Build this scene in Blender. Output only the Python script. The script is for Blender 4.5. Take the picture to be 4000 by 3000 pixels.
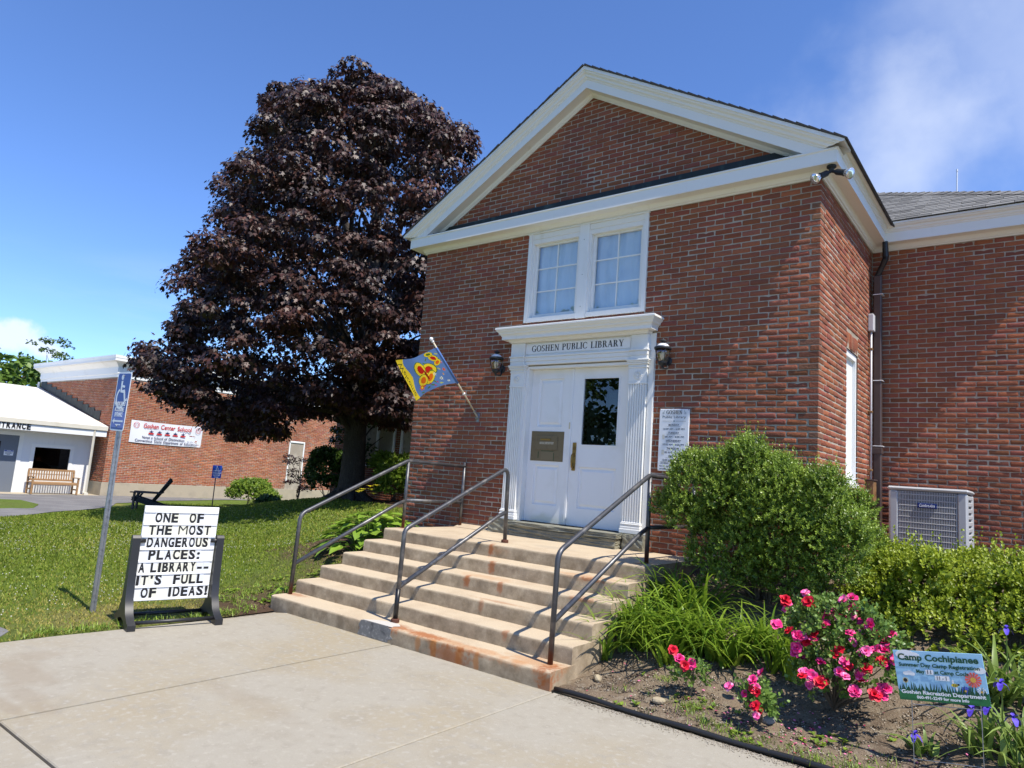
import bpy, bmesh, math, random
import numpy as np
from mathutils import Vector, Matrix

for _o in list(bpy.data.objects):
    bpy.data.objects.remove(_o)
SC = bpy.context.scene
COL = SC.collection
random.seed(7)
RNG = np.random.default_rng(11)
PI = math.pi

# ---------------------------------------------------------------- camera
CAM_POS = np.array([1.9218, -7.7884, 1.6239])
YAW, PITCH, ROLL, FPX = 0.6640, 0.1343, 0.0730, 2699.0
def cam_axes():
    cy, sy, cp, sp = math.cos(YAW), math.sin(YAW), math.cos(PITCH), math.sin(PITCH)
    f = np.array([-sy * cp, cy * cp, sp]); r = np.array([cy, sy, 0.0]); u = np.cross(r, f)
    cr, sr = math.cos(ROLL), math.sin(ROLL)
    return cr * r + sr * u, -sr * r + cr * u, f
CR, CU, CF = cam_axes()
cam_d = bpy.data.cameras.new('camera'); cam = bpy.data.objects.new('camera', cam_d); COL.objects.link(cam)
cam.matrix_world = Matrix(((CR[0], CU[0], -CF[0], CAM_POS[0]), (CR[1], CU[1], -CF[1], CAM_POS[1]),
                           (CR[2], CU[2], -CF[2], CAM_POS[2]), (0, 0, 0, 1)))
cam_d.sensor_width = 36.0; cam_d.lens = 36.0 * FPX / 4000.0
cam_d.clip_start = 0.05; cam_d.clip_end = 3000.0
SC.camera = cam
SC.render.resolution_x, SC.render.resolution_y = 1024, 768

# ---------------------------------------------------------------- sky and sun
SUN_DIR = Vector((1.0, -0.165, 1.665)).normalized()
wd = bpy.data.worlds.new('World'); SC.world = wd; wd.use_nodes = True
wt = wd.node_tree; wt.nodes.clear()
def wn(t, **k):
    n = wt.nodes.new(t)
    for a, b in k.items(): setattr(n, a, b)
    return n
w_out = wn('ShaderNodeOutputWorld'); w_bg = wn('ShaderNodeBackground'); w_sky = wn('ShaderNodeTexSky')
w_sky.sky_type = 'NISHITA'; w_sky.sun_disc = False
w_sky.sun_elevation = math.asin(SUN_DIR.z); w_sky.sun_rotation = math.atan2(SUN_DIR.x, SUN_DIR.y)
w_sky.altitude = 300.0; w_sky.air_density = 0.85; w_sky.dust_density = 0.0; w_sky.ozone_density = 3.0
w_bg.inputs['Strength'].default_value = 0.14
# thin clouds, laid on a plane high above the place
w_tc = wn('ShaderNodeTexCoord'); w_sep = wn('ShaderNodeSeparateXYZ'); wt.links.new(w_tc.outputs['Generated'], w_sep.inputs[0])
w_mx = wn('ShaderNodeMath', operation='MAXIMUM'); w_mx.inputs[1].default_value = 0.04; wt.links.new(w_sep.outputs['Z'], w_mx.inputs[0])
w_dx = wn('ShaderNodeMath', operation='DIVIDE'); w_dy = wn('ShaderNodeMath', operation='DIVIDE')
for n_, s_ in ((w_dx, 'X'), (w_dy, 'Y')):
    wt.links.new(w_sep.outputs[s_], n_.inputs[0]); wt.links.new(w_mx.outputs[0], n_.inputs[1])
w_cmb = wn('ShaderNodeCombineXYZ'); wt.links.new(w_dx.outputs[0], w_cmb.inputs[0]); wt.links.new(w_dy.outputs[0], w_cmb.inputs[1])
w_cmb.inputs[2].default_value = 3.3
w_n1 = wn('ShaderNodeTexNoise'); w_n1.inputs['Scale'].default_value = 0.42; w_n1.inputs['Detail'].default_value = 2.0
w_n2 = wn('ShaderNodeTexNoise'); w_n2.inputs['Scale'].default_value = 1.5; w_n2.inputs['Detail'].default_value = 6.0; w_n2.inputs['Roughness'].default_value = 0.55
wt.links.new(w_cmb.outputs[0], w_n1.inputs['Vector']); wt.links.new(w_cmb.outputs[0], w_n2.inputs['Vector'])
w_r1 = wn('ShaderNodeMapRange'); w_r1.interpolation_type = 'SMOOTHSTEP'; w_r1.inputs[1].default_value = 0.50; w_r1.inputs[2].default_value = 0.66
w_r2 = wn('ShaderNodeMapRange'); w_r2.interpolation_type = 'SMOOTHSTEP'; w_r2.inputs[1].default_value = 0.36; w_r2.inputs[2].default_value = 0.72
wt.links.new(w_n1.outputs['Fac'], w_r1.inputs[0]); wt.links.new(w_n2.outputs['Fac'], w_r2.inputs[0])
w_mul = wn('ShaderNodeMath', operation='MULTIPLY'); wt.links.new(w_r1.outputs[0], w_mul.inputs[0]); wt.links.new(w_r2.outputs[0], w_mul.inputs[1])
w_m2 = wn('ShaderNodeMath', operation='MULTIPLY'); w_m2.inputs[1].default_value = 0.08; wt.links.new(w_mul.outputs[0], w_m2.inputs[0])
w_mix = wn('ShaderNodeMix'); w_mix.data_type = 'RGBA'
w_tint = wn('ShaderNodeMix'); w_tint.data_type = 'RGBA'; w_tint.blend_type = 'MULTIPLY'; w_tint.inputs['Factor'].default_value = 1.0
wt.links.new(w_sky.outputs[0], w_tint.inputs['A']); w_tint.inputs['B'].default_value = (0.80, 0.98, 1.30, 1)
def cloud_bank(c, r, scale, lo, hi, amount, detail, sq=1.0):
    """one cloud: soft round bank broken up by noise; c is its direction in the sky"""
    v = wn('ShaderNodeVectorMath', operation='SUBTRACT'); v.inputs[1].default_value = c; wt.links.new(w_tc.outputs['Generated'], v.inputs[0])
    dv = wn('ShaderNodeVectorMath', operation='MULTIPLY'); dv.inputs[1].default_value = (1 / r, 1 / r, sq / r); wt.links.new(v.outputs[0], dv.inputs[0])
    ln = wn('ShaderNodeVectorMath', operation='LENGTH'); wt.links.new(dv.outputs[0], ln.inputs[0])
    nz = wn('ShaderNodeTexNoise'); nz.inputs['Scale'].default_value = scale; nz.inputs['Detail'].default_value = detail; nz.inputs['Roughness'].default_value = 0.52; wt.links.new(w_tc.outputs['Generated'], nz.inputs['Vector'])
    ma = wn('ShaderNodeMath', operation='MULTIPLY_ADD'); ma.inputs[1].default_value = -0.55; wt.links.new(ln.outputs['Value'], ma.inputs[0]); wt.links.new(nz.outputs['Fac'], ma.inputs[2])
    mr = wn('ShaderNodeMapRange'); mr.interpolation_type = 'SMOOTHSTEP'; mr.inputs[1].default_value = lo; mr.inputs[2].default_value = hi; mr.inputs[4].default_value = amount; wt.links.new(ma.outputs[0], mr.inputs[0])
    return mr.outputs[0]
def sky_dir(px, py):
    d = CR * (px - 2000) / FPX - CU * (py - 1500) / FPX + CF; d /= np.linalg.norm(d); return tuple(d.tolist())
_f = w_m2.outputs[0]
for args in ((sky_dir(3780, 420), 0.26, 6.0, 0.04, 0.62, 0.55, 7, 1.5), (sky_dir(4150, 120), 0.26, 5.0, 0.0, 0.6, 0.35, 6, 1.2), (sky_dir(95, 1335), 0.062, 26.0, 0.08, 0.34, 0.8, 5, 2.0)):
    s_ = cloud_bank(*args); mxm = wn('ShaderNodeMath', operation='MAXIMUM'); wt.links.new(_f, mxm.inputs[0]); wt.links.new(s_, mxm.inputs[1]); _f = mxm.outputs[0]
wt.links.new(_f, w_mix.inputs['Factor']); wt.links.new(w_tint.outputs['Result'], w_mix.inputs['A'])
w_mix.inputs['B'].default_value = (5.2, 5.6, 6.4, 1)
wt.links.new(w_mix.outputs['Result'], w_bg.inputs['Color']); wt.links.new(w_bg.outputs[0], w_out.inputs['Surface'])

sun_d = bpy.data.lights.new('sun', 'SUN'); sun_d.energy = 5.0; sun_d.angle = math.radians(0.5); sun_d.color = (1.0, 0.94, 0.84)
sun = bpy.data.objects.new('sun', sun_d); COL.objects.link(sun); sun.location = (20, -5, 30)
sun.rotation_euler = SUN_DIR.to_track_quat('Z', 'Y').to_euler()
SC.view_settings.view_transform = 'Standard'; SC.view_settings.look = 'None'
SC.view_settings.exposure = 0.45; SC.view_settings.gamma = 1.0; SC.view_settings.use_curve_mapping = False

# ---------------------------------------------------------------- helpers: materials
def _principled(m):
    return m.node_tree.nodes['Principled BSDF']
def lin(c):
    return tuple(((x / 255) / 12.92 if x / 255 <= 0.04045 else ((x / 255 + 0.055) / 1.055) ** 2.4) for x in c)
def mat(name, base, rough=0.6, metal=0.0, spec=0.4, var=None, bump=None, coat=0.0):
    """var = [(scale, colour2, low, high), ...] noise mixes in world space; bump = (scale, strength, distance)"""
    m = bpy.data.materials.new(name); m.use_nodes = True
    nt = m.node_tree; p = _principled(m)
    p.inputs['Roughness'].default_value = rough; p.inputs['Metallic'].default_value = metal
    p.inputs['Specular IOR Level'].default_value = spec; p.inputs['Coat Weight'].default_value = coat
    p.inputs['Base Color'].default_value = (*base, 1)
    geo = nt.nodes.new('ShaderNodeNewGeometry')
    cur = None
    for k, v in enumerate(var or []):
        sc, c2, lo, hi = v[:4]
        vec = geo.outputs['Position']
        if len(v) > 4:
            mp = nt.nodes.new('ShaderNodeMapping'); mp.inputs['Scale'].default_value = v[4]; nt.links.new(vec, mp.inputs['Vector']); vec = mp.outputs[0]
        nz = nt.nodes.new('ShaderNodeTexNoise'); nz.inputs['Scale'].default_value = sc; nz.inputs['Detail'].default_value = 5
        nt.links.new(vec, nz.inputs['Vector'])
        mr = nt.nodes.new('ShaderNodeMapRange'); mr.interpolation_type = 'SMOOTHSTEP'; mr.inputs[1].default_value = lo; mr.inputs[2].default_value = hi
        nt.links.new(nz.outputs['Fac'], mr.inputs[0])
        mx = nt.nodes.new('ShaderNodeMix'); mx.data_type = 'RGBA'; nt.links.new(mr.outputs[0], mx.inputs['Factor'])
        if cur is None: mx.inputs['A'].default_value = (*base, 1)
        else: nt.links.new(cur, mx.inputs['A'])
        mx.inputs['B'].default_value = (*c2, 1); cur = mx.outputs['Result']
    if cur is not None: nt.links.new(cur, p.inputs['Base Color'])
    if bump:
        add_bump(m, *bump)
    m['_out'] = 0
    return m
def add_bump(m, scale, strength, dist, detail=6):
    nt = m.node_tree; p = _principled(m)
    geo = nt.nodes.new('ShaderNodeNewGeometry'); nz = nt.nodes.new('ShaderNodeTexNoise')
    nz.inputs['Scale'].default_value = scale; nz.inputs['Detail'].default_value = detail; nz.inputs['Roughness'].default_value = 0.6
    nt.links.new(geo.outputs['Position'], nz.inputs['Vector'])
    b = nt.nodes.new('ShaderNodeBump'); b.inputs['Strength'].default_value = strength; b.inputs['Distance'].default_value = dist
    nt.links.new(nz.outputs['Fac'], b.inputs['Height']); nt.links.new(b.outputs[0], p.inputs['Normal'])
def color_input(m):
    """socket that currently drives the base colour (or None)"""
    l = _principled(m).inputs['Base Color'].links
    return l[0].from_socket if l else None
def mix_over(m, fac_socket, colour):
    nt = m.node_tree; p = _principled(m); cur = color_input(m)
    mx = nt.nodes.new('ShaderNodeMix'); mx.data_type = 'RGBA'
    nt.links.new(fac_socket, mx.inputs['Factor'])
    if cur: nt.links.new(cur, mx.inputs['A'])
    else: mx.inputs['A'].default_value = p.inputs['Base Color'].default_value
    mx.inputs['B'].default_value = (*colour, 1)
    nt.links.new(mx.outputs['Result'], p.inputs['Base Color'])
def stain(m, centre, radii, colour, amount=0.8, nscale=14.0, ragged=0.5):
    """a spill or rust mark with its own place on the surface"""
    nt = m.node_tree
    geo = nt.nodes.new('ShaderNodeNewGeometry')
    s = nt.nodes.new('ShaderNodeVectorMath'); s.operation = 'SUBTRACT'; s.inputs[1].default_value = centre
    nt.links.new(geo.outputs['Position'], s.inputs[0])
    d = nt.nodes.new('ShaderNodeVectorMath'); d.operation = 'DIVIDE'; d.inputs[1].default_value = radii; nt.links.new(s.outputs[0], d.inputs[0])
    ln = nt.nodes.new('ShaderNodeVectorMath'); ln.operation = 'LENGTH'; nt.links.new(d.outputs[0], ln.inputs[0])
    nz = nt.nodes.new('ShaderNodeTexNoise'); nz.inputs['Scale'].default_value = nscale; nz.inputs['Detail'].default_value = 4
    nt.links.new(geo.outputs['Position'], nz.inputs['Vector'])
    a = nt.nodes.new('ShaderNodeMath'); a.operation = 'MULTIPLY_ADD'; a.inputs[1].default_value = ragged * 2; nt.links.new(nz.outputs['Fac'], a.inputs[0]); nt.links.new(ln.outputs['Value'], a.inputs[2])
    mr = nt.nodes.new('ShaderNodeMapRange'); mr.interpolation_type = 'SMOOTHSTEP'
    mr.inputs[1].default_value = 1.0 + ragged; mr.inputs[2].default_value = 0.35 + ragged; mr.inputs[3].default_value = 0; mr.inputs[4].default_value = amount
    nt.links.new(a.outputs[0], mr.inputs[0])
    mix_over(m, mr.outputs[0], colour)
def leafmat(name, c1, c2, rough=0.45, trans=0.3, spec=0.4, tcol=None):
    m = bpy.data.materials.new(name); m.use_nodes = True; nt = m.node_tree; p = _principled(m)
    at = nt.nodes.new('ShaderNodeAttribute'); at.attribute_name = 'tone'
    mx = nt.nodes.new('ShaderNodeMix'); mx.data_type = 'RGBA'; mx.inputs['A'].default_value = (*c1, 1); mx.inputs['B'].default_value = (*c2, 1)
    nt.links.new(at.outputs['Fac'], mx.inputs['Factor']); nt.links.new(mx.outputs['Result'], p.inputs['Base Color'])
    p.inputs['Roughness'].default_value = rough; p.inputs['Specular IOR Level'].default_value = spec
    if trans > 0:
        tr = nt.nodes.new('ShaderNodeBsdfTranslucent'); ms = nt.nodes.new('ShaderNodeMixShader'); ms.inputs[0].default_value = trans
        if tcol:
            tm = nt.nodes.new('ShaderNodeMix'); tm.data_type = 'RGBA'; tm.blend_type = 'MULTIPLY'; tm.inputs['Factor'].default_value = 1
            nt.links.new(mx.outputs['Result'], tm.inputs['A']); tm.inputs['B'].default_value = (*tcol, 1); nt.links.new(tm.outputs['Result'], tr.inputs['Color'])
        else: nt.links.new(mx.outputs['Result'], tr.inputs['Color'])
        out = nt.nodes['Material Output']
        nt.links.new(p.outputs[0], ms.inputs[1]); nt.links.new(tr.outputs[0], ms.inputs[2]); nt.links.new(ms.outputs[0], out.inputs['Surface'])
    return m
def attrmat(name, rough=0.8, spec=0.3, mottling=None, bump=None, attr='tone'):
    """base colour read from a colour attribute (printed cloth, brick colours)"""
    m = bpy.data.materials.new(name); m.use_nodes = True; nt = m.node_tree; p = _principled(m)
    at = nt.nodes.new('ShaderNodeAttribute'); at.attribute_name = attr
    nt.links.new(at.outputs['Color'], p.inputs['Base Color'])
    p.inputs['Roughness'].default_value = rough; p.inputs['Specular IOR Level'].default_value = spec
    if mottling:
        sc, c2, lo, hi, amt = mottling
        geo = nt.nodes.new('ShaderNodeNewGeometry'); nz = nt.nodes.new('ShaderNodeTexNoise'); nz.inputs['Scale'].default_value = sc; nz.inputs['Detail'].default_value = 5
        nt.links.new(geo.outputs['Position'], nz.inputs['Vector'])
        mr = nt.nodes.new('ShaderNodeMapRange'); mr.inputs[1].default_value = lo; mr.inputs[2].default_value = hi; mr.inputs[4].default_value = amt
        nt.links.new(nz.outputs['Fac'], mr.inputs[0]); mix_over(m, mr.outputs[0], c2)
    if bump: add_bump(m, *bump)
    return m
def glassmat(name, refl=0.28, tint=(0.9, 0.95, 0.96), rough=0.0):
    m = bpy.data.materials.new(name); m.use_nodes = True; nt = m.node_tree; nt.nodes.remove(_principled(m))
    t = nt.nodes.new('ShaderNodeBsdfTransparent'); t.inputs[0].default_value = (*tint, 1)
    g = nt.nodes.new('ShaderNodeBsdfGlossy'); g.inputs['Roughness'].default_value = rough
    ms = nt.nodes.new('ShaderNodeMixShader'); ms.inputs[0].default_value = refl
    nt.links.new(t.outputs[0], ms.inputs[1]); nt.links.new(g.outputs[0], ms.inputs[2]); nt.links.new(ms.outputs[0], nt.nodes['Material Output'].inputs['Surface'])
    return m

# ---------------------------------------------------------------- helpers: objects
def link(o, parent=None):
    COL.objects.link(o)
    if parent is not None: o.parent = parent
    return o
def tag(o, label=None, cat=None, group=None, kind=None):
    if label: o['label'] = label
    if cat: o['category'] = cat
    if group: o['group'] = group
    if kind: o['kind'] = kind
    return o
def thing(name, loc, label, cat, group=None, rz=0.0):
    o = bpy.data.objects.new(name, None); o.location = loc; o.rotation_euler = (0, 0, rz); o.empty_display_size = 0.1
    COL.objects.link(o); tag(o, label, cat, group)
    bpy.context.view_layer.update()
    return o
def part(name, me, m, parent=None, world=True):
    """link a mesh object; vertices are in world space when world is True (parent transform undone)"""
    o = bpy.data.objects.new(name, me)
    if m is not None and len(me.materials) == 0: me.materials.append(m)
    link(o, parent)
    if parent is not None and world:
        mw = parent_world(parent); o.matrix_parent_inverse = mw.inverted()
    return o
def parent_world(p):
    mw = p.matrix_basis.copy()
    if p.parent: mw = parent_world(p.parent) @ p.matrix_parent_inverse @ mw
    return mw
class MB:
    """collects shapes, then links them as one mesh"""
    def __init__(s): s.v = []; s.f = []; s.marks = []
    def add(s, vs, fs):
        n = len(s.v); s.marks.append((n, len(s.f))); s.v.extend([tuple(map(float, q)) for q in vs]); s.f.extend([tuple(n + i for i in f) for f in fs]); return s
    def box(s, a, b):
        (x0, y0, z0), (x1, y1, z1) = a, b
        return s.add([(x0, y0, z0), (x1, y0, z0), (x1, y1, z0), (x0, y1, z0), (x0, y0, z1), (x1, y0, z1), (x1, y1, z1), (x0, y1, z1)],
                     [(0, 3, 2, 1), (4, 5, 6, 7), (0, 1, 5, 4), (1, 2, 6, 5), (2, 3, 7, 6), (3, 0, 4, 7)])
    def bbox(s, a, b, r=0.005):
        """box with chamfered edges"""
        lo = np.minimum(a, b); hi = np.maximum(a, b); r = min(r, 0.45 * float((hi - lo).min()))
        bm = bmesh.new(); bmesh.ops.create_cube(bm, size=1.0)
        for v in bm.verts: v.co = Vector([(lo[i] + hi[i]) / 2 + v.co[i] * (hi[i] - lo[i]) for i in range(3)])
        bmesh.ops.bevel(bm, geom=bm.edges[:], offset=r, segments=1, affect='EDGES', profile=0.5)
        bm.verts.index_update()
        s.add([v.co[:] for v in bm.verts], [[v.index for v in f.verts] for f in bm.faces]); bm.free(); return s
    def obox(s, c, half, R, r=0.0):
        t = MB(); t.bbox([-h for h in half], half, r) if r > 0 else t.box([-h for h in half], half)
        R = np.array(R, float); V = np.array(t.v) @ R.T + np.array(c)
        return s.add(V, t.f)
    def bar(s, p0, p1, w, h, r=0.0, up=(0, 0, 1)):
        """square bar from p0 to p1, w across, h in the up direction"""
        p0, p1 = np.array(p0, float), np.array(p1, float); d = p1 - p0; L = np.linalg.norm(d); d /= L
        u = np.array(up, float); sx = np.cross(d, u)
        if np.linalg.norm(sx) < 1e-5: sx = np.cross(d, (1, 0, 0))
        sx /= np.linalg.norm(sx); u = np.cross(sx, d)
        return s.obox((p0 + p1) / 2, (w / 2, L / 2, h / 2), np.stack([sx, d, u], 1), r)
    def prism(s, poly, o, ax, ay, depth):
        """flat outline in the plane (o, ax, ay), thickened along ax x ay"""
        o, ax, ay = (np.array(q, float) for q in (o, ax, ay)); n = np.cross(ax, ay); n /= np.linalg.norm(n)
        P = np.array([o + a * ax + b * ay for a, b in poly]); Q = P + n * depth; k = len(poly)
        return s.add(list(P) + list(Q), [tuple(range(k))[::-1], tuple(range(k, 2 * k))] + [(i, (i + 1) % k, k + (i + 1) % k, k + i) for i in range(k)])
    def tube(s, path, r, seg=10, caps=True):
        P = [np.array(q, float) for q in path]; n = len(P); rr = r if hasattr(r, '__len__') else [r] * n
        T = []
        for i in range(n):
            a = P[min(i + 1, n - 1)] - P[max(i - 1, 0)]; T.append(a / (np.linalg.norm(a) + 1e-12))
        u = np.cross(T[0], (0, 0, 1.0))
        if np.linalg.norm(u) < 1e-3: u = np.cross(T[0], (1.0, 0, 0))
        u /= np.linalg.norm(u); vs = []
        for i in range(n):
            u = u - T[i] * (u @ T[i]); u /= np.linalg.norm(u); w = np.cross(T[i], u)
            for k in range(seg):
                a = 2 * PI * k / seg; vs.append(P[i] + rr[i] * (math.cos(a) * u + math.sin(a) * w))
        fs = [(i * seg + k, i * seg + (k + 1) % seg, (i + 1) * seg + (k + 1) % seg, (i + 1) * seg + k) for i in range(n - 1) for k in range(seg)]
        if caps: fs += [tuple(range(seg))[::-1], tuple(range((n - 1) * seg, n * seg))]
        return s.add(vs, fs)
    def lathe(s, prof, c, seg=16, axis=(0, 0, 1)):
        """profile [(radius, height)...] turned about an axis through c"""
        ax = np.array(axis, float); ax /= np.linalg.norm(ax); u = np.cross(ax, (0.3, 0.9, 0.2)); u /= np.linalg.norm(u); w = np.cross(ax, u)
        vs = [np.array(c) + ax * h + r * (math.cos(2 * PI * k / seg) * u + math.sin(2 * PI * k / seg) * w) for r, h in prof for k in range(seg)]
        n = len(prof)
        fs = [(i * seg + k, i * seg + (k + 1) % seg, (i + 1) * seg + (k + 1) % seg, (i + 1) * seg + k) for i in range(n - 1) for k in range(seg)]
        fs += [tuple(range(seg))[::-1], tuple(range((n - 1) * seg, n * seg))]
        return s.add(vs, fs)
    def sweep(s, prof, path, closed_prof=True):
        """profile points (outward, up) carried along plan corners [(x, y, outx, outy)], where out is the mitre vector"""
        k = len(prof); vs = []
        for x, y, ox, oy in path:
            for d, z in prof: vs.append((x + ox * d, y + oy * d, z))
        fs = []
        for i in range(len(path) - 1):
            for j in range(k if closed_prof else k - 1):
                fs.append((i * k + j, i * k + (j + 1) % k, (i + 1) * k + (j + 1) % k, (i + 1) * k + j))
        if closed_prof: fs += [tuple(range(k))[::-1], tuple(range((len(path) - 1) * k, len(path) * k))]
        return s.add(vs, fs)
    def mesh(s, name='m', smooth=False, angle=None):
        me = bpy.data.meshes.new(name); me.from_pydata(s.v, [], s.f); me.validate(); me.update()
        bm = bmesh.new(); bm.from_mesh(me); bmesh.ops.recalc_face_normals(bm, faces=bm.faces[:])
        if angle is not None:
            for f in bm.faces: f.smooth = True
            for e in bm.edges:
                if len(e.link_faces) == 2 and e.calc_face_angle(0) > angle: e.smooth = False
        elif smooth:
            for f in bm.faces: f.smooth = True
        bm.to_mesh(me); bm.free(); return me
    def build(s, name, m, parent=None, smooth=False, angle=None):
        return part(name, s.mesh(name, smooth, angle), m, parent)
def each(b, name, m, parent=None, smooth=False, angle=None):
    """link every shape collected in b as a part of its own"""
    mk = b.marks + [(len(b.v), len(b.f))]; out = []
    for (v0, f0), (v1, f1) in zip(mk[:-1], mk[1:]):
        t = MB(); t.add(b.v[v0:v1], [tuple(i - v0 for i in f) for f in b.f[f0:f1]]); out.append(t.build(name, m, parent, smooth, angle))
    return out
def np_mesh(name, V, F, tone=None, smooth=False):
    """V (n,3), F (m,k); tone per face: (m,) float or (m,3) colour"""
    me = bpy.data.meshes.new(name); V = np.asarray(V, np.float32); F = np.asarray(F, np.int32); m, k = F.shape
    me.vertices.add(len(V)); me.vertices.foreach_set('co', V.ravel())
    me.loops.add(m * k); me.loops.foreach_set('vertex_index', F.ravel())
    me.polygons.add(m); me.polygons.foreach_set('loop_start', np.arange(m, dtype=np.int32) * k)
    me.update(calc_edges=True)
    if tone is not None:
        tone = np.asarray(tone, np.float32)
        if tone.ndim == 1: tone = np.stack([tone] * 3, 1)
        a = me.attributes.new('tone', 'FLOAT_COLOR', 'FACE'); a.data.foreach_set('color', np.concatenate([tone, np.ones((m, 1), np.float32)], 1).ravel())
    if smooth: me.polygons.foreach_set('use_smooth', np.ones(m, bool))
    return me
def paint(me, tones):
    a = me.attributes.new('tone', 'FLOAT_COLOR', 'FACE'); t = np.asarray(tones, np.float32)
    if t.ndim == 1 and len(t) == 3: t = np.tile(t, (len(me.polygons), 1))
    a.data.foreach_set('color', np.concatenate([t, np.ones((len(t), 1), np.float32)], 1).ravel())
_tc = {}
def text_mesh(body, size, bold=0.0, shear=0.0, thick=0.0008, spacing=1.0, align='CENTER'):
    cu = bpy.data.curves.new('lettering', 'FONT'); cu.body = body; cu.size = size; cu.offset = bold; cu.shear = shear
    cu.extrude = thick / 2; cu.align_x = align; cu.align_y = 'CENTER'; cu.space_character = spacing; cu.resolution_u = 3
    o = bpy.data.objects.new('lettering', cu); COL.objects.link(o); bpy.context.view_layer.update()
    me = bpy.data.meshes.new_from_object(o.evaluated_get(bpy.context.evaluated_depsgraph_get()))
    bpy.data.objects.remove(o); bpy.data.curves.remove(cu)
    me.materials.clear()
    return me
def fit_width(me, w):
    xs = np.array([v.co.x for v in me.vertices]); k = w / max(1e-6, xs.max() - xs.min()); c = (xs.max() + xs.min()) / 2
    for v in me.vertices: v.co.x = (v.co.x - c) * k
    return me
def frame(o, u, v):
    """matrix with local x along u, y along v, z out of the face"""
    u = Vector(u).normalized(); v = Vector(v).normalized(); n = u.cross(v)
    return Matrix(((u.x, v.x, n.x, o[0]), (u.y, v.y, n.y, o[1]), (u.z, v.z, n.z, o[2]), (0, 0, 0, 1)))
def place(name, me, m, parent, M4):
    me.transform(M4); return part(name, me, m, parent)
def rrect(w, h, r, n=4):
    out = []
    for cx, cy, a0 in ((w / 2 - r, h / 2 - r, 0), (-w / 2 + r, h / 2 - r, 90), (-w / 2 + r, -h / 2 + r, 180), (w / 2 - r, -h / 2 + r, 270)):
        for k in range(n + 1):
            a = math.radians(a0 + 90 * k / n); out.append((cx + r * math.cos(a), cy + r * math.sin(a)))
    return out
def stroke(pts, w):
    """outline of a thick polyline in 2D"""
    P = [np.array(p, float) for p in pts]; L, R = [], []
    for i in range(len(P)):
        d = P[min(i + 1, len(P) - 1)] - P[max(i - 1, 0)]; d /= np.linalg.norm(d); n = np.array([-d[1], d[0]]) * w / 2
        L.append(P[i] + n); R.append(P[i] - n)
    return [tuple(q) for q in L + R[::-1]]
def arc(cx, cy, r, a0, a1, n=16, ry=None):
    return [(cx + r * math.cos(math.radians(a0 + (a1 - a0) * k / n)), cy + (ry or r) * math.sin(math.radians(a0 + (a1 - a0) * k / n))) for k in range(n + 1)]
def disc(cx, cy, r, n=16, ry=None): return arc(cx, cy, r, 0, 360 * (n - 1) / n, n - 1, ry)
def flat(name, polys, M4, m, parent, z=0.001, thick=0.0006):
    """thin printed shapes on a sign face; each piece a hair above the one before"""
    if name in ('star', 'ribbon', 'cloud', 'monogram', 'flower_centre', 'rule', 'flourish', 'sticker', 'flower_stem') and len(polys) > 1:
        for i, p in enumerate(polys): r = flat(name, [p], M4, m, parent, z + i * 0.00012, thick)
        return r
    b = MB()
    for i, p in enumerate(polys): b.prism(p, (0, 0, z + i * 0.00012), (1, 0, 0), (0, 1, 0), thick)
    me = b.mesh(name); me.transform(M4); return part(name, me, m, parent)
def fillet(pts, r, n=6):
    """round the corners of a 3D polyline"""
    P = [np.array(p, float) for p in pts]; out = [P[0]]
    for i in range(1, len(P) - 1):
        a, b = P[i - 1] - P[i], P[i + 1] - P[i]; la, lb = np.linalg.norm(a), np.linalg.norm(b); a /= la; b /= lb
        ang = math.acos(max(-1, min(1, a @ b))); t = min(r / math.tan(ang / 2), 0.45 * la, 0.45 * lb)
        p0, p1 = P[i] + a * t, P[i] + b * t
        for k in range(n + 1):
            q = k / n; out.append((1 - q) ** 2 * p0 + 2 * q * (1 - q) * P[i] + q * q * p1)
    out.append(P[-1]); return out
def sstep(x):
    x = np.clip(x, 0, 1); return x * x * (3 - 2 * x)
def project(p):
    d = np.asarray(p) - CAM_POS; z = d @ CF
    return np.stack([2000 + FPX * (d @ CR) / z, 1500 - FPX * (d @ CU) / z, z], -1)
def norm(v): return v / (np.linalg.norm(v, axis=-1, keepdims=True) + 1e-9)
def frames(tip, nrm):
    """rotation matrices with y along tip and z near nrm"""
    y = norm(tip); x = norm(np.cross(y, nrm)); z = np.cross(x, y); return np.stack([x, y, z], 2)
def scatter(TV, TF, pos, R, scale, tone=None, tone_jit=0.0):
    """copies of a small template at many places, joined"""
    n = len(pos); TV = np.asarray(TV, float); TF = np.asarray(TF)
    sc = np.asarray(scale).reshape(n, 1, -1)
    V = np.einsum('nij,nkj->nki', R, TV[None] * sc) + pos[:, None, :]
    F = (TF[None] + (np.arange(n) * len(TV))[:, None, None]).reshape(-1, TF.shape[1])
    T = None if tone is None else np.repeat(tone, len(TF), axis=0)
    return V.reshape(-1, 3), F, T
def joinV(parts):
    V, F, T, n = [], [], [], 0
    for v, f, t in parts:
        V.append(v); F.append(f + n); n += len(v); T.append(t)
    return np.concatenate(V), np.concatenate(F), (np.concatenate(T) if T[0] is not None else None)
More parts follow.
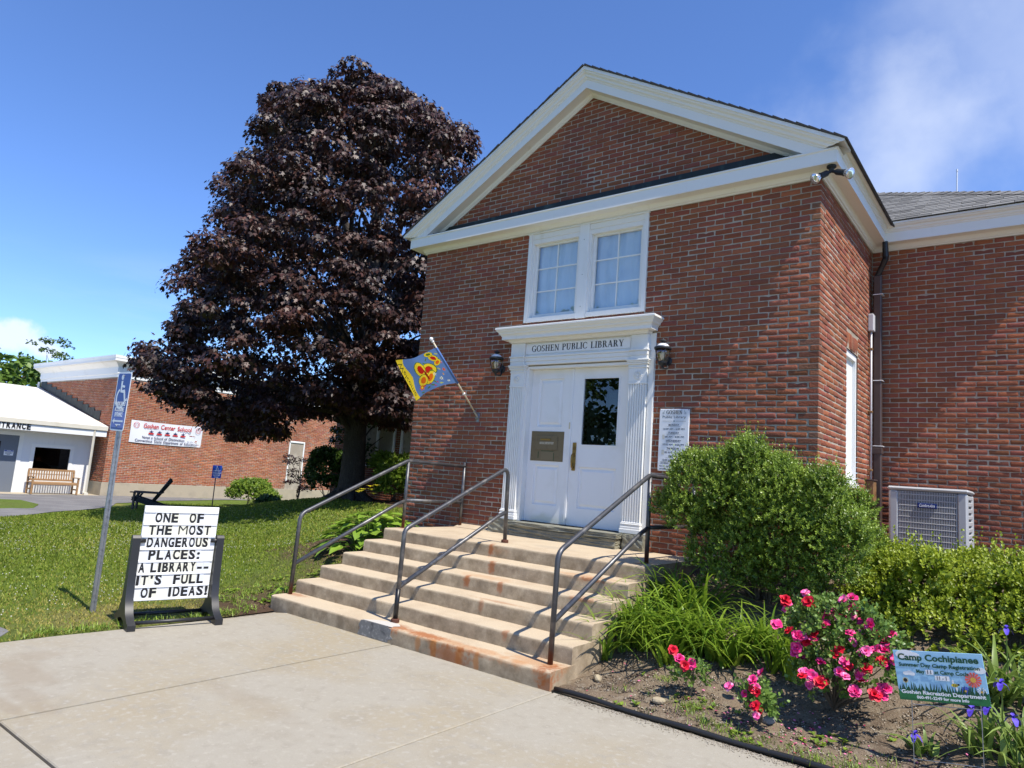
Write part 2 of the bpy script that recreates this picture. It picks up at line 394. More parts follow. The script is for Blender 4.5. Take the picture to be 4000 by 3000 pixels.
# ================================================================ materials
M = {}
M['white'] = mat('white_paint', (0.80, 0.80, 0.77), 0.45, spec=0.4, var=[(2.2, (0.72, 0.71, 0.66), 0.52, 0.8), (30, (0.66, 0.63, 0.56), 0.66, 0.8, (1, 1, 0.15))], bump=(60, 0.08, 0.004))
M['trim'] = mat('weathered_white_trim', (0.80, 0.79, 0.75), 0.5, var=[(6, (0.73, 0.70, 0.62), 0.60, 0.82, (1.2, 1.2, 0.25)), (45, (0.60, 0.55, 0.46), 0.72, 0.84, (1, 1, 0.12))], bump=(80, 0.1, 0.003))
M['door'] = mat('door_paint', (0.82, 0.82, 0.81), 0.38, var=[(3, (0.75, 0.75, 0.72), 0.5, 0.8)])
stain(M['door'], (-3.5, 0.1, 1.07), (0.5, 0.2, 0.14), (0.55, 0.55, 0.36), 0.5, 6)
M['mortar'] = mat('mortar', (0.43, 0.375, 0.30), 0.95, spec=0.1, var=[(1.1, (0.31, 0.26, 0.20), 0.42, 0.62), (9, (0.31, 0.265, 0.21), 0.45, 0.7), (120, (0.48, 0.42, 0.34), 0.5, 0.8)], bump=(160, 0.6, 0.006))
M['brick'] = attrmat('red_brick', 0.92, 0.15, (26, (0.13, 0.062, 0.05), 0.52, 0.78, 0.45), (48, 0.9, 0.012))
_nt = M['brick'].node_tree; _g = _nt.nodes.new('ShaderNodeNewGeometry')
for _sc, _vs, _lo, _hi, _am, _cl in ((0.55, (1, 1, 1), .48, .75, .40, (.145, .060, .046)), (1.6, (1, 1, .18), .56, .78, .35, (.125, .066, .052)), (0.9, (1, 1, .6), .55, .75, .25, (.33, .115, .06))):
    _mp = _nt.nodes.new('ShaderNodeMapping'); _mp.inputs['Scale'].default_value = _vs; _nt.links.new(_g.outputs['Position'], _mp.inputs['Vector']); _n = _nt.nodes.new('ShaderNodeTexNoise'); _n.inputs['Scale'].default_value = _sc; _n.inputs['Detail'].default_value = 4; _nt.links.new(_mp.outputs[0], _n.inputs['Vector'])
    _r = _nt.nodes.new('ShaderNodeMapRange'); _r.inputs[1].default_value = _lo; _r.inputs[2].default_value = _hi; _r.inputs[4].default_value = _am; _nt.links.new(_n.outputs['Fac'], _r.inputs[0]); mix_over(M['brick'], _r.outputs[0], _cl)
M['stone'] = mat('bluestone', (0.23, 0.22, 0.165), 0.85, var=[(5, (0.15, 0.155, 0.13), 0.4, 0.65), (30, (0.34, 0.32, 0.24), 0.6, 0.8)], bump=(22, 0.6, 0.02))
M['step'] = mat('step_concrete', (0.49, 0.40, 0.28), 0.9, spec=0.2, var=[(3.0, (0.43, 0.34, 0.235), 0.42, 0.7), (70, (0.62, 0.50, 0.35), 0.55, 0.75), (18, (0.40, 0.30, 0.19), 0.62, 0.85)], bump=(110, 0.5, 0.006))
RUST = (0.30, 0.085, 0.018)
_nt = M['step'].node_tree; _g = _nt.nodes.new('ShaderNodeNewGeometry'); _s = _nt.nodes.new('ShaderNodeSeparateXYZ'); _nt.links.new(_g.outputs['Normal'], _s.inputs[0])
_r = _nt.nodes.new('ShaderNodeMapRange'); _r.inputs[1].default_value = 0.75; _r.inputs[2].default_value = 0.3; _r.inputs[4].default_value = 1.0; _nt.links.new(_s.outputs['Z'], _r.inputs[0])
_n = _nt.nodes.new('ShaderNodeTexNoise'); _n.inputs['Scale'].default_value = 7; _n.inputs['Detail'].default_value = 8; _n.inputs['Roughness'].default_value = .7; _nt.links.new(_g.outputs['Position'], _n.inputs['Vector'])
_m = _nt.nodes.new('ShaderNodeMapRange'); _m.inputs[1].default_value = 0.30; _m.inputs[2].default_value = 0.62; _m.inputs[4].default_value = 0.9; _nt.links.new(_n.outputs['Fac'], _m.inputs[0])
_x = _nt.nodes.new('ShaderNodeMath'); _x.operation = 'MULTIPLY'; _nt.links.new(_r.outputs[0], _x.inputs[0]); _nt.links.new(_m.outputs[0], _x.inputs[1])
mix_over(M['step'], _x.outputs[0], (0.235, 0.180, 0.115))     # mottled riser grime, also painting in the shade of the upright faces
for c_, r_, a_ in (((-2.3, -3.0, .14), (1.1, 0.10, 0.06), .45), ((-3.0, -1.55, .8), (.3, .1, .1), .3), ((-2.75, -2.0, .58), (.5, .15, .12), .3), ((-1.45, -2.9, .14), (.35, .2, .1), .45), ((-1.7, -1.75, .72), (.45, .12, .08), .35), ((-2.45, -3.065, .06), (.05, .05, .16), .8), ((-2.15, -3.065, .05), (.07, .05, .16), .8), ((-1.95, -3.065, .06), (.04, .05, .14), .7), ((-2.65, -3.065, .07), (.05, .05, .12), .6)):
    stain(M['step'], c_, r_, (0.42, 0.17, 0.045), a_, 9, 0.7)
for c_, r_, a_ in (((-3.02, -2.98, .13), (0.20, 0.14, 0.10), .75), ((-2.62, -2.98, .14), (0.34, 0.10, 0.03), .8), ((-2.05, -2.99, .12), (0.5, 0.12, 0.03), .7), ((-2.25, -3.07, .05), (0.35, 0.06, 0.11), .7),
                   ((-1.28, -2.95, .10), (0.12, 0.2, 0.12), .85), ((-1.22, -3.06, .02), (0.10, 0.08, 0.12), .7), ((-4.86, -2.83, .15), (0.30, 0.09, 0.03), .6), ((-3.4, -3.06, .04), (0.07, 0.05, 0.10), .75),
                   ((-3.13, -1.50, .80), (0.05, 0.12, 0.11), .85), ((-2.85, -1.80, .66), (0.06, 0.08, 0.12), .75), ((-2.92, -2.12, .53), (0.055, 0.08, 0.11), .85), ((-2.47, -2.12, .53), (0.05, 0.07, 0.10), .7),
                   ((-2.45, -2.43, .38), (0.045, 0.05, 0.10), .5), ((-1.9, -2.74, .26), (0.05, 0.05, 0.08), .6), ((-1.6, -1.8, .70), (0.18, 0.08, 0.03), .7), ((-1.5, -2.1, .56), (0.2, 0.1, 0.03), .55),
                   ((-3.6, -1.82, .68), (0.05, 0.04, 0.08), .5), ((-1.36, -1.3, .86), (0.08, 0.10, 0.2), .7), ((-2.3, -2.35, .43), (0.4, 0.05, 0.02), .45), ((-4.86, -1.25, .86), (0.10, 0.08, 0.03), .6)):
    stain(M['step'], c_, r_, RUST, a_ * .9, 28, 0.7)
stain(M['step'], (-2.6, -1.0, .86), (0.4, 0.17, 0.02), (0.38, 0.32, 0.24), 0.5, 3, 0.3)
M['patch'] = mat('grey_cement_patch', (0.20, 0.20, 0.19), 0.9, var=[(30, (0.34, 0.33, 0.31), 0.5, 0.7), (9, (0.10, 0.10, 0.10), 0.55, 0.75)], bump=(60, 0.7, 0.01))
M['slab'] = mat('walkway_concrete', (0.325, 0.297, 0.24), 0.92, spec=0.2, var=[(0.8, (0.315, 0.268, 0.185), 0.42, 0.66), (3.2, (0.285, 0.255, 0.20), 0.50, 0.8), (11, (0.29, 0.262, 0.21), 0.5, 0.7), (22, (0.365, 0.335, 0.275), 0.5, 0.75), (190, (0.46, 0.42, 0.36), 0.62, 0.72), (150, (0.15, 0.13, 0.10), 0.64, 0.74)], bump=(180, 0.35, 0.004))
for c_, r_, a_ in (((-3.9, -5.75, 0), (0.55, 0.22, 1), .45), ((-3.3, -5.9, 0), (0.5, 0.12, 1), .4), ((-2.4, -4.9, 0), (0.8, 0.14, 1), .25), ((-3.2, -6.05, 0), (0.4, 0.07, 1), .5), ((-4.3, -5.55, 0), (0.2, 0.25, 1), .35)):
    stain(M['slab'], c_, r_, (0.25, 0.20, 0.14), a_, 5, 0.6)
M['joint'] = mat('joint_fill', (0.20, 0.17, 0.13), 1.0, spec=0.1, var=[(40, (0.34, 0.30, 0.24), 0.45, 0.7)], bump=(90, 0.8, 0.01))
M['asphalt'] = mat('worn_asphalt', (0.155, 0.15, 0.15), 0.95, spec=0.2, var=[(1.2, (0.20, 0.195, 0.19), 0.4, 0.7), (90, (0.30, 0.29, 0.28), 0.58, 0.75)], bump=(120, 0.6, 0.01))
M['soil'] = mat('garden_soil', (0.195, 0.148, 0.102), 1.0, spec=0.1, var=[(2.5, (0.13, 0.096, 0.068), 0.45, 0.7), (14, (0.25, 0.21, 0.155), 0.5, 0.75), (70, (0.34, 0.29, 0.22), 0.60, 0.75), (110, (0.05, 0.038, 0.03), 0.6, 0.75)], bump=(60, 0.9, 0.02))
M['steel'] = mat('worn_steel_pipe', (0.085, 0.087, 0.095), 0.42, metal=0.55, spec=0.5, var=[(10, (0.17, 0.165, 0.16), 0.5, 0.7), (34, (0.22, 0.19, 0.15), 0.66, 0.8)], bump=(90, 0.12, 0.002))
for x_, y_, z_ in ((-3.17, -2.84, .2), (-1.33, -2.88, .2), (-4.88, -2.87, .2), (-3.155, -1.31, .9), (-4.88, -1.21, .95), (-4.88, -.07, .92), (-1.33, -1.21, .95), (-1.33, -.07, .9)):
    stain(M['steel'], (x_, y_, z_ - .06), (0.09, 0.09, 0.17), (0.13, 0.045, 0.022), 0.9, 30, 0.4)
M['black_paint'] = mat('black_paint', (0.012, 0.012, 0.013), 0.35)
M['black_plastic'] = mat('black_plastic', (0.018, 0.018, 0.019), 0.42, spec=0.5, bump=(120, 0.1, 0.002))
M['black_iron'] = mat('black_iron', (0.03, 0.032, 0.035), 0.5, metal=0.2, bump=(90, 0.2, 0.002))
M['lead'] = mat('dark_copper_flashing', (0.028, 0.036, 0.036), 0.6, metal=0.25, var=[(5, (0.06, 0.085, 0.075), 0.52, 0.72, (1, 1, 0.4)), (2, (0.09, 0.14, 0.11), 0.63, 0.75)], bump=(20, 0.2, 0.004))
M['shingle'] = attrmat('asphalt_shingle', 0.95, 0.2, (140, (0.32, 0.31, 0.29), 0.5, 0.75, 0.5), (150, 0.6, 0.004))
M['shingle_dark'] = mat('dark_shingle_edge', (0.045, 0.042, 0.04), 0.95, var=[(60, (0.09, 0.085, 0.08), 0.5, 0.7)], bump=(90, 0.6, 0.006))
M['brass'] = mat('worn_brass', (0.36, 0.215, 0.06), 0.38, metal=0.75, var=[(22, (0.16, 0.10, 0.04), 0.5, 0.72)])
M['dep'] = mat('bronze_paint_hatch', (0.185, 0.140, 0.075), 0.5, metal=0.1, var=[(14, (0.16, 0.12, 0.065), 0.5, 0.7)])
M['glass'] = glassmat('window_glass', 0.16)
M['door_glass'] = glassmat('door_glass', 0.085, (0.5, 0.55, 0.53))
M['lamp_glass'] = glassmat('lamp_glass', 0.16, (0.86, 0.82, 0.72))
M['curtain'] = mat('grey_curtain', (0.84, 0.83, 0.82), 0.9, var=[(4, (0.74, 0.73, 0.73), 0.45, 0.7)])
M['dark'] = mat('dark_interior', (0.02, 0.02, 0.02), 0.9)
M['ink'] = mat('black_lettering', (0.012, 0.012, 0.014), 0.5)
M['galv'] = mat('galvanised_steel', (0.34, 0.35, 0.36), 0.42, metal=0.7, var=[(18, (0.22, 0.23, 0.25), 0.45, 0.68), (60, (0.5, 0.5, 0.5), 0.6, 0.75)])
M['sign_white'] = mat('sign_white', (0.80, 0.81, 0.82), 0.35, coat=0.1)
M['sign_blue'] = mat('sign_blue', lin((22, 62, 150)), 0.4, var=[(7, lin((52, 86, 168)), 0.5, 0.75)])
M['sign_faded'] = mat('faded_blue', lin((110, 125, 195)), 0.5, var=[(5, lin((84, 104, 184)), 0.45, 0.7)])
M['ac_grey'] = mat('light_grey_enamel', (0.42, 0.42, 0.42), 0.4, spec=0.5, var=[(3, (0.38, 0.38, 0.37), 0.45, 0.7)])
M['brown_metal'] = mat('brown_painted_metal', (0.075, 0.05, 0.042), 0.4, spec=0.5, var=[(3, (0.06, 0.04, 0.035), 0.45, 0.7)])
M['rusty_box'] = mat('tan_rusty_box', (0.26, 0.145, 0.06), 0.6, var=[(16, (0.12, 0.05, 0.025), 0.5, 0.7)])
M['pvc'] = mat('pale_grey_plastic', (0.55, 0.54, 0.55), 0.45)
M['teak'] = mat('weathered_teak', (0.33, 0.19, 0.085), 0.6, var=[(5, (0.24, 0.13, 0.055), 0.45, 0.7, (3, 0.6, 3)), (25, (0.42, 0.27, 0.13), 0.6, 0.8, (3, .6, 3))])
M['dark_wood'] = mat('dark_stained_wood', (0.028, 0.028, 0.028), 0.6, var=[(12, (0.07, 0.065, 0.06), 0.5, 0.75, (3, .5, 3))])
M['bark'] = mat('dark_bark', (0.055, 0.045, 0.038), 0.95, var=[(14, (0.10, 0.085, 0.07), 0.5, 0.75, (2, 2, 0.35))], bump=(24, 1.0, 0.05))
M['twig'] = mat('grey_twig', (0.12, 0.095, 0.07), 0.9)
M['roof_white'] = mat('white_membrane_roof', (0.70, 0.67, 0.61), 0.6, var=[(1.2, (0.62, 0.56, 0.47), 0.5, 0.75)])
M['beige_metal'] = mat('beige_painted_metal', (0.62, 0.58, 0.48), 0.5, var=[(3, (0.55, 0.51, 0.41), 0.5, 0.75)])
M['siding'] = mat('white_wood_siding', (0.74, 0.74, 0.73), 0.55)
M['grey_door'] = mat('grey_steel_door', lin((105, 112, 122)), 0.5)
M['foundation'] = mat('concrete_foundation', (0.40, 0.34, 0.245), 0.95, var=[(2, (0.33, 0.285, 0.21), 0.45, 0.7), (30, (0.46, 0.40, 0.30), 0.6, 0.8)], bump=(60, 0.4, 0.008))

# ================================================================ terrain
def hgt(x, y):
    """lawn height west of the steps"""
    x = np.asarray(x, float); y = np.asarray(y, float)
    near = sstep((y + 3.25) / 4.0) * sstep((x + 10.0) / 4.2); far = 0.97 * sstep((y - 0.2) / 4.0) * (1 - sstep((-x - 12.8) / 7))
    z = 0.78 * (near + far - near * far) - 0.22 * sstep((-x - 10) / 14)
    return z + 0.012 * np.sin(x * 2.1 + y) * np.sin(y * 1.7 - 0.6 * x) * sstep((-x - 5.2) / 2)
def hbed(x, y):
    """planting bed east of the steps"""
    x = np.asarray(x, float); y = np.asarray(y, float)
    z = 0.02 + 0.86 * sstep((y + 3.05) / 3.6) + 0.02 * np.sin(3.1 * x + 1.7 * y) * np.sin(2.3 * y + 0.5)
    return z * sstep((y + 3.2) / 0.5)
def sheet(name, xs, ys, zf, m, kind='structure', mask=None):
    X, Y = np.meshgrid(xs, ys); Z = zf(X, Y); V = np.stack([X, Y, Z], -1).reshape(-1, 3); w = len(xs)
    i, j = np.meshgrid(np.arange(len(xs) - 1), np.arange(len(ys) - 1)); a = (j * w + i).ravel()
    F = np.stack([a, a + 1, a + w + 1, a + w], 1)
    me = np_mesh(name, V, F, smooth=True)
    if mask is not None:
        t = mask(V[:, 0], V[:, 1]).astype(np.float32); at = me.attributes.new('earth', 'FLOAT', 'POINT'); at.data.foreach_set('value', t)
    o = part(name, me, m); tag(o, kind=kind); return o
gm = mat('far_ground', (0.07, 0.10, 0.03), 1.0, spec=0.1, var=[(0.2, (0.10, 0.12, 0.05), 0.45, 0.7)])
g = MB().add([(-900, -900, -0.45), (900, -900, -0.45), (900, 900, -0.45), (-900, 900, -0.45)], [(0, 1, 2, 3)]).build('ground', gm); tag(g, kind='structure')

def earth_mask(x, y):
    """1 where bare mulch, 0 where turf"""
    x = np.asarray(x, float); y = np.asarray(y, float)
    nz = 0.35 * np.sin(2.3 * x + 0.7 * y) * np.sin(1.9 * y - 0.8 * x + 1) + 0.18 * np.sin(7.1 * x) * np.sin(6.3 * y + 2 * x)
    d1 = (-4.9 - x) / 1.5 + np.maximum(0, (-2.9 - y)) * 0.30        # bank beside the steps
    m1 = sstep(1.15 - d1 + nz * 0.5) * sstep((y + 3.9) / 0.5)
    d2 = (x + 6.2) / 2.2; d3 = (y + 0.6) / 1.3                       # bed under the hosta and along the wall
    m2 = sstep(1.3 - np.hypot(d2, d3) + nz * 0.3)
    m3 = sstep((y - (3.9 + 0.12 * (-x - 13)) + nz * 0.5) / 0.4) * sstep((-8 - x) / 1.0) * sstep((x + 22.5) / 1.0)   # bed before the far wall
    return np.clip(np.maximum(np.maximum(m1, m2), m3), 0, 1)
lm = mat('lawn_turf', (0.12, 0.17, 0.03), 1.0, spec=0.1, var=[(0.8, (0.125, 0.16, 0.035), 0.42, 0.68), (6, (0.07, 0.105, 0.018), 0.5, 0.72), (50, (0.11, 0.15, 0.035), 0.55, 0.75)], bump=(70, 1.0, 0.03))
stain(lm, (-5.35, -4.3, 0.0), (0.75, 1.4, 1), (0.22, 0.185, 0.075), 0.8, 3.0, 0.5)
stain(lm, (-22.8, 2.6, -0.2), (0.9, 0.7, 1), (0.30, 0.26, 0.08), 0.6, 2.0, 0.4)
_at = lm.node_tree.nodes.new('ShaderNodeAttribute'); _at.attribute_name = 'earth'
mix_over(lm, _at.outputs['Fac'], (0.098, 0.062, 0.040))
xs = np.concatenate([np.arange(-60, -26, 2.0), np.arange(-26, -14, 0.4), np.arange(-14, -4.9, 0.13), [-4.87]])
ys = np.concatenate([np.arange(-40, -9, 2.0), np.arange(-9, 0.6, 0.13), np.arange(0.6, 9, 0.3), np.arange(9, 40, 3.0)])
sheet('lawn', xs, ys, lambda X, Y: hgt(X, Y) + np.where(X > -4.93, -0.02, 0), lm, mask=earth_mask)
# planting bed on the right
xs = np.concatenate([np.arange(-1.2, 3.2, 0.05), np.arange(3.2, 14, 0.5)]); ys = np.concatenate([np.arange(-3.03, 0.2, 0.05), np.arange(0.2, 2.9, 0.15)])
def bedz(X, Y):
    nz = 0.006 * np.sin(31 * X + 3 * np.sin(17 * Y)) * np.sin(27 * Y + 2 * np.sin(13 * X)) + 0.006 * RNG.standard_normal(X.shape)
    return hbed(X, Y) + nz * sstep((Y + 3.03) / 0.15)
sheet('garden_bed', xs, ys, bedz, M['soil'])

# ---------------------------------------------------------------- walkway of separate slabs
wk = MB().add([(-4.86, -16, -0.03), (14, -16, -0.03), (14, -3.03, -0.03), (-4.86, -3.03, -0.03)], [(0, 1, 2, 3)]).build('walkway', M['joint']); tag(wk, kind='structure')
jx = [-4.84, -2.98, -1.165, 0.66, 2.5, 4.34, 6.2, 8.0, 10, 12, 14]; jy = [-16, -13, -9.4, -6.165, -3.045]
for i in range(len(jx) - 1):
    for j in range(len(jy) - 1):
        gl = 0.006 if i else 0.0; gap = 0.009
        x0, x1, y0, y1 = jx[i] + gl, jx[i + 1] - 0.006, jy[j] + gap, jy[j + 1] - (gap if j < len(jy) - 2 else 0)
        if i == 0 and j == len(jy) - 2:      # the slab by the lawn has a worn, rounded corner towards the steps
            b = MB(); P = [(x0, y0), (x1, y0), (x1, y1), (-4.62, y1), (-4.72, y1 - 0.12), (-4.70, y1 - 0.45), (-4.74, y1 - 0.9), (-4.79, y1 - 1.6), (x0, y1 - 2.2)]
            b.prism(P, (0, 0, -0.10), (1, 0, 0), (0, 1, 0), 0.10)
        else:
            b = MB().bbox((x0, y0, -0.10), (x1, y1, random.uniform(-0.0015, 0.0015)), 0.006)
        b.build('slab', M['slab'], wk)
# asphalt drive in front of the school
ap = [(-16.3, -2.6), (-18.67, -0.51), (-19.82, 0.72), (-21.08, 1.93), (-23.2, 3.0), (-24.6, 5.0), (-25.6, 7.4), (-26.2, 10.0), (-27.5, 10.0), (-27.5, 4.2), (-27.8, 4.0), (-27.8, -6), (-24, -9), (-18.5, -6)]
bm = bmesh.new(); f = bm.faces.new([bm.verts.new((a, b_, 0)) for a, b_ in ap]); bmesh.ops.triangulate(bm, faces=[f])
bmesh.ops.subdivide_edges(bm, edges=bm.edges[:], cuts=7, use_grid_fill=True)
for v in bm.verts: v.co.z = float(hgt(v.co.x, v.co.y)) + 0.015
me = bpy.data.meshes.new('drive'); bm.to_mesh(me); bm.free(); tag(part('drive', me, M['asphalt']), kind='structure')
isl = [(-23.61, -0.22), (-23.42, 0.26), (-21.78, 0.21), (-20.4, -0.36), (-19.3, -1.5), (-20.5, -2.6), (-24.0, -2.5)]
b = MB().prism(isl, (0, 0, -0.20), (1, 0, 0), (0, 1, 0), 0.035); tag(b.build('grass_island', lm), kind='structure')
b = MB().prism([(-4.95, -5.62), (-5.2, -5.45), (-5.9, -5.5), (-7.5, -5.9), (-7.5, -9), (-4.95, -9)], (0, 0, -0.02), (1, 0, 0), (0, 1, 0), 0.026); tag(b.build('asphalt_path', M['asphalt']), kind='structure')

# ================================================================ concrete steps
SX0, SX1, RISE, Y0, TR, LAND = -4.95, -1.19, 0.1433, -3.06, 0.312, 0.86
steps = thing('concrete_steps', (-3.07, -1.5, 0), 'wide tan concrete entrance steps with rust stains below the white doors', 'steps')
def step_mesh(yf, yb, z0, z1, seed):
    rg = np.random.default_rng(seed); n = 60; xs_ = np.linspace(SX0 + .004 * seed, SX1 - .004 * seed, n)
    prof = [(yb, z0), (yf + .006, z0), (yf, z0 + .02), (yf, z1 - .03), (yf + .004, z1 - .012), (yf + .014, z1 - .003), (yf + .035, z1), (yb, z1)]
    k = len(prof); wob = np.convolve(rg.standard_normal(n + 8), np.ones(5) / 5, 'same')[4:4 + n] * 0.0045; wz = np.convolve(rg.standard_normal(n + 8), np.ones(7) / 7, 'same')[4:4 + n] * 0.0035
    vs = [(x, y + (wob[i] if 0 < j < k - 1 else 0) + (0.002 * rg.standard_normal() if 2 <= j <= 5 else 0), z + (wz[i] if j >= 3 else 0)) for i, x in enumerate(xs_) for j, (y, z) in enumerate(prof)]
    fs = [(i * k + j, i * k + (j + 1) % k, (i + 1) * k + (j + 1) % k, (i + 1) * k + j) for i in range(n - 1) for j in range(k)] + [tuple(range(k))[::-1], tuple(range((n - 1) * k, n * k))]
    return MB().add(vs, fs).mesh('step', angle=math.radians(50))
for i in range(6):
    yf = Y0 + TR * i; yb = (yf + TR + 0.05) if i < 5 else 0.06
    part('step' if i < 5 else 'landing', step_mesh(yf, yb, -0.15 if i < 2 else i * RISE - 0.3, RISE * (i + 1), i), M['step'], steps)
pp = [(-.30, .004), (-.27, .06), (-.285, .10), (-.26, .145), (.10, .145), (.17, .13), (.16, .07), (.20, .05), (.14, .03), (.13, .004)]
MB().prism(pp, (-3.17, Y0 - 0.0005, 0), (1, 0, 0), (0, 0, 1), 0.0045).build('cement_patch', M['patch'], steps)
MB().prism([(-.26, 0), (-.15, .1), (-.05, .14), (.10, .15), (.17, .10), (.14, .04), (.16, 0)], (-3.17, Y0 + 0.012, RISE + 0.001), (1, 0, 0), (0, 1, 0), 0.0035).build('cement_patch', mat('pale_patch', (0.5, 0.47, 0.42), 0.9, bump=(60, .5, .006)), steps)
# sloped mortar fillet where landing meets wall
MB().prism([(0, 0), (0.16, 0), (0, 0.045)], (-4.93, 0.0, LAND + 0.002), (0, -1, 0), (0, 0, 1), -0.66).build('mortar_fillet', M['step'], steps)

# ================================================================ handrails
RR = 0.0235
def handrail(x, label, wall=False, low_black=False):
    hr = thing('handrail', (x, -2.86, RISE), label, 'handrail', 'pipe handrails on the entrance steps')
    lo = (x, -2.86, RISE); top0 = (x, -2.84, 1.035); top1 = (x, -1.23, 1.745)
    if wall:
        MB().tube(fillet([lo, top0, top1, (x, -.07, 1.735)], .13), RR, 12).build('top_rail', M['steel'], hr, True)
        MB().tube([(x, -1.21, LAND), (x, -1.21, 1.73)], RR * .98, 12).build('post', M['steel'], hr, True)
        MB().tube([(x, -.07, LAND), (x, -.07, 1.80)], RR * .98, 12).build('post', M['steel'], hr, True)
        MB().tube([(x, -1.21, 1.22), (x, -.07, 1.215)], RR * .96, 12).build('lower_rail', M['steel'], hr, True)
    else:
        MB().tube(fillet([lo, top0, top1, (x, -1.20, LAND)], .09), RR, 12).build('top_rail', M['steel'], hr, True)
        for y, z in ((-2.86, RISE), (-1.20, LAND)):
            MB().lathe([(.043, 0), (.043, .028), (.036, .034), (.024, .036)], (x, y, z), 12).build('base_collar', mat('rusty_collar', (0.09, 0.032, 0.018), .8, bump=(60, .5, .006)), hr)
    MB().tube(fillet([(x, -2.855, .475), (x, -1.36, 1.165), (x, -1.21, 1.215)], .1), RR * .96, 12).build('lower_rail', M['steel'], hr, True)
    if low_black:
        MB().tube([(x, -2.86, RISE + .03), (x, -2.855, .46)], RR * 1.06, 12).build('painted_sleeve', M['black_paint'], hr, True)
    return hr
handrail(-3.17, 'steel pipe handrail in the middle of the steps with black painted foot', low_black=True)
handrail(-4.89, 'steel pipe handrail on the lawn side returning to the brick wall', True)
handrail(-1.33, 'dark steel pipe handrail beside the daylilies and round green shrub', True)
# ================================================================ bricks
CO, LB, W, H0 = 0.0677, 0.2213, 6.1514, 5.15
BH, BJ = 0.0568, 0.0112
def brick_colour(rg):
    a = rg.random(); j = 1 + 0.09 * rg.standard_normal()
    base = ((0.245, 0.078, 0.046) if a < .55 else (0.215, 0.072, 0.047) if a < .75 else (0.275, 0.090, 0.048) if a < .88 else (0.205, 0.088, 0.058) if a < .985 else (0.14, 0.062, 0.05))
    return np.clip(np.array(base) * np.array([1.12, 1.2, 1.12]) * j * (1 + 0.05 * rg.standard_normal(3)), 0.02, 0.6)
def brick_variant(rg, L, H, D=0.045, rough=1.0):
    """rounded, slightly uneven brick face: x along, z up, face at y = 0, body towards +y"""
    c = 0.007; hx, hz = L / 2, H / 2
    out = [(-hx + c, -hz), (0, -hz), (hx - c, -hz), (hx, -hz + c), (hx, hz - c), (hx - c, hz), (0, hz), (-hx + c, hz), (-hx, hz - c), (-hx, -hz + c)]
    out = [(a + rough * 0.0016 * rg.standard_normal(), b + rough * 0.0013 * rg.standard_normal()) for a, b in out]; n = len(out)
    tx, tz, off = 0.010 * rg.standard_normal(), 0.03 * rg.standard_normal(), 0.0018 * rg.standard_normal()
    fy = lambda a, b: off + tx * a + tz * b + rough * 0.0007 * rg.standard_normal()
    vs = [(a, D, b) for a, b in out] + [(a, fy(a, b) + 0.0045, b) for a, b in out] + [(a * (1 - 0.007 / hx), fy(a, b), b * (1 - 0.0075 / hz)) for a, b in out]
    fs = []
    for r in (0, n):
        for k in range(n): fs.append((r + k, r + (k + 1) % n, r + n + (k + 1) % n, r + n + k))
    return np.array(vs), fs, n
def make_pool(L, count, seed, H=BH, rough=1.0):
    rg = np.random.default_rng(seed); pool = []
    for _ in range(count):
        V, fs, n = brick_variant(rg, L, H, rough=rough)
        cap = list(range(2 * n, 3 * n)); col = brick_colour(rg)
        # quads only plus the face cap as quads
        q = fs + [(cap[0], cap[1], cap[8], cap[9]), (cap[1], cap[7], cap[8], cap[8])][:0]
        capq = [(cap[9], cap[0], cap[7], cap[8]), (cap[0], cap[1], cap[6], cap[7]), (cap[1], cap[2], cap[5], cap[6]), (cap[2], cap[3], cap[4], cap[5])]
        pool.append((V, np.array(q + capq), col))
    return pool
L1 = LB - BJ; L2 = LB / 2 - BJ; LR = 0.058
POOL = {'full': make_pool(L1, 34, 1), 'half': make_pool(L2, 14, 2), 'rowlock': make_pool(LR, 10, 3, 0.062), 'soldier': make_pool(LR, 8, 4, 0.20)}
PL = {'full': L1, 'half': L2, 'rowlock': LR, 'soldier': LR}
ORI = {'S': np.array([[1, 0, 0], [0, 1, 0], [0, 0, 1.]]),          # faces -y
       'W': np.array([[0, 1, 0], [-1, 0, 0], [0, 0, 1.]]),         # faces -x
       'E': np.array([[0, -1, 0], [1, 0, 0], [0, 0, 1.]])}         # faces +x  (local x -> +y, local y -> -x)
def subtract(a, b, cuts):
    seg = [(a, b)]
    for c, d in cuts:
        nx = []
        for s, e in seg:
            if d <= s or c >= e: nx.append((s, e)); continue
            if c > s: nx.append((s, c))
            if d < e: nx.append((d, e))
        seg = nx
    return seg
def lay(bricks, rg, ori, plane, u0, u1, rows, first, cuts, lim=None, wall_z0=0.75, step=CO, blen=LB):
    """running bond on one wall. first(row) = length of the first brick counted from u0 (towards u1)"""
    sgn = 1 if u1 > u0 else -1
    for r in rows:
        z = H0 - r * step
        if z < wall_z0: continue
        lo, hi = (u0, u1) if lim is None else lim(z)
        cc = [(c, d) for c, d, za, zb in cuts if za - 0.028 < z < zb + 0.028]
        u = u0; n = 0
        while (u1 - u) * sgn > 0.02:
            L = first(r) if n == 0 else blen
            v = u + sgn * L
            if (v - u1) * sgn > -0.06: v = u1 + sgn * 0.0
            n += 1
            a, b_ = min(u, v) + BJ / 2, max(u, v) - BJ / 2
            if lim is not None: a, b_ = max(a, lo), min(b_, hi)
            for s, e in subtract(a, b_, cc):
                if e - s > 0.022:
                    kind = 'full' if e - s > 0.15 else 'half'
                    bricks.append((kind, int(rg.integers(len(POOL[kind]))), (e - s) / PL[kind], ori, plane, (s + e) / 2, z))
            u = v
def brick_pos(b):
    kind, k, sx, ori, plane, u, z = b
    return np.array([u, plane, z]) if ori == 'S' else np.array([plane, u, z])
rg = np.random.default_rng(5)
LIBB = []
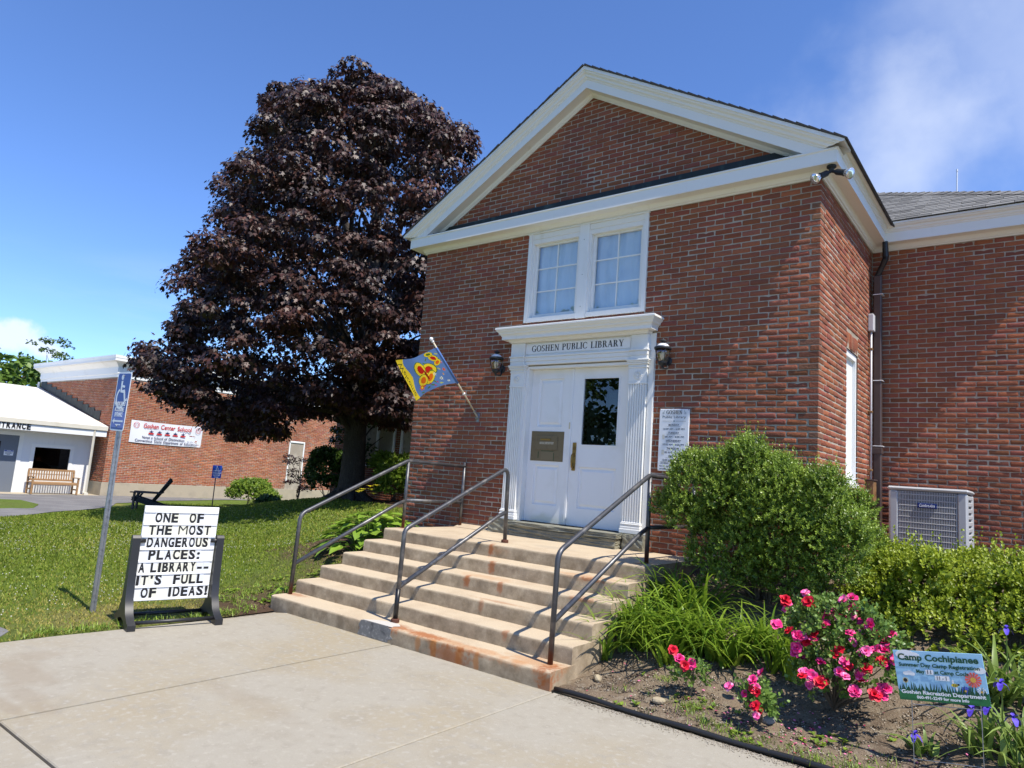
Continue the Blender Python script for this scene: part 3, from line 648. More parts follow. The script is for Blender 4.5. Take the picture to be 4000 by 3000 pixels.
FRONT_CUTS = [(-4.035, -2.105, 3.775, 5.3), (-4.155, -1.93, 0.0, 3.60)]
SIDE_CUTS = [(1.285, 1.935, 1.78, 3.725)]
XM = -W / 2
low_rows = range(0, 66)
odd = lambda r: r % 2 == 1
# front: the corner brick is a solid one, so each course starts after it
lay(LIBB, rg, 'S', 0.0, -(L2 + BJ), XM, [r for r in low_rows if not odd(r)], lambda r: LB, FRONT_CUTS)
lay(LIBB, rg, 'S', 0.0, -LB, XM, [r for r in low_rows if odd(r)], lambda r: LB, FRONT_CUTS)
lay(LIBB, rg, 'S', 0.0, -W, XM, low_rows, lambda r: LB if not odd(r) else LB / 2, FRONT_CUTS)
# gable
PK = 7.06; PS = 0.577
gl = lambda z: (XM - (PK - z) / PS + 0.0, XM + (PK - z) / PS - 0.0)
gr_ = [r for r in range(-28, -6)]
lay(LIBB, rg, 'S', 0.0, 0.0, -W, gr_, lambda r: LB if odd(r) else LB / 2, [], lim=lambda z: (gl(z)[0] - .1, gl(z)[1] + .1))
# side wall (x = 0) and main wall (y = 2.83)
D_ = 2.83
lay(LIBB, rg, 'E', 0.0, LB, D_, [r for r in low_rows if not odd(r)], lambda r: LB, SIDE_CUTS)
lay(LIBB, rg, 'E', 0.0, L2 + BJ, D_, [r for r in low_rows if odd(r)], lambda r: LB, SIDE_CUTS)
lay(LIBB, rg, 'S', D_, 0.0, 2.02, low_rows, lambda r: LB if odd(r) else LB / 2, [])
lay(LIBB, rg, 'E', 2.02, D_ + .05, 9.4, low_rows, lambda r: LB if odd(r) else LB / 2, [])
lay(LIBB, rg, 'W', -W, .05, 6.6, low_rows, lambda r: LB if odd(r) else LB / 2, [])
for k in range(29): LIBB.append(('rowlock', k % 10, 1.0, 'S', -0.012, -4.03 + k * 0.0672, 3.808))
for k in range(10): LIBB.append(('soldier', k % 8, 1.0, 'E', 0.0, 1.305 + k * 0.0676, 3.617))
for k in range(10): LIBB.append(('rowlock', k % 10, 1.0, 'E', 0.015, 1.305 + k * 0.0676, 1.815))

lib = thing('library_building', (-3.07, 1.4, 0.8), 'red brick public library with white gabled portico and fluted white doorway', 'building')
# backing walls (mortar) with openings
def wall_sheet(b, fixed, axis, us, zs, holes):
    for i in range(len(us) - 1):
        for j in range(len(zs) - 1):
            um, zm = (us[i] + us[i + 1]) / 2, (zs[j] + zs[j + 1]) / 2
            if any(h[0] < um < h[1] and h[2] < zm < h[3] for h in holes): continue
            q = [(us[i], zs[j]), (us[i + 1], zs[j]), (us[i + 1], zs[j + 1]), (us[i], zs[j + 1])]
            b.add([(u, fixed, z) for u, z in q] if axis == 'y' else [(fixed, u, z) for u, z in q], [(0, 1, 2, 3)])
MO = 0.0055
b = MB()
wall_sheet(b, MO, 'y', [-W + MO, -4.03, -3.9, -2.27, -2.11, -MO], [0.4, 3.2, 3.84, 5.15, 5.62], [(-3.9, -2.27, 0.4, 3.2), (-4.03, -2.11, 3.84, 5.15)])
b.add([(-W + .3, MO, 5.62), (-.3, MO, 5.62), (XM, MO, 7.22)], [(0, 1, 2)])
wall_sheet(b, -MO, 'x', [MO, 1.29, 1.93, D_], [0.4, 1.85, 3.51, 5.3], [(1.29, 1.93, 1.85, 3.51)])
wall_sheet(b, -W + MO, 'x', [MO, 6.6], [0.4, 5.3], [])
wall_sheet(b, D_ + MO, 'y', [-MO, 2.02 - MO], [0.3, 5.3], [])
wall_sheet(b, 2.02 - MO, 'x', [D_ + MO, 9.5], [0.3, 5.3], [])
b.build('wall', M['mortar'], lib)
# bricks: the 300 that show largest are their own parts, the rest one part
def mesh_for(kind, k):
    key = (kind, k)
    if key not in _bm:
        V, F, col = POOL[kind][k]; me = np_mesh('brick', V, F, np.tile(col, (len(F), 1))); me.materials.append(M['brick']); _bm[key] = me
    return _bm[key]
_bm = {}
def corner_brick(lx, ly, z, seed):
    rgc = np.random.default_rng(seed); t = MB(); t.bbox((-lx, 0, z - BH / 2), (0, ly, z + BH / 2), 0.006)
    V = np.array(t.v) + rgc.standard_normal((len(t.v), 3)) * 0.0010 + np.array([0.0015 * rgc.standard_normal(), 0.0015 * rgc.standard_normal(), 0])
    return V, t.f, brick_colour(rgc)
pos = np.array([brick_pos(b_) for b_ in LIBB]); pr = project(pos)
size = np.array([PL[b_[0]] * b_[2] for b_ in LIBB])
facing = np.array([abs((CAM_POS - p)[1] if b_[3] == 'S' else (CAM_POS - p)[0]) / np.linalg.norm(CAM_POS - p) for p, b_ in zip(pos, LIBB)])
score = size * facing / pr[:, 2] ** 2
vis = (pr[:, 0] > 20) & (pr[:, 0] < 3980) & (pr[:, 1] > 20) & (pr[:, 1] < 2200)
hid = ((pos[:, 2] < 1.75) & (pos[:, 0] > -1.5) & (pos[:, 1] < 2)) | np.array([b_[3] == 'W' or (b_[3] == 'E' and b_[4] > 1) for b_ in LIBB])
score = np.where(vis & ~hid, score, 0)
CORN = [(r, H0 - r * CO) for r in low_rows if H0 - r * CO > 0.75]
order = np.argsort(-score); solo = set(order[:300 - len(CORN)].tolist())
for i in solo:
    kind, k, sx, ori, plane, u, z = LIBB[i]
    o = bpy.data.objects.new('brick', mesh_for(kind, k)); COL.objects.link(o); o.parent = lib
    o.matrix_parent_inverse = parent_world(lib).inverted(); o.location = pos[i]; o.rotation_euler = (0, 0, 0 if ori == 'S' else PI / 2); o.scale = (sx, 1, 1)
for r, z in CORN:
    lx, ly = (L1, L2 + 0.0) if odd(r) else (L2, L1)
    V, F, col = corner_brick(lx, ly, z, r + 900); me = bpy.data.meshes.new('brick'); me.from_pydata(V.tolist(), [], F); me.update(); paint(me, np.tile(col, (len(F), 1)))
    part('brick', me, M['brick'], lib)
def brick_mass(bricks, skip=()):
    out = []
    groups = {}
    for i, b_ in enumerate(bricks):
        if i in skip: continue
        groups.setdefault((b_[0], b_[1], b_[3]), []).append(b_)
    for (kind, k, ori), L in groups.items():
        V, F, col = POOL[kind][k]
        P = np.array([brick_pos(q) for q in L]); S = np.array([(q[2], 1, 1) for q in L], float)
        out.append(scatter(V, F, P, np.tile(ORI[ori], (len(L), 1, 1)), S, np.tile(col, (len(L), 1))))
    return joinV(out)
V, F, T = brick_mass(LIBB, solo)
o = part('brickwork', np_mesh('brickwork', V, F, T), M['brick'], lib); o['kind'] = 'stuff'

# ---------------------------------------------------------------- horizontal cornice
CZ = 5.184
horiz = [(0.0, CZ), (0.018, CZ), (0.022, CZ + .012), (0.040, CZ + .02), (0.05, CZ + .045), (0.075, CZ + .066), (0.19, CZ + .072), (0.192, CZ + .066), (0.205, CZ + .066), (0.205, 5.395), (0.218, 5.402), (0.218, 5.418), (0.0, 5.47)]
MB().sweep(horiz, [(-W, 0.6, -1, 0), (-W, 0, -1, -1), (0, 0, 1, -1), (0, 0.02, 1, 0)]).build('cornice', M['trim'], lib, angle=math.radians(35))
eave = [(0.0, CZ), (0.018, CZ), (0.022, CZ + .012), (0.040, CZ + .02), (0.05, CZ + .045), (0.075, CZ + .066), (0.19, CZ + .072), (0.192, CZ + .066), (0.203, CZ + .066), (0.203, 5.385), (0.215, 5.392), (0.218, 5.405), (0.235, 5.415), (0.245, 5.44), (0.275, 5.455), (0.283, 5.47), (0.297, 5.475), (0.297, 5.502), (0.0, 5.56)]
MB().sweep(eave, [(0, 0.022, 1, 0), (0, D_, 1, -1), (2.02, D_, 1, -1), (2.02, 9.5, 1, 0)]).build('eave_cornice', M['trim'], lib, angle=math.radians(35))
# raking cornice
rake = [(0, 0), (.018, 0), (.022, .014), (.045, .026), (.06, .052), (.19, .058), (.205, .052), (.205, .175), (.216, .182), (.218, .196), (.24, .21), (.248, .24), (.276, .262), (.282, .282), (.297, .288), (.297, .335), (0, .335)]
b = MB(); k = len(rake)
for dx in (-1, 1):
    P = [(XM, PK), (XM + dx * (W / 2 + 0.297), PK - PS * (W / 2 + 0.297))]
    vs = [(x, -d, z + dv) for x, z in P for d, dv in rake]
    fs = [(j, (j + 1) % k, k + (j + 1) % k, k + j) for j in range(k)] + [tuple(range(k, 2 * k))] + ([tuple(range(k))[::-1]] if dx > 0 else [])
    t = MB().add(vs, fs); me = t.mesh('rake'); bm = bmesh.new(); bm.from_mesh(me)
    bmesh.ops.bisect_plane(bm, geom=bm.verts[:] + bm.edges[:] + bm.faces[:], plane_co=(0, 0, 5.424), plane_no=(0, 0, 1), clear_inner=True)
    bmesh.ops.recalc_face_normals(bm, faces=bm.faces[:])
    for f in bm.faces: f.smooth = True
    for e in bm.edges:
        if len(e.link_faces) != 2 or e.calc_face_angle(0) > math.radians(35): e.smooth = False
    bm.to_mesh(me); bm.free(); part('raking_cornice', me, M['trim'], lib)
# flashing at the foot of the gable
MB().prism([(-5.86, 5.455), (-.29, 5.455), (-.42, 5.60), (-5.70, 5.575)], (0, -0.014, 0), (1, 0, 0), (0, 0, 1), 0.012).build('flashing', M['lead'], lib)
b = MB().prism([(0.0, 5.475), (0.219, 5.4235), (0.219, 5.4275), (0.0, 5.50)], (-5.85, 0, 0), (0, -1, 0), (0, 0, 1), -5.55); b.build('flashing', M['lead'], lib)

# ---------------------------------------------------------------- portico roof
rf = MB()
for dx in (-1, 1):
    sl = np.array([dx, 0, -PS]); sl /= np.linalg.norm(sl); nn = np.array([dx * PS, 0, 1.0]); nn /= np.linalg.norm(nn)
    Lr = (W / 2 + 0.31) / abs(sl[0]); n = 26
    for i in range(n):
        s0, s1 = Lr * i / n, Lr * (i + 1) / n + 0.03
        p0 = np.array([XM, 0, PK + .336]) + sl * s0 + nn * 0.030; p1 = np.array([XM, 0, PK + .336]) + sl * min(s1, Lr + .012) + nn * 0.016
        q0, q1 = p0 - nn * (.026), p1 - nn * (.014)
        ya = -0.305 - 0.012 * random.random()
        rf.add([(p0[0], ya, p0[2]), (p1[0], ya, p1[2]), (q1[0], ya, q1[2]), (q0[0], ya, q0[2]), (p0[0], 5.5, p0[2]), (p1[0], 5.5, p1[2]), (q1[0], 5.5, q1[2]), (q0[0], 5.5, q0[2])],
               [(0, 1, 2, 3), (4, 7, 6, 5), (0, 4, 5, 1), (1, 5, 6, 2), (2, 6, 7, 3), (3, 7, 4, 0)])
roof = rf.build('roof', M['shingle_dark'], lib)
# ---------------------------------------------------------------- main hip roof with single shingles
EX, EY, EZ = 2.02 + 0.30, D_ - 0.30, 5.505
hip = MB()
dr = 4.6
hip.add([(-6, EY, EZ), (EX, EY, EZ), (EX - dr, EY + dr, EZ + PS * dr), (-6, EY + dr, EZ + PS * dr)], [(0, 1, 2, 3)])
hip.add([(EX, EY, EZ), (EX, EY + 2 * dr, EZ), (EX - dr, EY + dr, EZ + PS * dr)], [(0, 1, 2)])
hip.add([(-6, EY + 2 * dr, EZ), (EX, EY + 2 * dr, EZ), (EX - dr, EY + dr, EZ + PS * dr), (-6, EY + dr, EZ + PS * dr)], [(3, 2, 1, 0)])
mroof = hip.build('main_roof', M['shingle_dark'], lib)
sh_var = []
for k in range(9):
    t = MB(); t.bbox((-0.148, 0, 0), (0.148, 0.30, 0.010), 0.002); V = np.array(t.v); V[:, 2] += np.where(V[:, 1] > .15, -0.008, 0.004) + 0
    me = bpy.data.meshes.new('shingle'); me.from_pydata(V.tolist(), [], t.f); g_ = 0.10 + 0.11 * random.random(); paint(me, np.tile((g_, g_ * .98, g_ * .93), (len(t.f), 1))); me.materials.append(M['shingle']); sh_var.append(me)
a_s = math.atan(PS); ca, sa = math.cos(a_s), math.sin(a_s)
row, step_s = 0, 0.135
while True:
    s = row * step_s; y = EY + s * ca; z = EZ + s * sa + 0.006; xmax = EX - s * ca
    if y > EY + 3.1: break
    x = -0.75 + (0.15 if row % 2 else 0) + 0.03 * random.random()
    while x < xmax - 0.06:
        wd_ = min(0.302, xmax - x)
        o = bpy.data.objects.new('shingle', random.choice(sh_var)); COL.objects.link(o); o.parent = mroof; o.matrix_parent_inverse = parent_world(mroof).inverted()
        o.location = (x + wd_ / 2, y - 0.02 * ca + random.uniform(-.004, .004), z - 0.02 * sa); o.rotation_euler = (a_s, 0, random.uniform(-.006, .006)); o.scale = (wd_ / 0.302, 1, 1.2)
        x += 0.302
    row += 1
hv = np.array([-1, 1, PS]) / math.sqrt(2 + PS * PS)
for i in range(24):
    p = np.array([EX, EY, EZ]) + hv * (0.16 * i); q = p + hv * 0.24; side1 = np.array([1, 1, 0]) / math.sqrt(2); n1 = np.cross(hv, side1)
    if n1[2] < 0: n1 = -n1
    lift = 0.034 + .006 * random.random(); t = MB()
    P = [p + n1 * lift - side1 * .12 - n1 * .05, p + n1 * (lift + .008), p + side1 * .12 + n1 * (lift - .05), q + n1 * (lift - .012) - side1 * .12 - n1 * .05, q + n1 * (lift - .008), q + side1 * .12 + n1 * (lift - .062)]
    P2 = [a - n1 * .012 for a in P]
    t.add(P + P2, [(0, 1, 4, 3), (1, 2, 5, 4), (0, 6, 7, 1), (1, 7, 8, 2), (6, 9, 10, 7), (7, 10, 11, 8)])
    me = t.mesh('shingle'); g_ = 0.11 + 0.09 * random.random(); paint(me, np.tile((g_, g_ * .97, g_ * .92), (len(me.polygons), 1))); part('hip_cap', me, M['shingle'], mroof)

# ---------------------------------------------------------------- upper window
win = MB()
win.bbox((-4.035, -0.022, 3.845), (-3.975, 0.05, 5.182), .004); win.bbox((-2.165, -0.022, 3.845), (-2.105, 0.05, 5.182), .004)
win.bbox((-4.05, -0.03, 5.165), (-2.09, 0.05, 5.1835), .003)
win.bbox((-3.974, -0.012, 5.085), (-3.1505, 0.05, 5.164), .004); win.bbox((-2.9945, -0.012, 5.085), (-2.166, 0.05, 5.164), .004)
winf = win.build('window', M['trim'], lib, angle=math.radians(40))
MB().bbox((-3.15, -0.028, 3.835), (-2.995, 0.06, 5.164), .004).build('mullion', M['white'], winf)
b = MB()
for z in (4.0, 4.45, 4.95): b.lathe([(.005, 0), (.005, .004)], (-3.07, -0.0285, z), 8, (0, -1, 0))
each(b, 'screw_head', M['lead'], winf)
for x0, x1 in ((-3.974, -3.151), (-2.994, -2.166)):
    MB().bbox((x0, -0.018, 3.845), (x1, 0.07, 3.915), .004).build('window_sill', M['trim'], winf)
    b = MB(); ys0, ys1 = 0.045, 0.085
    xa, xb = (x0 + .02, x1 - .02)
    for bx in ((x0, -.005, 3.916, x0 + .028, .09, 5.084), (x1 - .028, -.005, 3.916, x1, .09, 5.084), (x0 + .0285, -.003, 5.02, x1 - .0285, .09, 5.083)):
        b.box(bx[:3], bx[3:])
    each(b, 'jamb', M['trim'], winf)
    sx0, sx1, sz0, sz1 = x0 + .030, x1 - .030, 3.917, 5.019
    b = MB()
    for bx in ((sx0, sz0, sx0 + .042, sz1), (sx1 - .042, sz0, sx1, sz1), (sx0 + .042, sz0, sx1 - .042, sz0 + .055), (sx0 + .042, sz1 - .03, sx1 - .042, sz1)):
        b.box((bx[0], .055, bx[1]), (bx[2], .085, bx[3]))
    sash = b.build('sash', M['white'], winf)
    gx0, gx1, gz0, gz1 = sx0 + .042, sx1 - .042, sz0 + .055, sz1 - .03
    xm = (gx0 + gx1) / 2; zs_ = [gz0 + (gz1 - gz0) * q / 3 for q in range(4)]
    b = MB().box((xm - .008, .066, gz0), (xm + .008, .076, gz1))
    for zz in zs_[1:3]: b.box((gx0, .0655, zz - .008), (gx1, .0755, zz + .008))
    each(b, 'muntin', M['white'], winf)
    for q in range(3):
        for xa, xb in ((gx0, xm), (xm, gx1)):
            MB().box((xa + .008, .0775, zs_[q] + .008), (xb - .008, .0805, zs_[q + 1] - .008)).build('pane', M['glass'], winf)
    # curtain behind
    n = 60; vs = []
    for i in range(n + 1):
        u = i / n; x = x0 + .03 + (x1 - x0 - .06) * u
        for j in range(13):
            v = j / 12; yy = 0.125 + 0.018 * math.sin(26 * u + 2 * math.sin(3 * v)) * (0.4 + .6 * v) + 0.012 * math.sin(9 * u + 4 * v)
            vs.append((x, yy, 3.90 + 1.16 * v))
    fs = [(i * 13 + j, (i + 1) * 13 + j, (i + 1) * 13 + j + 1, i * 13 + j + 1) for i in range(n) for j in range(12)]
    MB().add(vs, fs).build('curtain', M['curtain'], winf, True)
MB().box((-4.03, .26, 3.84), (-2.11, .28, 5.2)).build('interior', M['dark'], winf)

# ---------------------------------------------------------------- doorway
dw = MB()
dw.box((-4.16, -0.012, 1.05), (-3.905, 0.02, 3.22)); dw.box((-2.265, -0.012, 1.05), (-1.925, 0.02, 3.55))
dw.box((-4.16, -0.0122, 3.2201), (-2.2651, 0.02, 3.55))
dw.build('doorway', M['white'], lib); doorway = lib
def pilaster(x0, x1):
    n = 7; w = x1 - x0; pts = []
    for i in range(n):
        a = x0 + .012 + (w - .024) * i / n; c = (w - .024) / n
        pts += [(a, -.068), (a + c * .22, -.068), (a + c * .32, -.052), (a + c * .5, -.046), (a + c * .68, -.052), (a + c * .78, -.068)]
    pts += [(x1 - .012, -.068), (x1 - .012, -.013), (x0 + .012, -.013)]
    k = len(pts); b = MB(); vs = [(x, y, z) for z in (1.19, 2.90) for x, y in pts]
    b.add(vs, [(i, (i + 1) % k, k + (i + 1) % k, k + i) for i in range(k)] + [tuple(range(k)), tuple(range(k, 2 * k))])
    pl = b.build('pilaster', M['white'], doorway)
    b = MB()
    for z0, z1, e, yy in ((1.052, 1.105, .012, -.098), (1.1051, 1.135, .008, -.09), (1.1351, 1.155, .002, -.082), (1.1551, 1.172, .006, -.088), (1.1721, 1.19, -.002, -.076)):
        b.bbox((x0 - e, yy, z0), (x1 + e, -.0125, z1), .005)
    b.build('base', M['white'], pl)
    b = MB().bbox((x0, -.072, 2.9005), (x1, -.0125, 2.925), .003).bbox((x0 + .006, -.066, 2.9255), (x1 - .006, -.0125, 3.105), .003)
    for z0, z1, e, yy in ((3.1055, 3.125, .004, -.075), (3.1255, 3.15, .000, -.07), (3.1505, 3.175, .012, -.086), (3.1755, 3.193, .02, -.096), (3.1935, 3.216, .026, -.104)):
        b.bbox((x0 - e, yy, z0), (x1 + e, -.0125, z1), .005)
    b.build('capital', M['white'], pl)
    cx, cz = (x0 + x1) / 2, 3.015; b = MB().lathe([(.012, .012), (.014, .006), (.016, 0)], (cx, -.067, cz), 12, (0, -1, 0))
    for q in range(16):
        a = 2 * PI * q / 16; d = np.array([math.cos(a), 0, math.sin(a)]); s_ = np.array([-math.sin(a), 0, math.cos(a)])
        c0 = np.array([cx, -.0665, cz]) + d * .018; c1 = np.array([cx, -.0665, cz]) + d * .062
        b.add([c0 - s_ * .002, c0 + s_ * .002, c1 + s_ * .0105, c1 + d * .006, c1 - s_ * .0105, (c0 + c1) / 2 + np.array([0, -.011, 0])], [(0, 1, 5), (1, 2, 5), (2, 3, 5), (3, 4, 5), (4, 0, 5)])
    b.build('rosette', M['white'], pl)
pilaster(-4.165, -3.91); pilaster(-2.26, -2.0)
MB().box((-1.999, -.035, 1.052), (-1.93, -.0125, 3.215)).build('side_board', M['white'], doorway)
# reveal and head of the door opening
b = MB().box((-3.909, -.0128, 1.045), (-3.868, .13, 3.199)).box((-2.302, -.0128, 1.045), (-2.261, .13, 3.199)).box((-3.867, -.0126, 3.165), (-2.303, .13, 3.1985))
b.build('door_frame', M['white'], doorway)
# entablature
b = MB(); b.bbox((-3.93, -.052, 3.2165), (-2.24, -.0125, 3.265), .004).bbox((-3.93, -.06, 3.2655), (-2.24, -.0125, 3.32), .004).bbox((-3.93, -.072, 3.3205), (-2.24, -.0125, 3.345), .004)
b.bbox((-3.93, -.04, 3.3455), (-2.24, -.0125, 3.535), .004)
for x0, x1 in ((-4.17, -3.93), (-2.24, -2.0)):
    b.bbox((x0, -.085, 3.2167), (x1, -.0125, 3.265), .004).bbox((x0 - .003, -.092, 3.2657), (x1 + .003, -.0125, 3.32), .004).bbox((x0 - .012, -.106, 3.3207), (x1 + .012, -.0125, 3.345), .005).bbox((x0, -.08, 3.3457), (x1, -.0125, 3.535), .004)
b.build('entablature', M['white'], doorway)
hoodp = [(0, 3.536), (.085, 3.536), (.09, 3.548), (.105, 3.556), (.112, 3.574), (.165, 3.58), (.17, 3.574), (.178, 3.574), (.178, 3.618), (.186, 3.624), (.19, 3.636), (.208, 3.648), (.216, 3.672), (.238, 3.688), (.244, 3.705), (.256, 3.71), (.256, 3.732), (.25, 3.738), (0, 3.758)]
MB().sweep(hoodp, [(-4.085, -.0125, -1, 0), (-4.085, -.02, -1, -1), (-2.085, -.02, 1, -1), (-2.085, -.0125, 1, 0)]).build('hood_moulding', M['trim'], doorway, angle=math.radians(35))
MB().prism([(-4.33, 3.739), (-1.84, 3.739), (-1.85, 3.744), (-4.32, 3.744)], (0, -.27, 0), (1, 0, 0), (0, 0, 1), -0.26).build('lead_cap', mat('pale_lead', (0.42, 0.42, 0.42), 0.5, metal=.3), doorway)
# ---- serif capitals for the name board
def glyph(ch):
    TK, TN, SF = .17, .065, .045; P = []
    def stem(x, y0=0, y1=1, lo=True, hi=True, w=TK, sl=.10, sr=.10):
        P.append([(x, y0), (x + w, y0), (x + w, y1), (x, y1)])
        if lo: P.append([(x - sl, y0), (x + w + sr, y0), (x + w + sr, y0 + SF), (x - sl, y0 + SF)])
        if hi: P.append([(x - sl, y1 - SF), (x + w + sr, y1 - SF), (x + w + sr, y1), (x - sl, y1)])
    def bar(x0, x1, y, t=TN): P.append([(x0, y), (x1, y), (x1, y + t), (x0, y + t)])
    def tip(x, y0, y1): P.append([(x, y0), (x + .055, y0), (x + .045, y1), (x, y1)])
    def bow(cx, cy, rx, ry, a0, a1, thick=TK, thin=TN, n=26):
        o, i_ = [], []
        for k in range(n + 1):
            a = math.radians(a0 + (a1 - a0) * k / n); w = thin + (thick - thin) * abs(math.cos(a)) ** 1.3
            o.append((cx + rx * math.cos(a), cy + ry * math.sin(a))); i_.append((cx + (rx - w) * math.cos(a), cy + (ry - min(w, thin + .02)) * math.sin(a)))
        P.append(o + i_[::-1])
    def diag(x0, y0, x1, y1, w): P.append([(x0, y0), (x0 + w, y0), (x1 + w, y1), (x1, y1)])
    if ch == 'O': bow(.41, .5, .41, .51, 0, 360, n=40); return P, .82
    if ch in 'GC':
        bow(.41, .5, .41, .51, 52, 318, n=32); P.append([(.66, .66), (.705, .66), (.705, .97), (.66, .93)])
        if ch == 'G': stem(.56, .04, .44, False, True, TK, .09, .09)
        else: P.append([(.62, .10), (.66, .08), (.72, .28), (.69, .29)])
        return P, .80
    if ch == 'S':
        bow(.30, .745, .25, .265, 40, 255, .15, TN); bow(.29, .265, .28, .275, -140, 75, .15, TN); diag(.38, .40, .10, .62, .13)
        P.append([(.46, .68), (.50, .68), (.50, .98), (.46, .92)]); P.append([(.03, .30), (.07, .30), (.07, .08), (.03, .02)]); return P, .58
    if ch == 'H': stem(.10); stem(.57); bar(.27, .57, .475); return P, .84
    if ch == 'E': stem(.10, sr=.02); bar(.27, .60, .935); bar(.27, .50, .475); bar(.27, .62, 0); tip(.575, .72, .99); tip(.46, .38, .62); tip(.59, 0, .27); return P, .66
    if ch == 'L': stem(.10); bar(.27, .58, 0); tip(.56, 0, .30); return P, .64
    if ch == 'I': stem(.10); return P, .37
    if ch == 'N': stem(.12, w=.075, hi=False); stem(.64, w=.075, lo=False); diag(.60, 0, .06, 1, .16); bar(.0, .2, .955, .045); return P, .82
    if ch == 'P': stem(.10, hi=False); bar(0, .36, .955, .045); bow(.36, .735, .27, .265, -90, 90); bar(.27, .38, .47); return P, .66
    if ch == 'B': stem(.10, lo=False, hi=False); bar(0, .36, .955, .045); bar(0, .38, 0, .045); bow(.35, .755, .25, .245, -90, 90); bow(.37, .265, .29, .265, -90, 90); bar(.27, .38, .495, .05); return P, .70
    if ch == 'R': stem(.10, hi=False); bar(0, .36, .955, .045); bow(.35, .745, .26, .255, -90, 90); bar(.27, .38, .485, .06); diag(.56, 0, .32, .50, .17); bar(.56, .80, 0, .04); return P, .76
    if ch == 'U': stem(.10, .28, 1, False); stem(.60, .28, 1, False, True, .07); bow(.385, .29, .285, .30, 180, 360, .15, TN); return P, .80
    if ch == 'A': diag(.06, 0, .36, 1, .065); diag(.56, 0, .31, 1, .17); bar(.17, .60, .31); bar(-.02, .22, 0, .04); bar(.50, .82, 0, .04); return P, .80
    if ch == 'Y': stem(.34, 0, .48, True, False); diag(.34, .44, .06, 1, .17); diag(.44, .44, .66, 1, .065); bar(-.02, .30, .96, .04); bar(.58, .80, .96, .04); return P, .78
    return P, .45
def serif_text(s, height, gap=.055, space=.42):
    out, x = [], 0.0
    for ch in s:
        if ch == ' ': x += space; continue
        P, w = glyph(ch)
        for p in P: out.append([((x + a) * height, b_ * height) for a, b_ in p])
        x += w + gap
    wd_ = (x - gap) * height
    return [[(a - wd_ / 2, b_ - height / 2) for a, b_ in p] for p in out], wd_
sb = MB().bbox((-3.925, -.050, 3.372), (-2.262, -.0402, 3.517), .003).build('name_board', M['sign_white'], doorway)
_, tw = serif_text('GOSHEN PUBLIC LIBRARY', 0.088); kx = 1.46 / tw; xl = -tw / 2
for ch in 'GOSHEN PUBLIC LIBRARY':
    if ch == ' ': xl += .42 * .088; continue
    P_, w_ = glyph(ch); flat('letter', [[((xl + a * .088) * kx, b_ * .088 - .044) for a, b_ in p] for p in P_], frame((-3.09, -.0502, 3.446), (1, 0, 0), (0, 0, 1)), M['ink'], sb); xl += (w_ + .055) * .088
# ---- door leaves
def door_panel(b, x0, x1, z0, z1, y):
    for (a, c, d0, d1) in ((0, .022, .0, .012), (.022, .03, .012, .004)): pass
    P = [(x0, z0), (x1, z0), (x1, z1), (x0, z1)]
    def ring(e, yy): return [(x0 + e, yy, z0 + e), (x1 - e, yy, z0 + e), (x1 - e, yy, z1 - e), (x0 + e, yy, z1 - e)]
    R = ring(0, y - .004) + ring(.010, y + .016) + ring(.028, y + .018) + ring(.058, y + .002)
    fs = [(r * 4 + k, r * 4 + (k + 1) % 4, r * 4 + 4 + (k + 1) % 4, r * 4 + 4 + k) for r in range(3) for k in range(4)] + [(12, 13, 14, 15)]
    b.add(R, fs)
def leaf(x0, x1, rails, stile, y=.085):
    """rails: z ranges of solid rails; gaps between are panels or openings"""
    b = MB(); b.box((x0, y, 1.055), (x0 + stile, y + .045, 3.163)); b.box((x1 - stile, y, 1.055), (x1, y + .045, 3.163))
    for a, c in rails: b.box((x0 + stile, y, a), (x1 - stile, y + .045, c))
    return b.build('door', M['door'], doorway)
dl = leaf(-3.866, -3.205, [(1.055, 1.285), (1.83, 2.36), (3.03, 3.163)], .125)
for z0, z1 in ((1.285, 1.83), (2.36, 3.03)):
    b = MB(); door_panel(b, -3.741, -3.33, z0, z1, .088); b.build('panel', M['door'], dl)
dr_ = leaf(-3.165, -2.304, [(1.055, 1.285), (1.83, 2.11), (3.03, 3.163)], .15)
b = MB(); door_panel(b, -3.015, -2.454, 1.285, 1.83, .088); b.build('panel', M['door'], dr_)
b = MB()
for bx in ((-3.015, 2.11, -2.998, 3.03), (-2.471, 2.11, -2.454, 3.03), (-2.998, 2.11, -2.471, 2.126), (-2.998, 3.014, -2.471, 3.03)): b.box((bx[0], .078, bx[1]), (bx[2], .1, bx[3]))
each(b, 'glazing_bead', M['door'], dr_)
MB().box((-2.999, .101, 2.125), (-2.470, .105, 3.015)).build('pane', M['door_glass'], dr_)
MB().bbox((-3.204, .072, 1.056), (-3.166, .11, 3.163), .004).build('astragal', M['door'], dl)
MB().box((-3.0, .55, 1.06), (-2.3, .57, 3.2)).build('interior', M['dark'], dr_)
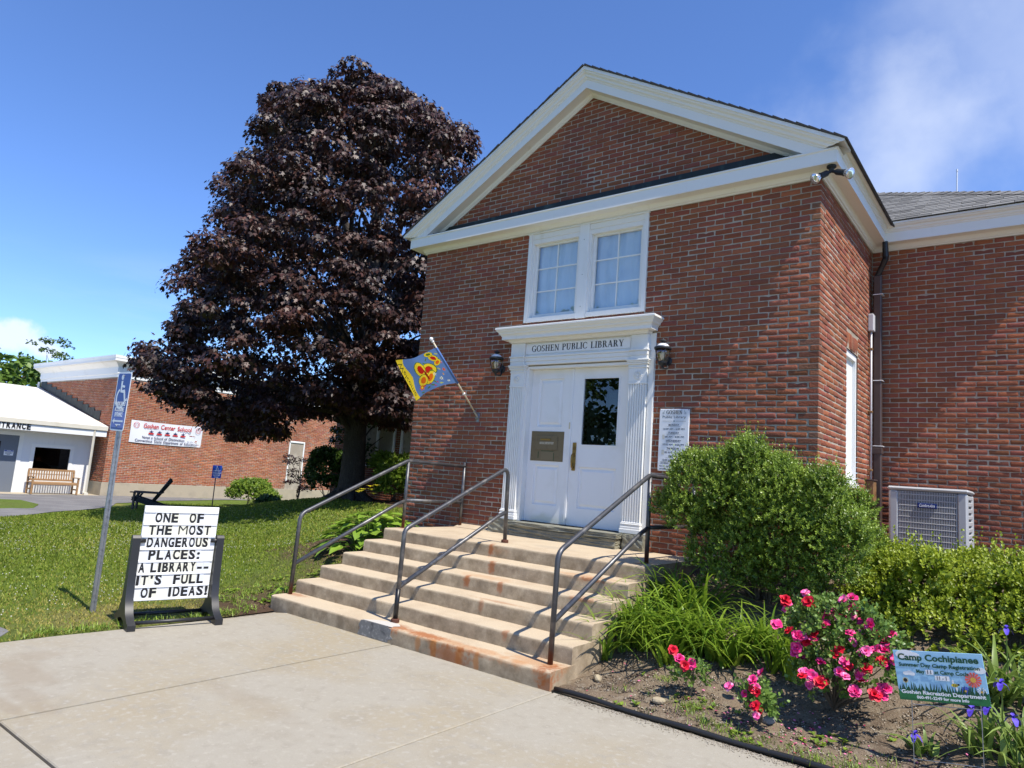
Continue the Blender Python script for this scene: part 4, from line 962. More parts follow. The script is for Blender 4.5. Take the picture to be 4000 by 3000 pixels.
# paper notices seen through the glass
b = MB()
for x, z, w_, h_ in ((-2.93, 2.15, .17, .2), (-2.74, 2.15, .12, .2), (-2.60, 2.16, .11, .26), (-2.92, 2.5, .13, .25), (-2.62, 2.62, .12, .2)): b.box((x, .1065, z), (x + w_, .1075, z + h_))
each(b, 'notice', mat('back_of_paper', (0.10, 0.105, 0.10), .9), dr_)
MB().box((-3.866, .02, 1.04), (-2.304, .13, 1.054)).build('threshold', mat('dark_threshold', (.06, .055, .05), .5, metal=.5), doorway)
hd = MB().bbox((-3.125, .072, 1.775), (-3.066, .0848, 2.15), .006).build('handle_plate', M['brass'], dr_)
MB().tube(fillet([(-3.096, .072, 2.0), (-3.096, .025, 1.985), (-3.096, .018, 1.90), (-3.096, .03, 1.82), (-3.096, .072, 1.81)], .04), .011, 8).build('handle', M['brass'], dr_, True)
MB().lathe([(.018, 0), (.018, .006), (.012, .01)], (-3.096, .072, 2.08), 12, (0, -1, 0)).build('lock', M['brass'], dr_)
MB().bbox((-3.20, .068, 2.33), (-3.178, .0718, 2.42), .002).build('door_bell', mat('ivory_plastic', (.6, .55, .38), .5), dl)
bd = MB().box((-3.815, .0785, 1.882), (-3.275, .0848, 2.292)).build('book_drop', M['dep'], dl)
MB().bbox((-3.725, .069, 2.035), (-3.37, .0784, 2.235), .004).build('flap', M['dep'], dl)
MB().bbox((-3.65, .058, 2.168), (-3.48, .0688, 2.192), .004).build('pull', M['brass'], dl)
MB().box((-3.64, .0775, 1.895), (-3.43, .0784, 2.015)).build('lower_plate', mat('hatch_light', (.20, .155, .085), .5), dl)
b = MB().box((-3.69, .0773, 1.92), (-3.675, .0783, 2.01)).box((-3.64, .0771, 2.016), (-3.43, .0783, 2.026)).box((-3.43, .0772, 1.89), (-3.418, .0783, 2.0)); each(b, 'hinge_line', mat('green_edge', (.06, .08, .035), .6), dl)
me = fit_width(text_mesh('BOOK DEPOSITORY', .045, .0012), .235); place('lettering', me, mat('cream_ink', (.55, .5, .38), .6), dl, frame((-3.545, .0685, 2.128), (1, 0, 0), (0, 0, 1)))
# ---- stone sill and plinths
def rough_box(a, b_, seed, cuts=5, amp=.008):
    bm = bmesh.new(); bmesh.ops.create_cube(bm, size=1.0); bmesh.ops.subdivide_edges(bm, edges=bm.edges[:], cuts=cuts, use_grid_fill=True)
    rgx = np.random.default_rng(seed)
    for v in bm.verts:
        v.co = Vector([(a[i] + b_[i]) / 2 + v.co[i] * (b_[i] - a[i]) for i in range(3)]) + Vector((rgx.standard_normal(3) * amp * np.array([.5, 1, .35])).tolist())
    bmesh.ops.recalc_face_normals(bm, faces=bm.faces[:])
    me = bpy.data.meshes.new('stone'); bm.to_mesh(me); bm.free(); return me
part('stone_sill', rough_box((-3.86, -.285, .985), (-2.20, .08, 1.043), 1, 9, .005), M['stone'], doorway)
part('stone_sill', rough_box((-3.84, -.265, .84), (-2.22, .05, .982), 2, 9, .007), M['stone'], doorway)
part('plinth', rough_box((-4.30, -.14, .86), (-3.87, .02, 1.046), 3, 5, .006), M['stone'], doorway)
part('plinth', rough_box((-2.19, -.15, .83), (-1.92, .02, 1.046), 4, 5, .006), M['stone'], doorway)

# ---------------------------------------------------------------- side window
b = MB().box((-.10, 1.292, 1.852), (-.02, 1.34, 3.508)).box((-.10, 1.88, 1.852), (-.02, 1.928, 3.508)).box((-.1, 1.341, 3.43), (-.021, 1.879, 3.507)).bbox((-.1, 1.292, 1.80), (.02, 1.928, 1.850), .004)
sw = b.build('side_window', M['white'], lib)
MB().box((-.075, 1.341, 1.853), (-.062, 1.879, 3.43)).build('shutter_panel', M['white'], sw)
MB().box((-.4, 1.29, 1.84), (-.11, 1.93, 3.52)).build('interior', M['dark'], sw)
# far left wing of the library, behind the maple
wing = MB(); wing.box((-16.5, 6.6 + MO, -.3), (-W - .01, 7.4, 4.6)).build('wing_wall', M['mortar'], lib)
WB = []; wcuts = [(-15.2, -13.62, 1.70, 3.4), (-13.4, -12.2, 1.70, 3.4), (-16.6, -16.59, 1.70, 3.4)]
lay(WB, rg, 'S', 6.6, -16.5, -9.0, range(24, 74), lambda r: LB if odd(r) else LB / 2, wcuts, wall_z0=.5)
V, F, T = brick_mass(WB); o = part('wing_brickwork', np_mesh('wing_brickwork', V, F, T), M['brick'], lib); o['kind'] = 'stuff'
for x0, x1, div in ((-15.19, -13.63, True), (-13.39, -12.21, False)):
    b = MB()
    for bx in ((x0, 1.72, x0 + .09, 3.38), (x1 - .09, 1.72, x1, 3.38), (x0 + .09, 3.29, x1 - .09, 3.38)): b.box((bx[0], 6.57, bx[1]), (bx[2], 6.68, bx[3]))
    if div: b.box((-14.47, 6.57, 1.80), (-14.35, 6.68, 3.29))
    wf = b.build('wing_window', M['white'], lib)
    MB().bbox((x0 - .05, 6.52, 1.65), (x1 + .05, 6.68, 1.719), .008).build('window_sill', M['white'], wf)
    b = MB(); xx = x0 + .09
    while xx < x1 - .1: b.box((xx, 6.615, 1.72), (xx + .02, 6.63, 3.29)); xx += .19
    for zz in (2.12, 2.5, 2.9): b.box((x0 + .09, 6.612, zz), (x1 - .09, 6.628, zz + .02))
    each(b, 'muntin', M['white'], wf)
    MB().box((x0 + .09, 6.64, 1.72), (x1 - .09, 6.65, 3.29)).build('pane', glassmat('wing_glass', .3, (.1, .1, .1)), wf)
MB().prism([(-16.7, 4.55), (-6.0, 4.55), (-6.0, 4.9), (-16.7, 4.9)], (0, 6.6, 0), (1, 0, 0), (0, 0, 1), .25).build('wing_cornice', M['trim'], lib)
# ================================================================ wall lanterns
def lantern(x, label):
    y, z = -0.155, 3.07
    t = thing('wall_lantern', (x, 0, z), label, 'lantern', 'lanterns beside the library doors')
    MB().lathe([(.004, .375), (.009, .37), (.012, .362), (.045, .345), (.05, .338), (.022, .328), (.022, .312), (.034, .306)][::-1], (x, y, z), 16).build('finial', M['black_iron'], t, angle=.7)
    MB().lathe([(.034, .306), (.055, .298), (.075, .278), (.082, .262)][::-1], (x, y, z), 20).build('hood', mat('reflection_pale_hood', (.72, .72, .74), .25, coat=.3), t, True)  # whitish top reflection put into the hood's base colour
    MB().lathe([(.102, .232), (.106, .238), (.106, .252), (.10, .262), (.08, .264), (.08, .232)], (x, y, z), 20).build('rim', M['black_iron'], t, angle=.7)
    MB().lathe([(.05, .075), (.068, .12), (.082, .18), (.088, .231)], (x, y, z), 20).build('glass', M['lamp_glass'], t, True)
    MB().lathe([(.012, .098), (.018, .11), (.03, .14), (.034, .165), (.028, .19), (.012, .205)], (x, y, z), 12).build('bulb', mat('frosted_bulb', (.8, .78, .7), .4), t, True)
    MB().lathe([(.008, 0), (.014, .012), (.02, .03), (.045, .045), (.056, .066), (.056, .078), (.02, .08), (.016, .098)], (x, y, z), 16).build('base', M['black_iron'], t, angle=.7)
    b = MB()
    for a in (45, 135, 225, 315):
        ca_, sa_ = math.cos(math.radians(a)), math.sin(math.radians(a)); b.tube([(x + .053 * ca_, y + .053 * sa_, z + .074), (x + .086 * ca_, y + .086 * sa_, z + .18), (x + .093 * ca_, y + .093 * sa_, z + .236)], .005, 6)
    each(b, 'cage', M['black_iron'], t)
    MB().tube(fillet([(x, -.02, z + .10), (x + .03, -.06, z + .01), (x, -.155, z + .005)], .04), .012, 8).build('arm', M['black_iron'], t, True)
    MB().lathe([(.058, 0), (.058, .008), (.045, .018), (.02, .022)], (x, -.003, z + .11), 16, (0, -1, 0)).build('back_plate', M['black_iron'], t)
lantern(-1.76, 'black coach lantern right of the white doorway above the opening hours board')
lantern(-4.37, 'black coach lantern left of the white doorway near the flag')

# ================================================================ twin floodlight under the corner of the cornice
t = thing('floodlight', (.13, -.13, 5.245), 'twin spotlight fixture with two bulbs under the right cornice corner', 'floodlight')
MB().lathe([(.05, 0), (.05, -.02), (.03, -.035), (.022, -.06)][::-1], (.13, -.12, 5.249), 14).build('mount', M['black_iron'], t)
for dx, dy, dz in ((-.55, -.62, -.5), (.78, -.25, -.38)):
    d = np.array([dx, dy, dz]); d /= np.linalg.norm(d); o_ = np.array([.13, -.12, 5.19])
    MB().tube([o_, o_ + d * .06], .018, 10).build('swivel_arm', M['black_iron'], t)
    MB().lathe([(.024, .05), (.034, .07), (.034, .15), (.038, .155), (.038, .165)], o_, 14, d).build('lamp_holder', M['black_iron'], t, angle=.7)
    MB().lathe([(.03, .165), (.036, .18), (.058, .225), (.062, .238), (.060, .243), (.03, .25), (.001, .252)], o_, 18, d).build('bulb', mat('silver_bulb', (.75, .75, .76), .12, metal=.75), t, True)

# ================================================================ opening hours board
t = thing('hours_board', (-1.64, -.012, 1.835), 'white opening hours board with black text on the brick wall by the door', 'sign')
F4 = frame((-1.637, -.0205, 2.212), (1, 0, 0), (0, 0, 1))
MB().bbox((-1.83, -.02, 1.835), (-1.445, -.004, 2.588), .006).build('panel', M['sign_white'], t)
lines = [('Public Library', .043, .0, .30, .277), ('MONDAY', .034, .0004, .135, .18), ('10:00 AM - 6:00 PM', .033, 0, .275, .13), ('TUESDAY', .034, .0004, .14, .083), ('9:00 AM - 6:00 PM', .033, 0, .27, .036), ('WEDNESDAY', .034, .0004, .195, -.012),
         ('10:00 AM - 6:00 PM', .033, 0, .27, -.058), ('THURSDAY', .034, .0004, .165, -.105), ('9:00 AM - 6:00 PM', .033, 0, .265, -.152), ('FRIDAY', .034, .0004, .105, -.198), ('10:00 AM - 6:00 PM', .033, 0, .265, -.245)]
for s, sz, bo, wd_, yy in lines:
    me = fit_width(text_mesh(s, sz, bo, thick=.0006), wd_); me.transform(Matrix.Translation((0, yy, 0))); place('lettering', me, M['ink'], t, F4)
for s, x, yy, wd_, sz in (('SATURDAY', -.10, -.282, .105, .032), ('9:00 AM - 2:00 PM', -.09, -.318, .16, .024), ('(SEPTEMBER - JUNE)', -.095, -.352, .14, .022), ('(SUMMER HOURS)', .095, -.268, .14, .02), ('SATURDAY', .095, -.298, .105, .03), ('9:00 AM - 12:00 PM', .095, -.328, .16, .022), ('(JULY - AUGUST)', .095, -.356, .12, .022)):
    me = fit_width(text_mesh(s, sz, 0, thick=.0006), wd_); me.transform(Matrix.Translation((x, yy, 0))); place('lettering', me, M['ink'], t, F4)
pl, tw = serif_text('GOSHEN', .046); flat('lettering', [[(a * .205 / tw, b_ + .335) for a, b_ in p] for p in pl], F4, M['ink'], t)
flat('rule', [[(-.15, .226), (-.02, .226), (-.02, .2285), (-.15, .2285)], [(.02, .226), (.15, .226), (.15, .2285), (.02, .2285)]] + [[(-.09, y_), (.09, y_), (.09, y_ + .0018), (-.09, y_ + .0018)] for y_ in (.16, .063, -.032, -.125, -.218)] + [[(-.16, -.264), (.15, -.264), (.15, -.262), (-.16, -.262)]], F4, M['ink'], t)
flat('flourish', [stroke(arc(s * .14, .325, .011, 90, 330 if s < 0 else -150, 12), .003) for s in (-1, 1)] + [stroke([(s * .138, .315), (s * .128, .36)], .003) for s in (-1, 1)] + [disc(0, .228, .009, 8)], F4, mat('teal_ink', (.06, .13, .15), .6), t)
flat('pasted_digit', [rrect(.03, .05, .003)], F4 @ Matrix.Translation((-.13, .036, 0)), mat('tape_patch', (.62, .6, .52), .5), t, .0003)
flat('pasted_digit', [rrect(.034, .058, .003)], F4 @ Matrix.Translation((-.13, -.15, 0)), mat('tape_patch', (.62, .6, .52), .5), t, .0003)
b = MB()
for x in (-1.82, -1.455):
    for z in (1.845, 2.578): b.lathe([(.006, 0), (.005, .004)], (x, -.0202, z), 8, (0, -1, 0))
each(b, 'screw', M['rusty_box'], t)

# ================================================================ flag on a wall bracket
fl = thing('house_flag', (-4.76, -.02, 2.47), 'blue garden flag with butterflies and yellow border on a slanted wall pole', 'flag')
A0, A1 = np.array([-4.76, -.03, 2.49]), np.array([-4.86, -.98, 3.42])
MB().tube([A0, A1], .0125, 10).build('pole', mat('pale_wood_pole', (.60, .52, .38), .6, var=[(20, (.5, .42, .3), .5, .7)]), fl, True)
dp = (A1 - A0) / np.linalg.norm(A1 - A0)
MB().lathe([(.012, 0), (.02, .006), (.02, .018), (.011, .024), (.016, .032), (.026, .045), (.028, .058), (.02, .076), (.004, .084)], A1, 12, dp).build('finial', M['sign_white'], fl, True)
MB().lathe([(.022, -.008), (.024, 0), (.022, .008)], A0 + dp * .42, 12, dp).build('ring', M['sign_white'], fl, True)
b = MB().bbox((-4.785, -.012, 2.40), (-4.735, -.001, 2.53), .003); b.lathe([(.019, -.03), (.022, .0), (.022, .09), (.018, .092)], A0, 12, dp); b.lathe([(.02, -.02), (.02, .02)], A0 - dp * .01 + np.array([0, 0, -.02]), 12, (1, 0, 0))
b.build('bracket', M['galv'], fl, angle=.7)
def cloth_pt(u, v):
    """u 0..1 from the pole to the fly edge, v 0..1 from foot to head along the pole"""
    s0, s1 = .62, 1.24
    base = A0 + dp * (s0 + (s1 - s0) * v)
    fly = np.array([-.98, .05, -.14 - .10 * u + .04 * v * u]); fly /= np.linalg.norm(fly)
    p = base + fly * ((.80 + .16 * (1 - v)) * u)
    p = p + np.array([0, -.045, .012]) * math.sin(5.2 * u + 2.2 * v) * (u ** .6) + np.array([0.0, -.03, .0]) * math.sin(11 * u - 3 * v) * u + np.array([.03, 0, -.02]) * (v - .5) * math.sin(3 * u)
    return p
NU, NV = 110, 80
vs = [cloth_pt(i / NU, j / NV) for i in range(NU + 1) for j in range(NV + 1)]
Fq = np.array([(i * (NV + 1) + j, (i + 1) * (NV + 1) + j, (i + 1) * (NV + 1) + j + 1, i * (NV + 1) + j + 1) for i in range(NU) for j in range(NV)])
BLUE, YEL, RED, ORG, GRN, WHT, PINK = (lin(c) for c in ((104, 140, 205), (250, 222, 60), (205, 44, 36), (236, 116, 36), (92, 128, 50), (236, 240, 236), (205, 40, 110)))
def ell(u, v, cu, cv, a, b_, ang):
    c, s = math.cos(ang), math.sin(ang); x, y = (u - cu) * c + (v - cv) * s, -(u - cu) * s + (v - cv) * c
    return (x / a) ** 2 + (y / b_) ** 2
def flagcol(u, v):
    c = BLUE if math.sin(9 * u + 4 * v) * math.sin(7 * v) < .7 else lin((98, 132, 198))
    w = u * 1.3
    if u > .86 + .03 * math.sin(9 * v): c = YEL
    def wing(cu, cv, a, b_, ang, inner):
        nonlocal c
        e = ell(w, v, cu, cv, a, b_, ang)
        if e < 1.25: c = GRN
        if e < 1.0: c = YEL
        if e < .35: c = inner
    wing(.55, .55, .25, .16, .35, RED); wing(.60, .34, .21, .12, -.5, ORG); wing(.82, .66, .14, .20, -.2, RED); wing(.84, .36, .12, .16, .5, ORG)
    if ell(w, v, .47, .50, .035, .03, 0) < 1: c = GRN
    wing(.26, .78, .15, .08, .6, RED); wing(.36, .92, .13, .06, .2, GRN); wing(.20, .64, .11, .07, -.5, ORG)
    if ell(w, v, .70, .47, .03, .17, -.25) < 1: c = lin((150, 40, 30))
    for cu, cv, r, c1, c2 in ((.93, .18, .085, ORG, YEL), (.30, .20, .05, WHT, GRN), (.42, .36, .05, WHT, YEL), (.13, .42, .045, ORG, RED), (.10, .62, .035, PINK, WHT), (.16, .10, .035, WHT, GRN), (.20, .30, .03, YEL, ORG)):
        dx, dy = w - cu, v - cv; rr_ = math.hypot(dx, dy); pet = r * (.72 + .28 * math.cos(6 * math.atan2(dy, dx)))
        if rr_ < pet: c = c1
        if rr_ < r * .33: c = c2
    for cu, cv, a, ang in ((.62, .12, .07, .5), (.75, .10, .06, -.4), (.52, .18, .06, 1.0), (.36, .08, .05, .2), (.12, .86, .05, .3), (.5, .82, .05, -.6), (.62, .76, .05, .7), (.95, .04, .05, .2), (.24, .46, .045, .9)):
        if ell(w, v, cu, cv, a, .018, ang) < 1: c = GRN if (cu * 50) % 3 > .9 else lin((196, 205, 110))
    for cu, cv in ((.55, .07), (.68, .2), (.45, .14), (.84, .2)):
        if ell(w, v, cu, cv, .035, .014, .8) < 1: c = PINK
    return c
tones = np.array([flagcol((i + .5) / NU, (j + .5) / NV) for i in range(NU) for j in range(NV)])
me = np_mesh('cloth', np.array(vs), Fq, tones, True)
fm = attrmat('printed_flag_cloth', .8, .1); nt = fm.node_tree; tr = nt.nodes.new('ShaderNodeBsdfTranslucent'); ms = nt.nodes.new('ShaderNodeMixShader'); ms.inputs[0].default_value = .35
nt.links.new(color_input(fm), tr.inputs['Color']); nt.links.new(_principled(fm).outputs[0], ms.inputs[1]); nt.links.new(tr.outputs[0], ms.inputs[2]); nt.links.new(ms.outputs[0], nt.nodes['Material Output'].inputs['Surface'])
cl = part('cloth', me, fm, fl)
me = text_mesh('Welcome', .2, .0, .35, .0002); xs_ = np.array([v.co.x for v in me.vertices]); y_ = np.array([v.co.y for v in me.vertices])
for v in me.vertices:   # lettering runs up the yellow border of the cloth
    uu = .94 + (v.co.y - y_.mean()) * .55; vv = .5 - (v.co.x - (xs_.max() + xs_.min()) / 2) / (xs_.max() - xs_.min()) * .8
    q = cloth_pt(uu, vv); v.co = Vector((q + np.array([.0, -.0025, 0])).tolist())
part('lettering', me, mat('green_ink', (.05, .16, .07), .7), cl)
sl = MB(); sl.tube([A0 + dp * .61, A0 + dp * 1.0, A0 + dp * 1.245], .0165, 10); me = sl.mesh('sleeve', True); paint(me, np.tile(BLUE, (len(me.polygons), 1))); part('sleeve', me, fm, fl)

# ================================================================ downspout, conduit and meter box in the inner corner
ds = thing('downspout', (.10, 2.72, .9), 'brown square downspout with black corrugated elbow in the brick corner', 'downspout')
MB().bbox((.045, 2.66, .88), (.145, 2.76, 4.80), .012).build('pipe', M['brown_metal'], ds)
pth = fillet([(.20, 2.62, 5.26), (.205, 2.64, 5.03), (.15, 2.68, 4.92), (.09, 2.71, 4.80)], .06, 8); rr_ = [.036 + .005 * (i % 2) for i in range(len(pth))]
MB().tube(pth, rr_, 12).build('elbow', M['black_plastic'], ds)
b = MB()
for z in (4.52, 3.30, 2.40): b.bbox((.040, 2.655, z), (.165, 2.78, z + .010), .002)
each(b, 'strap', M['sign_white'], ds)
MB().bbox((.035, 2.65, 2.30), (.155, 2.77, 2.38), .004).build('joint_sleeve', M['brown_metal'], ds)
cd = thing('electrical_conduit', (.03, 2.55, 1.5), 'thin pale conduit with junction box running down beside the brown downspout', 'conduit')
MB().tube([(.035, 2.58, 1.95), (.035, 2.58, 4.0)], .014, 8).build('pipe', M['pvc'], cd, True)
MB().bbox((.004, 2.52, 3.98), (.075, 2.64, 4.22), .008).build('junction_box', M['pvc'], cd)
b = MB()
for z in (3.72, 2.85, 2.06): b.bbox((.002, 2.545, z), (.055, 2.615, z + .025), .004)
each(b, 'clip', M['rusty_box'], cd)
eb = thing('disconnect_box', (.05, 2.5, 1.6), 'rusty tan electrical disconnect box on the side wall above the grey cable', 'box')
MB().bbox((.003, 2.42, 1.62), (.10, 2.60, 1.93), .008).build('case', M['rusty_box'], eb)
MB().bbox((-.0, 2.41, 1.925), (.112, 2.61, 1.945), .004).build('lid', M['brown_metal'], eb)
MB().tube(fillet([(.05, 2.5, 1.62), (.05, 2.48, 1.40), (.12, 2.30, 1.22), (.42, 2.25, 1.20)], .18), .017, 8).build('cable', M['black_plastic'], eb, True)

# ================================================================ air conditioner
ac = thing('air_conditioner', (.80, 2.05, .85), 'light grey outdoor air conditioner unit standing against the brick wall', 'air conditioner')
ax0, ax1, ay0, ay1, az0, az1 = .385, 1.19, 1.72, 2.52, .86, 1.86
def acpost(x, y): return MB().bbox((x - .055, y - .055, az0), (x + .055, y + .055, az1 - .045), .022)
for x, y in ((ax0 + .055, ay0 + .055), (ax1 - .055, ay0 + .055), (ax0 + .055, ay1 - .055), (ax1 - .055, ay1 - .055)): acpost(x, y).build('corner_post', M['ac_grey'], ac)
MB().bbox((ax0 - .012, ay0 - .012, az1 - .044), (ax1 + .012, ay1 + .012, az1), .018).build('top_cover', M['ac_grey'], ac)
MB().bbox((ax0, ay0, az0 - .05), (ax1, ay1, az0 + .03), .01).build('base_pan', M['ac_grey'], ac)
MB().box((ax0 + .06, ay0 + .06, az0 + .03), (ax1 - .06, ay1 - .06, az1 - .05)).build('coil', mat('dark_coil', (.05, .055, .065), .6), ac)
gx0, gx1 = ax0 + .105, ax1 - .105
b = MB(); zz = az0 + .05
while zz < az1 - .05:
    b.bbox((gx0, ay0 + .004, zz), (gx1, ay0 + .022, zz + .010), .003); zz += .066
each(b, 'grille_bar', M['ac_grey'], ac)
b = MB(); xx = gx0 + .004
while xx < gx1: b.box((xx, ay0 + .006, az0 + .04), (xx + .0085, ay0 + .026, az1 - .05)); xx += .0165
o = b.build('grille_slats', M['ac_grey'], ac); o['kind'] = 'stuff'
b = MB(); zz = az0 + .06
while zz < az1 - .05:
    b.bbox((ax1 - .03, ay0 + .105, zz), (ax1 - .004, ay1 - .105, zz + .05), .008); zz += .075
each(b, 'side_louvre', M['ac_grey'], ac)
bx = MB().bbox((.69, ay0 - .008, 1.62), (.885, ay0 + .003, 1.675), .003).build('badge', mat('navy_badge', lin((28, 46, 110)), .35), ac)
me = fit_width(text_mesh('Comfort-Aire', .05, .001, .4), .16); place('lettering', me, M['sign_white'], bx, frame((.788, ay0 - .0085, 1.648), (1, 0, 0), (0, 0, 1)))
MB().bbox((.33, 1.66, .72), (1.25, 2.58, .809), .01).build('pad', M['foundation'], ac)

an = thing('roof_antenna', (.76, 6.0, 6.9), 'thin white antenna mast rising behind the main roof', 'antenna')
MB().tube([(.76, 6.0, 6.7), (.78, 6.0, 7.56)], .012, 6).tube([(.78, 6.0, 7.56), (.78, 6.0, 7.60)], .016, 6).build('mast', M['sign_white'], an)

# ================================================================ changeable letter sidewalk sign
ang = math.atan2(.97, .225); mc = np.array([-4.858, -4.24, 0.0]); mu = np.array([.215, .977, 0.]); mu /= np.linalg.norm(mu); mn = np.array([mu[1], -mu[0], 0])
mq = thing('letter_board_sign', tuple(mc), 'white changeable letter sidewalk sign with black swing frame at the lawn edge', 'sign')
def mp(a, n, z): return mc + mu * a + mn * n + np.array([0, 0, z])
for s in (-1, 1):
    # curved leg: side profile thickened along mu
    prof = [(-.29, 0), (-.29, .05), (-.22, .075), (-.14, .13), (-.075, .24), (-.05, .40), (-.042, .60), (-.038, .80), (-.02, .825), (.02, .825), (.038, .80), (.042, .60), (.05, .40), (.075, .24), (.14, .13), (.22, .075), (.29, .05), (.29, 0), (.17, 0), (.10, .055), (0, .075), (-.10, .055), (-.17, 0)]
    a0 = s * .385 - (.035 if s > 0 else .035)
    MB().prism(prof, mp(a0, 0, .002), mn, (0, 0, 1), -.07 if np.dot(np.cross(mn, (0, 0, 1)), mu) < 0 else .07).build('leg', M['black_plastic'], mq, angle=.6)
    MB().tube([mp(s * .30, 0, .775), mp(s * .40, 0, .775)], .02, 10).build('pivot', M['black_plastic'], mq, True)
for n in (-.20, .20): MB().tube([mp(-.36, n, .055), mp(.36, n, .055)], .017, 10).build('cross_bar', M['black_plastic'], mq, True)
tilt = math.radians(2.5); pu = np.array(mu); pv = np.array([0, 0, 1.0]) * math.cos(tilt) + mn * math.sin(tilt) * .6; pv /= np.linalg.norm(pv)
PB, PH, PW = mp(0, -.01, .655), .90, .69
# the panel hangs a little askew
PF = frame(PB, pu, pv)
me = MB(); me.bbox((-PW / 2, -PH / 2, -.022), (PW / 2, PH / 2, 0), .004); me = me.mesh('panel'); board = place('board', me, mat('white_board', (.74, .74, .73), .35, coat=.2), mq, PF)
rows = ['ONE  OF', 'THE MOST', 'DANGEROUS', 'PLACES:', 'A LIBRARY--', "IT'S  FULL", 'OF  IDEAS!']
b = MB(); rh = .1185; topz = .372
for r in range(8): b.bbox((-PW / 2 + .004, topz + .025 - r * rh - .012, .0), (PW / 2 - .004, topz + .025 - r * rh + .012, .009), .003)
for o in each(b, 'letter_rail', M['sign_white'], mq): o.data.transform(PF)
cards = [mat('letter_card_a', (.72, .72, .70), .3), mat('letter_card_b', (.70, .685, .57), .3), mat('letter_card_c', (.66, .68, .70), .3)]
indent = [-.02, .0, -.005, -.02, -.005, -.03, .03]
for r, s in enumerate(rows):
    adv = [(.068 if ch in 'MW' else .032 if ch in " I'!:" else .05) for ch in s]
    if s in ('DANGEROUS', 'A LIBRARY--'): adv = [a * 1.27 for a in adv]
    else: adv = [a * 1.46 for a in adv]
    x = -sum(adv) / 2 + indent[r]; zc = topz + .025 - (r + .5) * rh
    for ch, a in zip(s, adv):
        if ch != ' ':
            me = MB().box((x + .001, zc - .052, .0015), (x + a - .001, zc + .052, .0035)).mesh('card'); cdo = place('letter_card', me, random.choice(cards), mq, PF)
            me = text_mesh(ch, .122, -.0005 if ch in 'MW' else .0050, 0, .001); xs_ = [v.co.x for v in me.vertices]; ys_ = [v.co.y for v in me.vertices]
            cx_, cy_ = (max(xs_) + min(xs_)) / 2, 0.0; wd_ = max(xs_) - min(xs_); kx = min(1.15, a * .84 / wd_)
            for v in me.vertices: v.co.x = (v.co.x - cx_) * kx; v.co.y = v.co.y * 1.08 if ch not in "-" else v.co.y
            me.transform(Matrix.Translation((x + a / 2, zc - .002, .0042))); place('letter', me, M['ink'], cdo, PF)
        x += a

# ================================================================ accessible entrance sign on a post
def isa(s=1.0, ox=0, oy=0):
    """wheelchair pictogram"""
    P = [disc(.02, .44, .055, 14), stroke([(.02, .37), (.03, .16), (.19, .16)], .07), stroke([(.02, .27), (.17, .25)], .045), stroke([(.17, .17), (.25, -.03), (.34, .0)], .06), stroke(arc(.06, .02, .19, 118, 330, 20), .05)]
    return [[(ox + s * (a - .08), oy + s * (b_ - .18)) for a, b_ in p] for p in P]
sp = thing('sign_post', (-5.64, -4.62, 0), 'tall galvanised post with blue wheelchair sign at the left lawn edge', 'sign post')
b = MB(); pu_ = [(-.03, -.02), (-.03, .0), (-.012, .0), (-.012, .028), (.012, .028), (.012, .0), (.03, .0), (.03, -.02), (.024, -.02), (.024, -.006), (.006, -.006), (.006, .022), (-.006, .022), (-.006, -.006), (-.024, -.006), (-.024, -.02)]
b.prism([(x * .9, -y * .9) for x, y in pu_], (-5.64, -4.615, -.1), (1, 0, 0), (0, 1, 0), 2.45)
b.build('post', M['galv'], sp)
SF = frame((-5.63, -4.648, 2.11), (1, 0, 0), (0, 0, 1)) @ Matrix.Rotation(math.radians(-1.5), 4, 'Z')
me = MB().prism(rrect(.315, .61, .03), (0, 0, -.003), (1, 0, 0), (0, 1, 0), .003).mesh('plate'); plate = place('sign_plate', me, M['sign_white'], sp, SF)
flat('blue_field', [rrect(.285, .58, .022)], SF, M['sign_blue'], sp, .0004)
flat('faded_band', [[(-.139, -.27), (.139, -.27), (.139, -.115), (-.139, -.095)]], SF, M['sign_faded'], sp, .0014)
flat('wheelchair_symbol', isa(.52, -.0, .115), SF, M['sign_white'], sp, .0016)
for s, yy, w_ in (('HANDICAPPED', -.028, .25), ('ACCESSIBLE', -.085, .22), ('ENTRANCE', -.14, .18)):
    me = fit_width(text_mesh(s, .062, .0012), w_); me.transform(Matrix.Translation((0, yy, .0026))); place('lettering', me, M['sign_white'], sp, SF)
flat('arrow', [[(-.12, -.205), (-.075, -.178), (-.075, -.195), (.12, -.195), (.12, -.213), (-.075, -.213), (-.075, -.232)], [(-.04, -.236), (.08, -.236), (.08, -.246), (-.04, -.246)]], SF, M['sign_white'], sp, .0026)
b = MB()
for z in (.265, -.255): b.lathe([(.011, 0), (.009, .006)], (0, z, .003), 8)
for o in each(b, 'bolt', M['galv'], sp): o.data.transform(SF)

